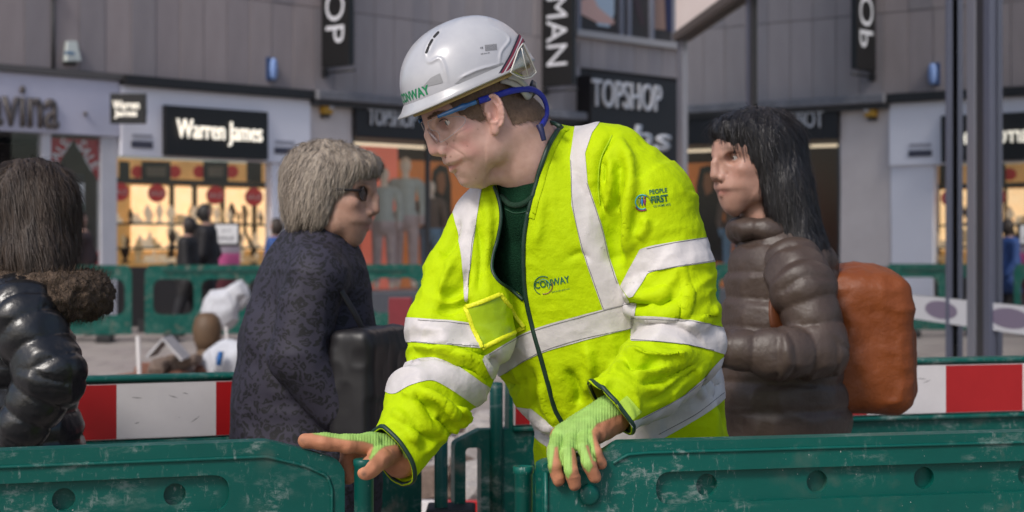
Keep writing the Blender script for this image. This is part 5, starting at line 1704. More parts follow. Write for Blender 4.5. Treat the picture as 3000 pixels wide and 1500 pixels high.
surf_arc(JS, (1594, 836), 25, -100, 20, .0007, mat("logo_maroon", (.24, .03, .08), .6), "logo_ring", jacket)
surf_text(JS, "PEOPLE", (1928, 561), 52, -7, M_logo, jacket, "logo_lettering", 1.15, bold=.02)
surf_text(JS, "FIRST", (1932, 584), 50, -7, M_logo, jacket, "logo_lettering", 1.3, bold=.03)
surf_text(JS, "GO HOME SAFE", (1939, 602), 50, -7, M_logo, jacket, "logo_lettering", 1.3)
surf_arc(JS, (1881, 592), 21, 50, 300, .0010, mat("logo_cyan", (.03, .34, .42), .6), "logo_ring", jacket)
surf_arc(JS, (1881, 592), 25, 215, 300, .0012, mat("logo_maroon", (.24, .03, .08), .6), "logo_ring", jacket)
surf_arc(JS, (1881, 592), 24, 10, 70, .0012, mat("logo_olive", (.20, .26, .03), .6), "logo_ring", jacket)
for dx, colr in ((-8, "logo_olive"), (0, "logo_blue"), (8, "logo_maroon")):
    m_ = mat(colr, (.02, .18, .42), .6) if colr == "logo_blue" else MATS[colr]
    pts = [JS.hit(1881+dx, y, .0012)[0] for y in (583, 587, 595, 602)]
    if all(p is not None for p in pts): MB().tube(pts, [.0014, .0024, .0020, .0010], 8, flat=.5).build("logo_figure", m_, jacket)
    hd = JS.hit(1881+dx, 579, .0012)[0]
    if hd is not None: MB().tube([hd-np.array([0, 0, .0016]), hd+np.array([0, 0, .0016])], [.0016, .0016], 8).build("logo_figure", m_, jacket)

# ---------------------------------------------------------------- shirt under the jacket
sf = Field(LO, HI, 0.006)
sf.func(torso_fn(.020, .9), LO, HI, 0.0)
sf.chain([P(1560, 520, 3.115), P(1580, 590, 3.12)], [.069, .085], 0.02)
sV, sQ = sf.mesh(2); sT = tris(sQ); sN = vnormals(sV, sT)
sV = sV+sN*(.003*(1-2.2*np.abs(vnoise(sV, 12, 6))))[:, None]
M_shirt = mat("dark_green_sweatshirt", (.005, .030, .014), .9, var=.25, vscale=30, bump=.4, bscale=350, spec=.12)
shirt = obj("sweatshirt", fast_mesh("sweatshirt", sV, sQ), M_shirt, worker)
SS = Surf(sV, sT)
cl = SS.line([(1474, 575), (1500, 600), (1535, 598), (1568, 570), (1590, 530)], .004, 40)
if len(cl) > 3:
    cn = MB().tube(cl, .0050, 10, flat=1).build("neckband", mat("neckband_rib", (.005, .032, .015), .9, bump=.5, bscale=500), shirt)
    sl = SS.line([(1480, 612), (1510, 624), (1548, 616), (1575, 590)], .0008, 30)
    MB().tube(sl, .0008, 6).build("stitching", mat("green_stitch", (.02, .075, .04), .8), shirt)

# ---------------------------------------------------------------- trousers and boots
hipC = A0+t_ax*t_len*.93+t_u*.012
tf = Field((-.12, 2.95, -.02), (.50, 3.70, .98), 0.008)
tf.ell(hipC+np.array([0, 0, -.02]), (.170, .125, .14), 0.03)
kneeR = P(1640, 1700, 3.18); kneeR[2] = .50; kneeL = P(2010, 1700, 3.32); kneeL[2] = .50
ankR = kneeR+np.array([.02, .10, -.40]); ankL = kneeL+np.array([.03, .06, -.40])
tf.chain([hipC+np.array([-.080, -.02, -.06]), kneeR, ankR], [.105, .082, .075], 0.03)
tf.chain([hipC+np.array([.085, .0, -.06]), kneeL, ankL], [.105, .082, .075], 0.03)
tV, tQ = tf.mesh(2); tT = tris(tQ); tN = vnormals(tV, tT)
tV = tV+tN*(.006*(1-2.2*np.abs(vnoise(tV, 9, 4))))[:, None]
obj("trousers", fast_mesh("trousers", tV, tQ), mat("hivis_trousers", (.33, .58, .015), .7, var=.08, vscale=8, bump=.3, bscale=60), worker)
for k_ in (ankR, ankL):
    bf = Field((k_[0]-.15, k_[1]-.30, -.01), (k_[0]+.15, k_[1]+.15, .26), 0.006)
    bf.chain([k_+np.array([0, .01, .08]), k_*np.array([1, 1, 0])+np.array([0, .01, .07])], [.055, .055], .02)
    bf.chain([k_*np.array([1, 1, 0])+np.array([0, .02, .055]), k_*np.array([1, 1, 0])+np.array([-.04, -.17, .045])], [.052, .043], .03)
    bf.func(lambda G: G[..., 2]-.002, (k_[0]-.2, k_[1]-.4, -.05), (k_[0]+.2, k_[1]+.2, .01), 0, 'sub')
    bV, bQ = bf.mesh(1)
    obj("boot", fast_mesh("boot", bV, bQ), mat("boot_leather", (.05, .03, .018), .6, var=.3), worker)

# ---------------------------------------------------------------- gloves
green_knit = np.array([.31, .52, .12]); latex = np.array([.50, .215, .115])
def glove(fd, name, green_poly, fallback, dirt):
    V, Q = fd.mesh(2); T = tris(Q); N = vnormals(V, T)
    V = V+N*(.0007*vnoise(V, 90, 2)+.0009*(1-2*np.abs(vnoise(V, 45, 3))))[:, None]
    N = vnormals(V, T); px = to_px(V); f = facing(V, N)
    s = np.where(f > -.05, in_poly(px, green_poly), np.where(fallback(V, N), 5, -5))
    w = 1/(1+np.exp(-s/0.8))
    col = latex*(1+.16*vnoise(V, 60, 4))[:, None]*(1-w[:, None])+green_knit*(1+.08*vnoise(V, 120, 5))[:, None]*w[:, None]
    edge = np.exp(-(s/2.0)**2)[:, None]*.35
    col = col*(1-edge)+np.array([.20, .13, .05])*edge
    for c, r, k in dirt:
        d = np.linalg.norm((px-np.array(c))/r, axis=1); q = (k*np.exp(-d*d))[:, None]
        col = col*(1-q)+np.array([.075, .05, .035])*q
    V = V+N*(.0006*np.sin(px[:, 0]*.75)*w*(f > 0))[:, None]
    me = fast_mesh(name, V, Q, True, col)
    return obj(name, me, attr_mat("work_glove", .62, .35, 500, 0, .35), worker)
M_ = lambda px: px*2.84/FPX
gl = Field((.02, 2.72, .86), (.24, 2.99, 1.10), 0.0017)
w_l = P(1783, 1216, 2.895)
fing = [([(1642, 1278, 2.84), (1622, 1318, 2.795), (1627, 1365, 2.778), (1637, 1406, 2.785)], [.0145, .0125, .0125, .0118]),
        ([(1677, 1276, 2.84), (1664, 1325, 2.785), (1673, 1378, 2.768), (1685, 1420, 2.775)], [.0150, .0130, .0130, .0118]),
        ([(1712, 1268, 2.845), (1708, 1312, 2.795), (1726, 1360, 2.778), (1743, 1398, 2.785)], [.0145, .0125, .0125, .0115]),
        ([(1738, 1256, 2.855), (1734, 1290, 2.815), (1746, 1325, 2.795), (1760, 1358, 2.798)], [.0130, .0112, .0112, .0105])]
for pts, rs in fing:
    q = [P(*p) for p in pts]
    gl.cone(w_l, q[0], .024, rs[0]+.004, 0.012)
    gl.chain(q, [r*.9 for r in rs], 0.002)
gl.cone(w_l, P(1700, 1262, 2.865), .026, .022, 0.02)
gl.cone(P(1805, 1235, 2.90), P(1752, 1272, 2.855), .016, .015, 0.012)       # outer edge of the hand
gl.cone(P(1800, 1215, 2.91), P(1772, 1222, 2.89), .031, .026, 0.01)
gl.chain([P(1720, 1250, 2.90), P(1668, 1300, 2.905), P(1650, 1345, 2.905)], [.018, .014, .012], 0.01)   # thumb behind the panel
for i, j in ((0, 1), (1, 2), (2, 3)):                                       # knuckles
    pass
gp = [(600, 150), (800, 60), (1020, 330), (800, 415), (640, 480), (590, 550), (610, 680), (640, 860), (600, 845), (552, 690), (530, 700), (600, 900), (560, 968), (500, 910), (412, 720), (390, 720), (396, 960), (355, 1028), (315, 985), (262, 800), (250, 705), (222, 715), (186, 965), (165, 970), (130, 850), (150, 640), (230, 490), (400, 370), (480, 240)]
gp = [(1560+x/3.39, 1100+y/3.39) for x, y in gp]
glove_l = glove(gl, "glove", gp, lambda V, N: N[:, 1] < .1, [((1760, 1360), 9, .8), ((1690, 1436), 10, .7), ((1745, 1412), 9, .45), ((1641, 1424), 8, .5), ((1612, 1378), 6, .35)])

gr = Field((-.40, 2.78, .86), (-.14, 3.05, 1.10), 0.0017)
w_r = P(1150, 1322, 2.945)
gr.cone(w_r, P(1085, 1306, 2.91), .030, .024, 0.015)
gr.cone(P(1175, 1345, 2.955), w_r, .033, .030, 0.01)
gr.chain([P(1085, 1303, 2.895), P(1018, 1300, 2.872), P(950, 1294, 2.862), P(896, 1291, 2.858)], [.0175, .0150, .0145, .0125], 0.006)   # index along the rail
gr.chain([P(1080, 1298, 2.925), P(1005, 1296, 2.905), P(940, 1292, 2.893), P(905, 1292, 2.89)], [.017, .0135, .0125, .011], 0.004)     # middle behind it
gr.chain([P(1080, 1306, 2.935), P(1022, 1318, 2.93), P(1016, 1362, 2.925), P(1022, 1400, 2.92)], [.0165, .0135, .0130, .0115], 0.004)    # ring finger over the end
gr.chain([P(1090, 1320, 2.95), P(1036, 1340, 2.945), P(1032, 1385, 2.94)], [.016, .013, .011], 0.004)
gr.chain([P(1140, 1328, 2.915), P(1112, 1345, 2.880), P(1085, 1368, 2.862), P(1069, 1386, 2.855)], [.0200, .0175, .0160, .0135], 0.008)  # thumb
gp2 = [(300, 270), (350, 296), (620, 345), (850, 385), (1150, 412), (1300, 458), (1310, 500), (1240, 680), (1260, 717), (1400, 560), (1500, 492), (1690, 462), (1760, 560), (1830, 690), (1900, 680), (1700, 300), (1400, 200), (1000, 200), (600, 230)]
gp2 = [(860+x/5.6, 1220+y/5.6) for x, y in gp2]
glove_r = glove(gr, "glove", gp2, lambda V, N: N[:, 2] > .2, [((1066, 1390), 9, .75), ((884, 1290), 9, .45), ((900, 1300), 14, .25), ((1140, 1360), 20, .35)])

# ---------------------------------------------------------------- helmet
helmet = empty("safety_helmet")
tag(helmet, "scuffed white safety helmet with green lettering worn by the leaning worker", "helmet")
HC = np.array([-.004, 0, .0605])
def dome(az, el, off=0.0):
    """az: 0 forward, +90 person's left; el 0 rim .. 90 crown; local coordinates"""
    ce, se = math.cos(el), math.sin(el)
    e = 2.25
    dx, dy, dz = math.cos(az)*ce, math.sin(az)*ce, se
    ax_ = .1265 if dx > 0 else .117; ay_ = .102; az_ = .118
    k = (abs(dx/ax_)**e+abs(dy/ay_)**e+abs(dz/az_)**e)**(-1/e)
    return HC+(k+off)*np.array([dx, dy, dz])
NU, NE = 120, 44
dv = []; df = []
els = [math.radians(-1+91*i/NE) for i in range(NE)]
for el in els:
    for k in range(NU): dv.append(dome(2*math.pi*k/NU, el))
dv.append(dome(0, math.pi/2))
for i in range(NE-1):
    for k in range(NU):
        a = i*NU+k; b = i*NU+(k+1) % NU
        df.append((a, b, b+NU)); df.append((a, b+NU, a+NU))
for k in range(NU): df.append(((NE-1)*NU+k, (NE-1)*NU+(k+1) % NU, NE*NU))
DV = HF.w(np.array(dv)); DT = np.array(df); DN = vnormals(DV, DT)
# subdivide once for relief
def subdiv(V, T):
    E = np.concatenate([T[:, [0, 1]], T[:, [1, 2]], T[:, [2, 0]]]); Es = np.sort(E, 1)
    U, inv = np.unique(Es, axis=0, return_inverse=True); inv = inv.ravel()
    M = (V[U[:, 0]]+V[U[:, 1]])/2; n = len(V); m = len(T)
    a, b, c = n+inv[:m], n+inv[m:2*m], n+inv[2*m:]
    return np.vstack([V, M]), np.concatenate([np.stack([T[:, 0], a, c], 1), np.stack([a, T[:, 1], b], 1), np.stack([c, b, T[:, 2]], 1), np.stack([a, b, c], 1)])
DV, DT = subdiv(DV, DT); DV = lap_smooth(DV, DT, 1, .3); DN = vnormals(DV, DT)
relief = [([(1247, 175), (1262, 182), (1286, 171), (1300, 190), (1313, 240)], 4.5, .0024),
          ([(1247, 172), (1248, 140), (1268, 108), (1296, 76)], 5, .0018),
          ([(1463, 188), (1468, 152), (1492, 118), (1478, 96), (1440, 76)], 4, .0020),
          ([(1336, 66), (1400, 50), (1440, 60)], 8, .0022),
          ([(1463, 190), (1400, 205), (1345, 230)], 4, .0018),
          ([(1252, 160), (1272, 118), (1292, 90)], 7, -.0022)]
DV = fold_disp(DV, DN, relief); DN = vnormals(DV, DT)
M_shell = mat("white_helmet_plastic", (.40, .40, .43), .30, c2=(.47, .47, .49), vscale=14, coat=.3, bump=.03, bscale=30, speck=(42, .70, (.20, .19, .18)))
shell = obj("shell", fast_mesh("shell", DV, DT), M_shell, helmet)
shell.modifiers.new("thickness", 'SOLIDIFY').thickness = .0025
DS = Surf(DV, DT); dpx = to_px(DV); dfr = facing(DV, DN)
dmask = np.where(dfr > -.2, 0, -30)
def shell_patch(name, s, off, m, par=shell): return patch(name, DV, DT, DN, s+dmask, off, m, par)
# brim / peak
bv_ = []; bf_ = []
nb = 120
for k in range(nb):
    az = 2*math.pi*k/nb
    base = dome(az, math.radians(0))+np.array([0, 0, .001])
    f = max(0.0, math.cos(az))
    outw = .0035+.0165*f**1.8
    drop = -.003-.002*f**2
    d2 = unit(np.array([math.cos(az), math.sin(az), 0]))
    ring_ = [base+d2*.0006+np.array([0, 0, .010]), base+d2*outw*.5+np.array([0, 0, .002+drop*.5]), base+d2*outw+np.array([0, 0, drop-.002]),
             base+d2*(outw-.001)+np.array([0, 0, drop-.0045]), base+d2*outw*.4+np.array([0, 0, drop*.4-.003]), base-d2*.004+np.array([0, 0, .002])]
    bv_ += [HF.w(q) for q in ring_]
for k in range(nb):
    for j in range(5):
        a = k*6+j; b = ((k+1) % nb)*6+j
        bf_.append((a, b, b+1, a+1))
peak = obj("peak", mesh_from("peak", bv_, bf_), mat("peak_plastic", (.40, .40, .42), .3, c2=(.47, .47, .48), vscale=20, coat=.25, speck=(50, .68, (.22, .20, .18))), helmet)
# inside headband, seen below the peak
hb = [HF.w(dome(2*math.pi*k/64, math.radians(-4), -.011)) for k in range(65)]
MB().tube(hb, .007, 8, cap=False, flat=.4).build("headband", mat("tan_headband", (.42, .30, .12), .7), helmet)
# straps, stickers, vents, lettering
def strapline(): return spline([(1526, 112), (1503, 165), (1468, 226)], 20)
sd = poly_dist2(dpx, strapline())
sgn = (dpx[:, 0]-np.interp(dpx[:, 1], [112, 165, 226], [1526, 1503, 1468]))
M_navy = mat("strap_navy", (.022, .024, .045), .8, bump=.4, bscale=600)
strap = shell_patch("goggle_strap", 12.5-sd, .0022, M_navy)
shell_patch("strap_stripe", 3.4-np.abs(sgn*.88-4.8)+np.where(sd < 12, 0, -30), .0027, mat("strap_red", (.22, .03, .06), .8), strap)
shell_patch("strap_stripe", 3.0-np.abs(sgn*.88+4.6)+np.where(sd < 12, 0, -30), .0027, MATS["strap_red"], strap)
shell_patch("strap_stripe", 1.7-np.abs(sgn*.88)+np.where(sd < 12, 0, -30), .0028, mat("strap_white", (.55, .53, .55), .8), strap)
M_refl = mat("grey_reflective_sticker", (.27, .27, .28), .45, var=.06, vscale=300, bump=.12, bscale=700)
shell_patch("sticker", in_poly(dpx, [(1236, 257), (1262, 228), (1289, 214), (1299, 243)]), .0006, M_refl)
shell_patch("sticker", in_poly(dpx, [(1331, 246), (1360, 224), (1400, 206), (1476, 182), (1463, 208), (1400, 236)]), .0006, M_refl)
M_dark = mat("vent_black", (.012, .012, .014), .7)
for a, b in (((1249, 154), (1255, 138)), ((1257, 133), (1266, 117)), ((1272, 108), (1284, 95))):
    shell_patch("vent", 3.6-seg_dist2(dpx, a, b)[0], .0004, M_dark)
M_hgreen = mat("helmet_green_ink", (.004, .20, .075), .5)
me = text_mesh("CONWAY", .0185, bold=.0006)
for v in me.vertices:
    az = math.radians(14)+(v.co.x)/.112; q = dome(az, 0)
    el = math.asin(min(.9, max(-.2, (.021+v.co.y*1.1)/.118)))
    v.co = Vector(HF.w(dome(az, el, .0008)))
obj("lettering", me, M_hgreen, shell)
# barcode sticker
surf_text(DS, "|||||||||||||||", (1438, 138), 34, -6, M_dark, shell, "barcode", 2.2, off=.0006)
surf_text(DS, "SIZE 52-64 CM", (1421, 157), 26, -9, M_dark, shell, "small_print", 1.0, off=.0006)
surf_text(DS, "CE", (1411, 141), 8, -6, M_dark, shell, "small_print", 1.2, off=.0006)
# rear cradle and buckle below the rim
M_grey = mat("grey_cradle_plastic", (.36, .36, .35), .45)
cr = [HF.w(HF.loc(P(x, y, d))) for x, y, d in ((1468, 232, 2.985), (1500, 240, 2.99), (1530, 262, 3.01), (1548, 284, 3.035), (1560, 270, 3.06), (1568, 250, 3.08))]
MB().tube(spline(cr, 30), .0075, 8, flat=.4).build("cradle", M_grey, helmet)
cr = [P(x, y, d) for x, y, d in ((1490, 222, 2.98), (1520, 232, 2.99), (1550, 262, 3.03))]
MB().tube(spline(cr, 20), .006, 8, flat=.4).build("cradle", M_grey, helmet)
MB().tube([P(1397, 250, 2.965), P(1408, 258, 2.965), P(1416, 250, 2.967), P(1440, 240, 2.967)], .0035, 8).build("clip", mat("dark_clip", (.03, .03, .035), .4), helmet)
MB().tube([P(1552, 275, 3.05), P(1562, 262, 3.06), P(1562, 240, 3.07)], [.010, .012, .006], 10, flat=.6).build("ratchet", mat("dark_ratchet", (.05, .05, .055), .4), helmet)

# goggles pushed round to the back of the helmet
goggles = empty("goggles")
tag(goggles, "clear goggle lens strapped round the back of the white helmet", "goggles")
gpl = [(1519, 146), (1532, 127), (1552, 168), (1571, 212), (1556, 226), (1534, 231), (1512, 222), (1496, 212)]
gV = []; gF = []
ng = len(gpl)
dense = []
for i in range(ng):
    a = np.array(gpl[i], float); b = np.array(gpl[(i+1) % ng], float)
    for k in range(4): dense.append(a+(b-a)*k/4)
cen = np.mean(gpl, axis=0)
def gdepth(q): return 2.972+.030*((q[0]-1520)/40)
V0 = [P(cen[0], cen[1], gdepth(cen)-.008)]
for r_ in (.35, .7, 1.0):
    for q in dense:
        p2 = cen+(q-cen)*r_; V0.append(P(p2[0], p2[1], gdepth(p2)-.008*(1-r_*r_)))
nd = len(dense); F0 = [(0, 1+(k+1) % nd, 1+k) for k in range(nd)]
for j in range(2):
    for k in range(nd):
        a = 1+j*nd+k; b = 1+j*nd+(k+1) % nd
        F0.append((a, b, b+nd, a+nd))
gm = obj("lens", mesh_from("lens", V0, F0), glass_mat("yellowed_clear_lens", (.90, .88, .80), .10, .12), goggles)
gm.modifiers.new("thickness", 'SOLIDIFY').thickness = .002
rim = [P(q[0], q[1], gdepth(q)) for q in dense]+[P(dense[0][0], dense[0][1], gdepth(dense[0]))]
MB().tube(rim, .0014, 6, cap=False).build("rim", mat("clear_rim", (.62, .60, .54), .2, coat=.5), goggles)
MB().tube([P(1528, 140, 2.966), P(1547, 225, 2.982)], .0008, 6).build("lens_rib", MATS["clear_rim"], goggles)

# ---------------------------------------------------------------- safety glasses
glasses = empty("safety_glasses")
tag(glasses, "clear wraparound safety glasses with blue arms and neck cord on the worker's face", "glasses")
def lens_pt(th, z):
    """wrap surface round the eyes in head-local coordinates; th 0 ahead, + to the person's left"""
    R = .066; bulge = .010
    return np.array([EYE[0]-.034+(R+bulge*math.cos(th)**2)*math.cos(th), .076*math.sin(th), z])
def lens_from_px(px, py, side):
    # solve th, z so that the wrap point projects to the pixel
    best = None
    for th in np.linspace(-.15, 1.62, 130) if side > 0 else np.linspace(-1.2, .1, 110):
        q = lens_pt(th, 0.0)
        x, z = HF.mid(px, py, q[1])
        e = abs(x-q[0])
        if best is None or e < best[0]: best = (e, th, z)
    return best[1], best[2]
near = [(1254, 357), (1272, 347), (1284, 343), (1310, 341), (1340, 341), (1359, 344), (1364, 352), (1358, 366), (1338, 384), (1316, 402), (1295, 415), (1288, 414), (1288, 396), (1280, 385), (1262, 380), (1256, 368)]
near = [tuple(q) for q in spline(near+near[:1], 34)[:-1]]
nl = [lens_from_px(x, y, 1) for x, y in near]
def lens_mesh(outline):
    """fill (th,z) outline with a curved sheet"""
    o_ = np.array(outline); c = o_.mean(0)
    dn = []
    for i in range(len(o_)):
        for k in range(4): dn.append(o_[i]+(o_[(i+1) % len(o_)]-o_[i])*k/4)
    dn = np.array(dn); n = len(dn)
    V = [HF.w(lens_pt(*c))]; F = []
    for r_ in (.3, .6, .85, 1.0):
        for q in dn: V.append(HF.w(lens_pt(*(c+(q-c)*r_))))
    F += [(0, 1+k, 1+(k+1) % n) for k in range(n)]
    for j in range(3):
        for k in range(n):
            a = 1+j*n+k; b = 1+j*n+(k+1) % n
            F.append((a, a+n, b+n, b))
    return V, F, [HF.w(lens_pt(*q)) for q in dn]
M_lens = glass_mat("clear_polycarbonate", (.965, .968, .972), .012, .05, .8)
M_edge = mat("polycarbonate_edge", (.34, .30, .31), .12, coat=1.0, spec=.8)
V_, F_, rim_ = lens_mesh(nl)
lens1 = obj("lens", mesh_from("lens", V_, F_), M_lens, glasses)
MB().tube(np.array(rim_+rim_[:1]), .0006, 6, cap=False).build("lens_edge", M_edge, lens1)
far = [(-t, z) for t, z in nl]
V_, F_, rim_ = lens_mesh(far)
lens2 = obj("lens", mesh_from("lens", V_, F_), M_lens, glasses)
MB().tube(np.array(rim_+rim_[:1]), .0008, 6, cap=False).build("lens_edge", M_edge, lens2)
# nose bridge pads
for s in (1, -1):
    np_ = [HF.mid(1258, 375, s*.008), HF.mid(1275, 400, s*.013), HF.mid(1287, 416, s*.016)]
    MB().tube([HF.w((x+.003, s*yy, z)) for (x, z), yy in zip(np_, (.009, .013, .0165))], [.003, .0042, .0035], 8, flat=.5).build("nose_pad", glass_mat("clear_pad", (.90, .87, .88), .08, .1), glasses)
M_blue = mat("blue_translucent_arm", (.006, .07, .22), .15, coat=.8, c2=(.01, .13, .33), vscale=60)
def side_pt(px, py, y): x, z = HF.mid(px, py, y); return HF.w((x, y, z))
arm = [side_pt(1282, 342, .062), side_pt(1310, 331, .071), side_pt(1345, 317, .0775), side_pt(1392, 300, .080), side_pt(1430, 288, .082)]
armo = MB().tube(spline(arm, 24), np.interp(np.linspace(0, 1, 24), [0, .3, .5, .56, .62, 1], [.0028, .0045, .0045, .0066, .0042, .0040]), 10, flat=.55).build("arm", M_blue, glasses)
arm2 = [HF.w(HF.loc(p)*np.array([1, -1, 1])) for p in arm]
MB().tube(spline(arm2, 24), .004, 8, flat=.55).build("arm", M_blue, glasses)
MB().tube([side_pt(1396, 298.5, .0815), side_pt(1402, 296.5, .0815)], .0050, 10, flat=.7).build("cord_sleeve", mat("dark_sleeve", (.02, .02, .03), .5), glasses)
cord = [P(1402, 296, 2.967), P(1428, 288, 2.974), P(1462, 277, 2.988), P(1500, 266, 2.992), P(1535, 261, 3.01), P(1565, 264, 3.04), P(1590, 284, 3.06), P(1602, 315, 3.07), P(1600, 340, 3.06), P(1592, 360, 3.035), P(1582, 374, 3.02)]
M_cord = mat("royal_blue_cord", (.008, .018, .30), .55, bump=.2, bscale=400)
MB().tube(spline(cord, 60), .0058, 10, flat=.6).build("cord", M_cord, glasses)
MB().tube(spline([P(1580, 366, 3.015), P(1587, 385, 3.012), P(1594, 412, 3.012)], 14), np.linspace(.0062, .0045, 14), 10).build("cord_toggle", mat("navy_toggle", (.012, .016, .07), .5), glasses)
# ---------------------------------------------------------------- passers-by
NK = [(-.012, 0, -.05), (-.025, 0, -.12), (-.035, 0, -.19)]
gfd = head_field(0.0032, PROF, TIP, EYE, NK, [.050, .050, .060], hi=(.165, .10, .15), lo=(-.14, -.11, -.24))
for s_ in (1, -1):
    ay_ = unit(np.array([.30, s_*1.0, 0])); az_ = np.array([0, 0, 1.0]); ax_ = np.cross(ay_, az_)*s_
    if ax_[0] < 0: ax_ = -ax_
    ear(gfd, s_, np.array([0, s_*.0765, -.002]), np.stack([ax_, ay_, az_]))
    gfd.chain([m_c+up_z, m_k*np.array([1, s_, 1])+np.array([-.003, 0, .001])], [.0048, .002], .006)
    gfd.chain([m_c+dn_z, m_k*np.array([1, s_, 1])+np.array([-.003, 0, -.001])], [.0055, .002], .006)
    gfd.cone(m_c+np.array([.003, 0, 0]), m_k*np.array([1, s_, 1])+np.array([.001, 0, 0]), .0012, .0012, .002, 'sub')
GV, GQ = gfd.mesh(1)
def head_colors(tone, lip):
    c = np.array(tone)*np.ones((len(GV), 3))
    w = np.exp(-(((GV-(m_c+np.array([-.002, 0, 0])))/np.array([.012, .024, .0085]))**2).sum(1))[:, None]*.7
    c = c*(1-w)+np.array(lip)*w
    for s in (1, -1):
        w = np.exp(-(((GV-np.array([EYE[0]+.012, s*.034, EYE[2]+.021]))/np.array([.02, .018, .004]))**2).sum(1))[:, None]*.8
        c = c*(1-w)+np.array([.08, .055, .04])*w
        w = np.exp(-(((GV-np.array([EYE[0]+.012, s*.034, EYE[2]]))/np.array([.010, .013, .0035]))**2).sum(1))[:, None]*.75
        c = c*(1-w)+np.array([.05, .04, .035])*w
        w = np.exp(-(((GV-np.array([EYE[0], s*.045, EYE[2]-.035]))/np.array([.03, .02, .018]))**2).sum(1))[:, None]*.25
        c = c*(1-w)+np.array(tone)*np.array([1.0, .72, .72])*w
    return c
def place_head(hf, parent, tone, lip):
    b = obj("body", fast_mesh("head", hf.w(GV), GQ, True, head_colors(tone, lip)), M_skin, parent)
    for s in (1, -1):
        for nm, cx, r, m in (("eyeball", 0.0, .0122, mat("eye_dull_white", (.38, .34, .32), .3)), ("iris", .0073, .0058, mat("brown_iris", (.035, .02, .012), .2, coat=.6))):
            mb = MB(); mb.lathe([(0, -r), (r*.5, -r*.866), (r*.866, -r*.5), (r, 0), (r*.866, r*.5), (r*.5, r*.866), (0, r)], (0, 0, 0), 16)
            mb.V = [tuple(hf.w(np.array(v)+np.array([EYE[0]+cx, s*EYE[1], EYE[2]]))) for v in mb.V]
            mb.build(nm, m, b)
    return b
def hair_mesh(hf, ells, subs, chains, h, m, parent, lo=(-.22, -.17, -.65), hi=(.15, .17, .19), rough=.004, name="hair", slen=.045):
    f = Field(lo, hi, h)
    for c, r in ells: f.ell(c, r, .03)
    for pts, rs in chains: f.chain(pts, rs, .035)
    for c, r in subs: f.ell(c, r, .02, 'sub')
    V, Q = f.mesh(2); T = tris(Q); N = vnormals(V, T)
    st_ = V*np.array([1, 1, .18])
    V = V+N*(rough*vnoise(st_, 70, 3)+rough*.8*vnoise(st_, 150, 4))[:, None]
    o = obj(name, fast_mesh(name, hf.w(V), Q), m, parent)
    SV = []; SF = []; Wv = hf.w(V); Wn = hf.wn(N)
    for i in rng.choice(len(V), 7000):
        dn = np.array([-.25, 0, -1.0]) if V[i, 2] < .09 else np.array([-.5*np.sign(V[i, 0]+.02)*-1, .6*np.sign(V[i, 1]), -.6])
        dr = hf.wn(unit(dn-N[i]*np.dot(dn, N[i])+.10*rng.normal(size=3))); l_ = slen*(.5+.8*rng.random())
        sd = unit(np.cross(dr, Wn[i]))*.0006; b0 = len(SV); p0 = Wv[i]+Wn[i]*.001
        p1 = p0+dr*l_*.5+Wn[i]*.003; p2 = p0+dr*l_+Wn[i]*(.001+.004*rng.random())
        SV += [p0-sd, p0+sd, p1-sd, p1+sd, p2]; SF += [(b0, b0+1, b0+3, b0+2), (b0+2, b0+3, b0+4)]
    so = obj("hair_strand", mesh_from("hair_strand", SV, SF, True), m, o); so['kind'] = 'stuff'
    return o
def cloth(name, fd, m, parent, amp=.004, sc_=10, quilt=None, sm=2):
    V, Q = fd.mesh(sm); T = tris(Q); N = vnormals(V, T)
    D = amp*(1-2.2*np.abs(vnoise(V, sc_, 2)))+amp*.4*(1-2.2*np.abs(vnoise(V, sc_*2.4, 5)))
    if quilt:
        per, q = quilt
        ph_ = V[:, 2]+.006*vnoise(V, 8, 6)
        D += q*(np.abs(np.sin(math.pi*ph_/per))**.45-.7)
    return obj(name, fast_mesh(name, V+N*D[:, None], Q), m, parent)
def legs(parent, hip, foot_dx, m, spread=.16, stride=.18, y=0.0):
    f = Field((hip[0]-.45, hip[1]-.4, -.02), (hip[0]+.45, hip[1]+.4, hip[2]+.1), .011)
    for sg in (-1, 1):
        a = np.array([hip[0], hip[1]+sg*spread/2, hip[2]]); k_ = np.array([hip[0]+sg*stride*.5+foot_dx*.06, hip[1]+sg*spread/2, .48]); e = np.array([hip[0]+sg*stride-foot_dx*.04, hip[1]+sg*spread/2, .09])
        f.chain([a, k_, e], [.095, .070, .055], .02)
    V, Q = f.mesh(2); obj("trousers", fast_mesh("trousers", V, Q), m, parent)
    for sg in (-1, 1):
        e = np.array([hip[0]+sg*stride-foot_dx*.04, hip[1]+sg*spread/2, .0])
        f = Field(e+np.array([-.26, -.09, -.01]), e+np.array([.26, .09, .16]), .007)
        f.chain([e+np.array([0, 0, .09]), e+np.array([0, 0, .055]), e+np.array([foot_dx*.16, 0, .040])], [.045, .045, .036], .02)
        f.func(lambda G: G[..., 2]-.003, e-.3, e+np.array([.3, .3, .004]), 0, 'sub')
        V, Q = f.mesh(1); obj("shoe", fast_mesh("shoe", V, Q), mat("dark_shoe", (.02, .018, .018), .5), parent)

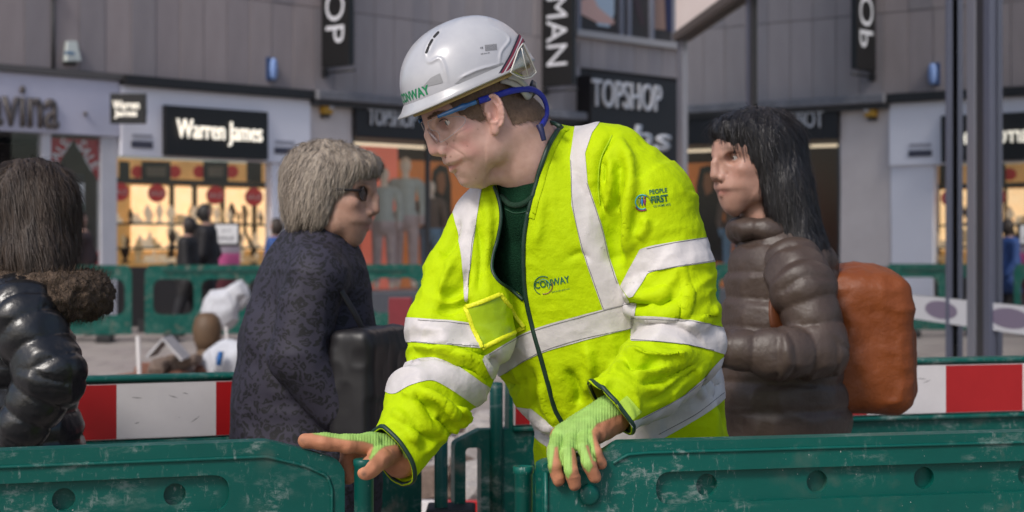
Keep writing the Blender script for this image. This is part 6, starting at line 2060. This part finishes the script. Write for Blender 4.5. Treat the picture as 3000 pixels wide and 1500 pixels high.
def rbox(fd, c, half, r, k=.0, mode='add', R=None):
    c = np.array(c, float); half = np.array(half, float); m_ = np.linalg.norm(half)+r+.03
    def f(G):
        q = G-c.astype(np.float32)
        if R is not None: q = q@np.asarray(R, np.float32).T
        q = np.abs(q)-half.astype(np.float32)
        return np.linalg.norm(np.maximum(q, 0), axis=-1)+np.minimum(q.max(-1), 0)-r
    return fd.func(f, c-m_, c+m_, k, mode)
def quilted(name, pts, rs, per, q, m, parent, h=.0065, wr=.004):
    """a padded tube whose seams run square to its own axis"""
    pts = [np.array(p) for p in pts]; A = np.array(pts); R_ = max(rs)+.05
    f = Field(A.min(0)-R_, A.max(0)+R_, h); f.chain(pts, rs, .02)
    V, Q = f.mesh(2); T = tris(Q); N = vnormals(V, T)
    best = np.full(len(V), 1e9); arc = np.zeros(len(V)); L0 = 0.0
    for i in range(len(pts)-1):
        ab = pts[i+1]-pts[i]; l_ = np.linalg.norm(ab); t = ((V-pts[i])@ab)/(l_*l_); tc_ = np.clip(t, 0, 1)
        d = np.linalg.norm(V-(pts[i]+tc_[:, None]*ab), axis=1); mm = d < best
        best[mm] = d[mm]; arc[mm] = (L0+t*l_)[mm]; L0 += l_
    ph_ = arc+.004*vnoise(V, 14, 6)
    D = q*(np.abs(np.sin(math.pi*ph_/per))**.42-.72)+wr*(1-2.2*np.abs(vnoise(V, 16, 2)))
    V = V+N*D[:, None]
    return obj(name, fast_mesh(name, V, Q), m, parent), V, T

# ---- woman in the leopard-print coat walking to the right
pA_ = empty("person"); tag(pA_, "person with grey-blonde bob and sunglasses in dark leopard-print coat", "person", "passers-by behind the front barriers")
hA = HeadFrame((948, 575), 3.93, 171, 5, 0, ear_y=-.074, scale=1.0)
place_head(hA, pA_, (.46, .27, .20), (.36, .13, .12))
M_gh = mat("grey_blonde_hair", (.20, .16, .125), .6, c2=(.38, .315, .25), vscale=60, bump=.5, bscale=160, stretch=(1, 1, .15))
hair_mesh(hA, [((-.016, 0, .046), (.112, .090, .088)), ((-.058, 0, -.020), (.062, .080, .082)), ((-.020, .066, -.010), (.045, .024, .065)), ((-.020, -.066, -.010), (.045, .024, .065)), ((.062, 0, .078), (.050, .066, .034))],
          [((.135, 0, -.020), (.112, .120, .072))], [], .005, M_gh, pA_, lo=(-.18, -.14, -.17), hi=(.16, .14, .17), slen=.026)
# coat
def leopard():
    m = bpy.data.materials.new("leopard_coat"); m.use_nodes = True
    nt = m.node_tree; N = nt.nodes; L = nt.links; b = N["Principled BSDF"]; b.inputs['Roughness'].default_value = .75
    tc = N.new("ShaderNodeTexCoord"); nz = N.new("ShaderNodeTexNoise"); nz.inputs['Scale'].default_value = 22; L.new(tc.outputs['Object'], nz.inputs['Vector'])
    mp = N.new("ShaderNodeMix"); mp.data_type = 'RGBA'; mp.inputs[0].default_value = .08; L.new(tc.outputs['Object'], mp.inputs[6]); L.new(nz.outputs['Color'], mp.inputs[7])
    mpp = N.new("ShaderNodeMapping"); mpp.inputs['Scale'].default_value = (1, 1, 1.5); L.new(mp.outputs[2], mpp.inputs[0])
    vo = N.new("ShaderNodeTexVoronoi"); vo.inputs['Scale'].default_value = 62; L.new(mpp.outputs[0], vo.inputs['Vector'])
    r = N.new("ShaderNodeValToRGB"); e = r.color_ramp.elements
    e[0].position = .14; e[0].color = (.020, .018, .031, 1); e[1].position = .22; e[1].color = (.0045, .004, .0065, 1)
    x = e.new(.42); x.color = (.0045, .004, .0065, 1); x = e.new(.50); x.color = (.026, .023, .040, 1)
    L.new(vo.outputs['Distance'], r.inputs[0]); L.new(r.outputs[0], b.inputs['Base Color'])
    return m
M_leo = leopard()
cf = Field(P(690, 1290, 4.0)*np.array([1, 0, 0])+np.array([-.05, 3.70, .50]), P(1170, 0, 4.0)*np.array([1, 0, 0])+np.array([.10, 4.36, 1.40]), .0075)
cf.chain([P(935, 735, 4.03), P(925, 830, 4.03), P(905, 1000, 4.03), P(895, 1180, 4.03), P(890, 1380, 4.03), P(890, 1640, 4.03)], [.080, .125, .150, .160, .170, .185], .04)
for dd in (3.87, 4.19): cf.chain([P(930, 790, 4.03), P(925, 815, dd)], [.08, .070], .05)
cf.chain([P(922, 815, 3.87), P(872, 1040, 3.84), P(985, 1190, 3.86)], [.070, .062, .052], .015)
cf.chain([P(930, 815, 4.19), P(985, 1030, 4.22), P(1070, 1150, 4.18)], [.068, .060, .050], .015)
cloth("coat", cf, M_leo, pA_, .006, 9)
sf_ = Field(hA.O+np.array([-.16, -.16, -.26]), hA.O+np.array([.16, .16, -.05]), .006)
ctr = hA.w((-.028, 0, -.142))
ring_ = [ctr+np.array([.060*math.cos(a)+.008, .060*math.sin(a), .008*math.sin(a*2)-.014*math.cos(a)]) for a in np.linspace(0, 2*math.pi, 18)]
sf_.chain(ring_, [.021]*18, .015)
cloth("scarf", sf_, mat("violet_scarf", (.09, .08, .20), .8, c2=(.16, .10, .22), vscale=18), pA_, .004, 20)
legs(pA_, P(895, 0, 4.03)*np.array([1, 1, 0])+np.array([0, 0, .72]), 1, mat("black_trousers", (.015, .014, .016), .8))
sg_ = empty("sunglasses"); tag(sg_, "dark sunglasses worn by the passer-by in the leopard-print coat", "glasses")
for s in (1, -1):
    c_ = hA.w((EYE[0]+.020, s*.033, EYE[2]-.002)); ax_ = unit(hA.wn((1, s*.25, 0))); uu = unit(np.cross((0, 0, 1), ax_)); vv = np.cross(ax_, uu)
    pts = [c_+.024*math.cos(a)*uu+.018*math.sin(a)*vv for a in np.linspace(0, 2*math.pi, 20, endpoint=False)]
    V = pts+[p-ax_*.003 for p in pts]; F = [tuple(range(20)), tuple(range(39, 19, -1))]+[(i, (i+1) % 20, 20+(i+1) % 20, 20+i) for i in range(20)]
    obj("lens", mesh_from("lens", V, F, False), mat("dark_lens", (.008, .008, .010), .1, coat=.6), sg_)
    MB().tube([hA.w((EYE[0]+.018, s*.056, EYE[2]+.004)), hA.w((.03, s*.079, EYE[2]+.002)), hA.w((-.005, s*.080, EYE[2]-.004))], .003, 8).build("arm", mat("dark_arm", (.02, .018, .018), .4), sg_)
MB().tube([hA.w((EYE[0]+.022, -.012, EYE[2]+.004)), hA.w((EYE[0]+.025, 0, EYE[2]+.007)), hA.w((EYE[0]+.022, .012, EYE[2]+.004))], .002, 6).build("bridge", MATS["dark_arm"], sg_)
# black shoulder bag in front of her
hbag = empty("shoulder_bag"); tag(hbag, "black shoulder bag carried by the passer-by in the leopard-print coat", "bag")
bf_ = Field(P(1085, 1120, 3.93)-np.array([.2, .2, .2]), P(1085, 1120, 3.93)+.2, .006)
Rb = np.stack([unit(np.array([.30, .95, 0])), unit(np.array([-.95, .30, 0])), np.array([0, 0, 1.0])])
rbox(bf_, P(1085, 1120, 3.93), (.115, .030, .105), .022, 0, 'add', Rb)
rbox(bf_, P(1085, 1075, 3.93), (.112, .037, .055), .020, .004, 'add', Rb)
cloth("pouch", bf_, mat("black_leather", (.010, .009, .011), .45), hbag, .003, 12)
MB().box((-.02, -.003, -.012), (.02, .003, .012), lambda q: tuple(P(1085, 1110, 3.93)+np.array([.30*q[0]+.95*(q[1]-.062), .95*q[0]-.30*(q[1]-.062), q[2]]))).build("buckle", mat("brass_buckle", (.45, .32, .12), .35, metal=.8), hbag)
MB().tube(spline([P(1085, 1020, 3.90), P(1040, 920, 3.855), P(965, 800, 3.84), P(925, 765, 3.90), P(905, 770, 4.02)], 24), .009, 8, flat=.4).build("strap", MATS["black_leather"], hbag)

# ---- woman with long black hair, brown padded jacket, walking to the left
pB_ = empty("person"); tag(pB_, "person with long black hair in brown padded jacket beside the glass shop wall", "person", "passers-by behind the front barriers")
hB = HeadFrame((2262, 480), 3.95, 26, 2, 0, ear_y=.074, scale=1.02)
place_head(hB, pB_, (.44, .25, .19), (.35, .12, .11))
M_bh = mat("black_hair", (.006, .005, .006), .5, c2=(.016, .013, .014), vscale=60, bump=.5, bscale=160, stretch=(1, 1, .1))
hair_mesh(hB, [((-.018, 0, .048), (.114, .090, .088)), ((-.064, 0, -.02), (.062, .080, .11)), ((-.020, .068, -.02), (.048, .022, .10)), ((-.020, -.068, -.02), (.048, .022, .10)), ((.052, 0, .084), (.052, .066, .032))],
          [((.130, 0, -.022), (.078, .090, .085))], [([(-.055, .05, -.05), (-.075, .065, -.22), (-.085, .07, -.44)], [.060, .064, .035]), ([(-.06, -.03, -.05), (-.08, -.03, -.22), (-.09, -.03, -.40)], [.060, .066, .04])], .006, M_bh, pB_)
M_puf = mat("brown_padded_nylon", (.048, .031, .024), .48, c2=(.075, .050, .039), vscale=7, bump=.35, bscale=35, spec=.5)
_, JBv, JBt = quilted("padded_jacket", [P(2290, 715, 4.03), P(2292, 800, 4.03), P(2290, 980, 4.03), P(2285, 1180, 4.03), P(2290, 1380, 4.03), P(2290, 1560, 4.03)], [.080, .128, .148, .158, .168, .172], .064, .010, M_puf, pB_)
quilted("sleeve", [P(2325, 790, 3.93), P(2352, 850, 3.87), P(2400, 1015, 3.84), P(2400, 1030, 3.835), P(2290, 1040, 3.78), P(2125, 1024, 3.80)], [.072, .070, .060, .060, .055, .044], .056, .008, M_puf, pB_)
quilted("sleeve", [P(2280, 790, 4.15), P(2275, 860, 4.20), P(2320, 1020, 4.22), P(2190, 1060, 4.12)], [.072, .068, .060, .046], .056, .008, M_puf, pB_)
hq = hB.w((-.03, 0, -.165))
quilted("collar", [hq+np.array([.070*math.cos(a_), .070*math.sin(a_), .006*math.sin(2*a_)+.012]) for a_ in np.linspace(0, 2*math.pi, 20)], [.022]*20, .06, .004, M_puf, pB_, .005, .003)
for dy in (0,):
    f = Field(P(2060, 0, 3.8)*np.array([1, 0, 0])+np.array([-.07, 3.72, 1.0]), P(2130, 0, 3.8)*np.array([1, 0, 0])+np.array([.03, 3.90, 1.16]), .003)
    wq = P(2122, 1022, 3.80); kq = P(2085, 1020, 3.80)
    f.cone(wq, kq, .026, .028, .01)
    for i in range(4):
        b0 = kq+np.array([-.018, -.024+.016*i, .006-.002*i]); f.chain([b0, b0+np.array([-.030, 0, -.006]), b0+np.array([-.042, .002, -.028])], [.0095, .0085, .0072], .003)
    f.chain([wq+np.array([-.02, -.02, .01]), wq+np.array([-.05, -.034, .0]), wq+np.array([-.072, -.030, -.014])], [.012, .010, .008], .004)
    V, Q = f.mesh(1); obj("hand", fast_mesh("hand", V, Q, True, np.array([.44, .25, .19])*np.ones((len(V), 3))), M_skin, pB_)
legs(pB_, P(2290, 0, 4.03)*np.array([1, 1, 0])+np.array([0, 0, .72]), -1, mat("dark_jeans", (.02, .022, .032), .8))
rk = empty("backpack"); tag(rk, "orange backpack on the back of the person in the brown padded jacket", "backpack")
rf_ = Field(P(2400, 0, 4.1)*np.array([1, 0, 0])+np.array([-.05, 3.84, .80]), P(2680, 0, 4.1)*np.array([1, 0, 0])+np.array([.08, 4.34, 1.34]), .007)
rbox(rf_, P(2515, 1000, 4.10), (.062, .105, .120), .045, 0)
rbox(rf_, P(2585, 1055, 4.10), (.030, .085, .060), .030, .008)
rf_.ell(P(2510, 860, 4.10), (.095, .125, .07), .04)
M_or = mat("burnt_orange_nylon", (.16, .034, .003), .55, c2=(.22, .050, .004), vscale=6, bump=.3, bscale=50)
cloth("sack", rf_, M_or, rk, .005, 11)
JB = Surf(JBv, JBt)
st_l = JB.line([(2385, 745), (2330, 790), (2285, 850), (2272, 930), (2300, 1010)], .006, 30)
if len(st_l) > 4: MB().tube(st_l, .019, 8, flat=.3).build("strap", mat("dark_orange_strap", (.10, .025, .004), .6), rk)
mat("dark_orange_strap", (.10, .025, .004), .6)
MB().tube(spline([P(2470, 885, 4.0), P(2520, 860, 3.985), P(2580, 880, 4.0)], 16), .004, 6).build("zip", mat("dark_zip", (.03, .012, .006), .5), rk)
MB().tube(spline([P(2560, 1020, 3.985), P(2600, 1010, 4.0), P(2630, 1030, 4.05)], 16), .0035, 6).build("zip", MATS["dark_zip"], rk)
MB().tube([P(2490, 838, 4.09), P(2505, 815, 4.09), P(2520, 838, 4.09)], .007, 8).build("handle", MATS["dark_orange_strap"], rk)

# ---- person in black at the left edge
pC_ = empty("person"); tag(pC_, "person in glossy black padded coat with brown fur collar at the barrier's end", "person", "passers-by behind the front barriers")
hC = HeadFrame((4, 648), 3.62, -24, 3, 0, ear_y=.074, scale=1.0)
place_head(hC, pC_, (.40, .24, .18), (.33, .12, .11))
M_dh = mat("dark_brown_hair", (.022, .014, .010), .6, c2=(.060, .038, .025), vscale=60, bump=.5, bscale=160, stretch=(1, 1, .1))
hair_mesh(hC, [((-.018, 0, .048), (.112, .090, .088)), ((-.062, 0, -.03), (.060, .080, .10)), ((-.016, .068, -.02), (.05, .022, .08)), ((-.016, -.068, -.02), (.05, .022, .08)), ((.055, 0, .080), (.054, .068, .036))],
          [((.125, 0, -.030), (.060, .078, .10))], [([(-.05, .03, -.08), (-.07, .03, -.17)], [.07, .06])], .006, M_dh, pC_, lo=(-.2, -.15, -.25), hi=(.16, .15, .18))
M_blk = mat("glossy_black_nylon", (.006, .006, .007), .3, c2=(.012, .012, .014), vscale=7, bump=.3, bscale=30, spec=.6)
quilted("padded_coat", [P(8, 810, 3.70), P(13, 900, 3.70), P(13, 1080, 3.70), P(13, 1300, 3.70), P(13, 1560, 3.70)], [.085, .132, .152, .162, .175], .058, .010, M_blk, pC_)
quilted("sleeve", [P(43, 890, 3.60), P(63, 930, 3.54), P(150, 1090, 3.50), P(143, 1110, 3.50), P(58, 1260, 3.50)], [.074, .074, .064, .064, .050], .052, .009, M_blk, pC_)
quilted("sleeve", [P(8, 890, 3.84), P(8, 940, 3.90), P(88, 1100, 3.92), P(-2, 1220, 3.86)], [.072, .070, .062, .050], .052, .009, M_blk, pC_)
fu = Field(hC.O+np.array([-.24, -.24, -.30]), hC.O+np.array([.24, .24, -.04]), .006)
ctr = hC.w((-.035, 0, -.160))
fu.chain([ctr+np.array([.105*math.cos(a), .105*math.sin(a), .0]) for a in np.linspace(0, 2*math.pi, 20)], [.045]*20, .02)
V, Q = fu.mesh(1); T = tris(Q); N = vnormals(V, T)
V = V+N*(.007*vnoise(V, 60, 1)+.005*vnoise(V, 120, 2))[:, None]
M_fur = mat("brown_fur", (.045, .028, .018), .85, c2=(.13, .085, .055), vscale=90, bump=.8, bscale=220)
fur = obj("fur_collar", fast_mesh("fur_collar", V, Q), M_fur, pC_)
SV = []; SF = []
for i in rng.choice(len(V), 7000):
    dr = unit(N[i]+.5*rng.normal(size=3)+np.array([0, 0, -.3])); l_ = .012+.016*rng.random(); sd = unit(np.cross(dr, (0.3, .2, 1)))*.0006; b0 = len(SV)
    SV += [V[i]-sd, V[i]+sd, V[i]+dr*l_]; SF.append((b0, b0+1, b0+2))
fs_o = obj("fur_strand", mesh_from("fur_strand", SV, SF, False), M_fur, fur); fs_o['kind'] = 'stuff'
legs(pC_, P(13, 0, 3.70)*np.array([1, 1, 0])+np.array([0, 0, .72]), -1, MATS["black_trousers"])

# ---- far passers-by
def far_person(x, d, ytop, coat, hairc, label, face=-1, legc=(.02, .02, .025), lean=0.0):
    t = empty("person"); tag(t, label, "person", "shoppers passing the far shopfronts")
    zt = CAMZ+(HORIZON-ytop)/FPX*d; k = zt/1.75
    c = P(x, 0, d)*np.array([1, 1, 0])
    def p(dx, dy, z): return c+np.array([(dx*face*-1+lean*z)*k*-1*-1, dy*k, z*k])
    f = Field(c+np.array([-.5, -.4, -.02]), c+np.array([.5, .4, zt+.05]), .013)
    f.ell(p(.02, 0, 1.63), np.array([.095, .078, .115])*k, .01); f.cone(p(0, 0, 1.55), p(-.01, 0, 1.42), .05*k, .06*k, .02)
    f.ell(p(.115, 0, 1.61), np.array([.02, .014, .02])*k, .01)
    f.chain([p(-.01, -.15, 1.38), p(-.01, .15, 1.38)], [.075*k, .075*k], .05)
    f.chain([p(0, 0, 1.36), p(0, 0, 1.1), p(0, 0, .85), p(0, 0, .75)], [.135*k, .145*k, .16*k, .15*k], .04)
    for sg in (-1, 1):
        f.chain([p(0, sg*.09, .80), p(sg*.10, sg*.09, .46), p(sg*.18-.03, sg*.09, .07)], [.10*k, .07*k, .052*k], .02)
        f.chain([p(sg*.15-.03, sg*.09, .06), p(sg*.15+.09, sg*.09, .045)], [.05*k, .04*k], .02)
        f.chain([p(-.01, sg*.19, 1.36), p(-.05-sg*.06, sg*.22, 1.08), p(.08-sg*.05, sg*.20, .90)], [.06*k, .052*k, .042*k], .012)
    V, Q = f.mesh(1); T = tris(Q); N = vnormals(V, T); z = V[:, 2]/k
    obj("body", fast_mesh("body", V, Q), mat("far_skin", (.42, .25, .19), .6), t)
    r_ = clip(V, T, np.minimum(z-.62, 1.46-z), N); obj("coat", fast_mesh("coat", r_[0]+r_[2]*(.016+.006*vnoise(r_[0], 9, 2))[:, None], r_[1]), mat(label[:24]+" coat", coat, .7, var=.25, vscale=6), t)
    r_ = clip(V, T, np.minimum(z-.09, .70-z), N); obj("trousers", fast_mesh("trousers", r_[0]+r_[2]*.008, r_[1]), mat(label[:24]+" trousers", legc, .8), t)
    xl = ((V[:, 0]-c[0])*face)/k
    r_ = clip(V, T, np.minimum(z-1.50, np.maximum(.035-xl, (z-1.70)*1.0)), N); obj("hair", fast_mesh("hair", r_[0]+r_[2]*.018, r_[1]), mat(label[:24]+" hair", hairc, .6), t)
    r_ = clip(V, T, np.minimum(z+.1, .095-z), N); obj("shoe", fast_mesh("shoe", r_[0]+r_[2]*.006, r_[1]), MATS["dark_shoe"], t)
far_person(550, 24.2, 636, (.012, .011, .013), (.015, .01, .01), "shopper in black padded coat with dark hair passing the jeweller's window", -1)
far_person(604, 25.0, 598, (.012, .011, .014), (.012, .01, .01), "taller shopper in black jacket close to the jeweller's window", 1)
far_person(806, 24.4, 640, (.03, .075, .24), (.03, .02, .015), "shopper in a blue coat beside the jeweller's pier", -1, (.03, .03, .04))
far_person(2060, 25.5, 610, (.05, .05, .055), (.02, .015, .012), "shopper in grey coat near the black portal", -1)
far_person(240, 24.6, 620, (.05, .03, .03), (.03, .02, .015), "shopper in maroon coat before the lilac shopfront", 1)
# ---------------------------------------------------------------- street details
# poster totem in front of the jeweller
tm = empty("poster_totem"); tag(tm, "dark framed poster stand with white sheet and pink foot before the jeweller", "poster stand")
dt_ = 25.6
def tbox(xa, xb, ya, yb, d, th, m, name, parent, bev=.0):
    p, q = P(xa, yb, d), P(xb, ya, d)
    return MB().box((p[0], d, p[2]), (q[0], d+th, q[2]), None, bev).build(name, m, parent)
tbox(620, 702, 652, 722, dt_, .06, M_brown, "frame", tm, .01)
sh_ = tbox(631, 696, 658, 714, dt_-.012, .01, M_paper, "sheet", tm)
free_text("SALE", (663, 697), 44, 10, dt_-.016, mat("print_grey", (.12, .12, .15), .6), sh_, .02); free_text("up to", (663, 676), 28, 8, dt_-.016, MATS["print_grey"], sh_, .0)
tbox(619, 702, 722, 742, dt_, .06, mat("totem_grey", (.30, .26, .32), .5), "band", tm)
tbox(619, 702, 742, 790, dt_, .06, mat("totem_pink", (.55, .10, .28), .5), "foot_panel", tm)
zf = P(0, 790, dt_)[2]
pq = P(619, 0, dt_), P(702, 0, dt_)
MB().box((pq[0][0], dt_, 0), (pq[1][0], dt_+.06, zf)).build("base", mat("totem_maroon", (.10, .02, .03), .5), tm)
MB().box((pq[0][0]-.1, dt_-.2, 0), (pq[1][0]+.1, dt_+.25, .03)).build("foot", M_rub, tm)

# rubble
rock_me = []
for k in range(7):
    bm = bmesh.new(); bmesh.ops.create_icosphere(bm, subdivisions=2, radius=1.0)
    for v in bm.verts:
        p_ = np.array(v.co[:]); n_ = float(vnoise(p_[None, :], 1.3, k)[0]); n2 = float(vnoise(p_[None, :], 3.0, k+9)[0])
        v.co *= 1+.34*n_+.12*n2
        for ax in range(3): v.co[ax] = max(-.78, min(.78, v.co[ax]))
    me = bpy.data.meshes.new("rubble_stone"); bm.to_mesh(me); bm.free(); rock_me.append(me)
M_rock = [mat("brown_rubble", (.10, .07, .055), .9, c2=(.20, .145, .115), vscale=6, bump=.6, bscale=20), mat("brick_rubble", (.17, .07, .045), .9, c2=(.25, .12, .08), vscale=6, bump=.5), mat("grey_rubble", (.26, .235, .22), .9, c2=(.40, .365, .345), vscale=5, bump=.6, bscale=16)]
rocks = {}
def rock(x, d, z, r, k, m, label, grp, flat=.7):
    key = (k, m)
    if key not in rocks:
        me = rock_me[k].copy(); me.materials.append(M_rock[m]); rocks[key] = me
    o = bpy.data.objects.new("rubble_stone", rocks[key]); COL.objects.link(o)
    o.location = (P(x, 0, d)[0], d, z); o.scale = (r*random.uniform(.8, 1.25), r*random.uniform(.8, 1.2), r*flat*random.uniform(.8, 1.15)); o.rotation_euler = (random.uniform(-.4, .4), random.uniform(-.4, .4), random.uniform(0, 6.28))
    size = "small" if r < (.09 if m == 2 else .10) else ("medium" if r < (.12 if m == 2 else .13) else "large")
    tag(o, size+" "+("brown", "brick-red", "pale grey")[m]+" "+label, "stone", grp)
random.seed(5)
# heaps: stones laid from the ground up so each rests on those below
def heap(x0, x1, d0, d1, hmax, n, mats, label, grp, rmin=.07, rmax=.16):
    for i in range(n):
        u = random.random(); x = x0+(x1-x0)*u; d = random.uniform(d0, d1)
        prof_ = hmax*math.sin(math.pi*min(1, max(0, u)))**.6*(1-.5*abs((d-d0)/(d1-d0)-.5)*2)
        r = random.uniform(rmin, rmax)
        rock(x, d, max(r*.45, prof_*random.random()), r, random.randrange(7), random.choice(mats), label, grp)
mound = bmesh.new(); 
def mound_obj(x0, x1, d0, d1, h, m, label):
    xa, xb = P(x0, 0, (d0+d1)/2)[0], P(x1, 0, (d0+d1)/2)[0]
    V = []; F = []; n = 26
    for i in range(n+1):
        for j in range(n+1):
            u, v = i/n, j/n
            w = (math.sin(math.pi*u)*math.sin(math.pi*v))**.7
            X, Y = xa+(xb-xa)*u, d0+(d1-d0)*v
            V.append((X, Y, -.004+h*w*(1+.35*float(vnoise(np.array([[X, Y, 0.0]]), 3, 2)[0]))))
    for i in range(n):
        for j in range(n): a = i*(n+1)+j; F.append((a, a+n+1, a+n+2, a+1))
    o = obj("rubble_mound", mesh_from("rubble_mound", V, F), m); tag(o, label, "rubble mound"); return o
mound_obj(180, 800, 11.2, 13.6, .42, mat("brown_earth", (.085, .062, .05), .95, c2=(.17, .125, .10), vscale=7, bump=.8, bscale=22), "low mound of brown earth and spoil beyond the left plate barrier")
heap(290, 720, 11.3, 13.0, .56, 90, (0, 0, 1, 0), "broken stone on the spoil mound beyond the left plate barrier", "stones of the brown spoil heap")
mound_obj(1180, 1760, 7.6, 9.8, .42, mat("grey_spoil", (.22, .195, .18), .95, c2=(.34, .30, .28), vscale=6, bump=.8, bscale=20), "low mound of grey spoil behind the worker")
heap(1200, 1600, 7.4, 9.4, .55, 70, (2, 2, 2, 0), "broken stone on the grey spoil heap behind the worker", "stones of the grey spoil heap", .06, .15)
# white sacks, tent-shaped offcut, bollard, marker stakes
def sack(x, y, d, rx_, rz_, m, label, name="sack", lean=0.0):
    c = P(x, y, d); f = Field(c-np.array([rx_*1.5, rx_*1.5, rz_*1.4]), c+np.array([rx_*1.5, rx_*1.5, rz_*1.5]), .012)
    f.ell(c, (rx_, rx_*.8, rz_), .03); f.ell(c+np.array([lean*rx_, 0, rz_*.7]), (rx_*.5, rx_*.4, rz_*.5), .05)
    f.ell(c+np.array([-rx_*.4, 0, -rz_*.3]), (rx_*.7, rx_*.7, rz_*.7), .05)
    V, Q = f.mesh(1); N = vnormals(V, tris(Q)); V = V+N*(.02*(1-2.2*np.abs(vnoise(V, 7, 3))))[:, None]
    o = obj(name, fast_mesh(name, V, Q), m); tag(o, label, "sack"); return o
M_sackw = mat("white_woven_sack", (.50, .51, .55), .8, var=.12, vscale=9, bump=.4, bscale=60)
sk = sack(668, 1058, 12.2, .17, .14, M_sackw, "crumpled white sack with dark print beside the spoil mound")
o = MB().tube([P(640, 1055, 12.02), P(648, 1030, 12.02), P(640, 1070, 12.02)], .02, 8).build("blue_tie", mat("bright_blue_tie", (.02, .14, .42), .6), sk)
sack(650, 905, 21.0, .22, .26, M_sackw, "white dust sheet bundled against the far green barrier", "dust_sheet", .8)
sack(702, 868, 21.4, .12, .16, M_sackw, "small white bag standing behind the leopard-print coat", "bag")
bl = empty("bollard"); tag(bl, "brown round-headed bollard standing beyond the spoil mound", "bollard")
cb = P(607, 0, 17.0)
zt_ = P(0, 915, 17.0)[2]
MB().lathe([(0, 0), (.13, 0), (.11, zt_-.42), (.10, zt_-.36)], (cb[0], cb[1], 0), 20).build("shaft", mat("brown_cast_iron", (.10, .058, .03), .6, var=.2), bl)
MB().lathe([(.10, zt_-.37), (.135, zt_-.28), (.148, zt_-.16), (.125, zt_-.06), (.07, zt_-.005), (0, zt_)], (cb[0], cb[1], 0), 20).build("head", MATS["brown_cast_iron"], bl)
for x, yt, yb, d in ((406, 985, 1100, 10.5), (664, 955, 1030, 16.0)):
    a, b = P(x-2, yt, d), P(x+3, yb, d); b[2] = 0; b[0] = a[0]+.03
    o = MB().tube([a, b], .014, 8).build("marker_stake", mat("pale_stake", (.50, .47, .46), .6)); tag(o, "thin pale marker stake in front of the brown spoil" if x < 500 else "short pale marker stake near the bollard", "stake")
# a roof-shaped offcut of sheeting on the heap
a = P(490, 985, 11.9); V = []
for y_ in (-.16, .16):
    for dx, dz in ((-.12, -.13), (0, .0), (.14, -.15)): V.append((a[0]+dx, a[1]+y_, a[2]+dz))
o = obj("folded_sheet", mesh_from("folded_sheet", V, [(0, 1, 4, 3), (1, 2, 5, 4)], False), mat("grey_white_board", (.42, .41, .42), .7, var=.2)); o.modifiers.new("thickness", 'SOLIDIFY').thickness = .02
tag(o, "folded grey-white board standing like a roof on the spoil", "board")

# red and white board barrier behind the worker
rb = empty("plank_barrier"); tag(rb, "red and white plank barrier standing behind the worker", "barrier")
d_ = 9.0
M_mar = mat("maroon_paint", (.17, .015, .022), .5, var=.15)
xs_ = [1120, 1262, 1500, 1740, 1980, 2210]
for i in range(len(xs_)-1):
    p, q = P(xs_[i], 1066, d_), P(xs_[i+1], 960, d_)
    MB().box((p[0], d_, p[2]), (q[0]-.003, d_+.03, q[2]), None, .004).build("board", MATS["white_reflective_plate"] if i % 2 == 0 else M_plr, rb)
for x in (1172, 1700, 2180):
    p, q = P(x-34, 0, d_+.032), P(x+34, 872 if x < 1300 else 950, d_+.032)
    MB().box((p[0], d_+.032, 0), (q[0], d_+.10, q[2]), None, .006).build("post", M_mar, rb)
    MB().box((p[0]-.06, d_-.22, 0), (q[0]+.06, d_+.30, .06), None, .01).build("foot", M_rub, rb)
pk_ = empty("plank"); tag(pk_, "red and white plank lying on the ground behind the stepped barrier end", "plank")
pa_, pb_ = P(1180, 0, 7.2), P(1420, 0, 7.3)
xa = pa_[0]
k = 0
while xa < pb_[0]:
    MB().box((xa, 7.2, .0), (xa+.19, 7.24, .24), None, .004).build("section", MATS["white_reflective_plate"] if k % 2 == 0 else M_plr, pk_); xa += .19; k += 1
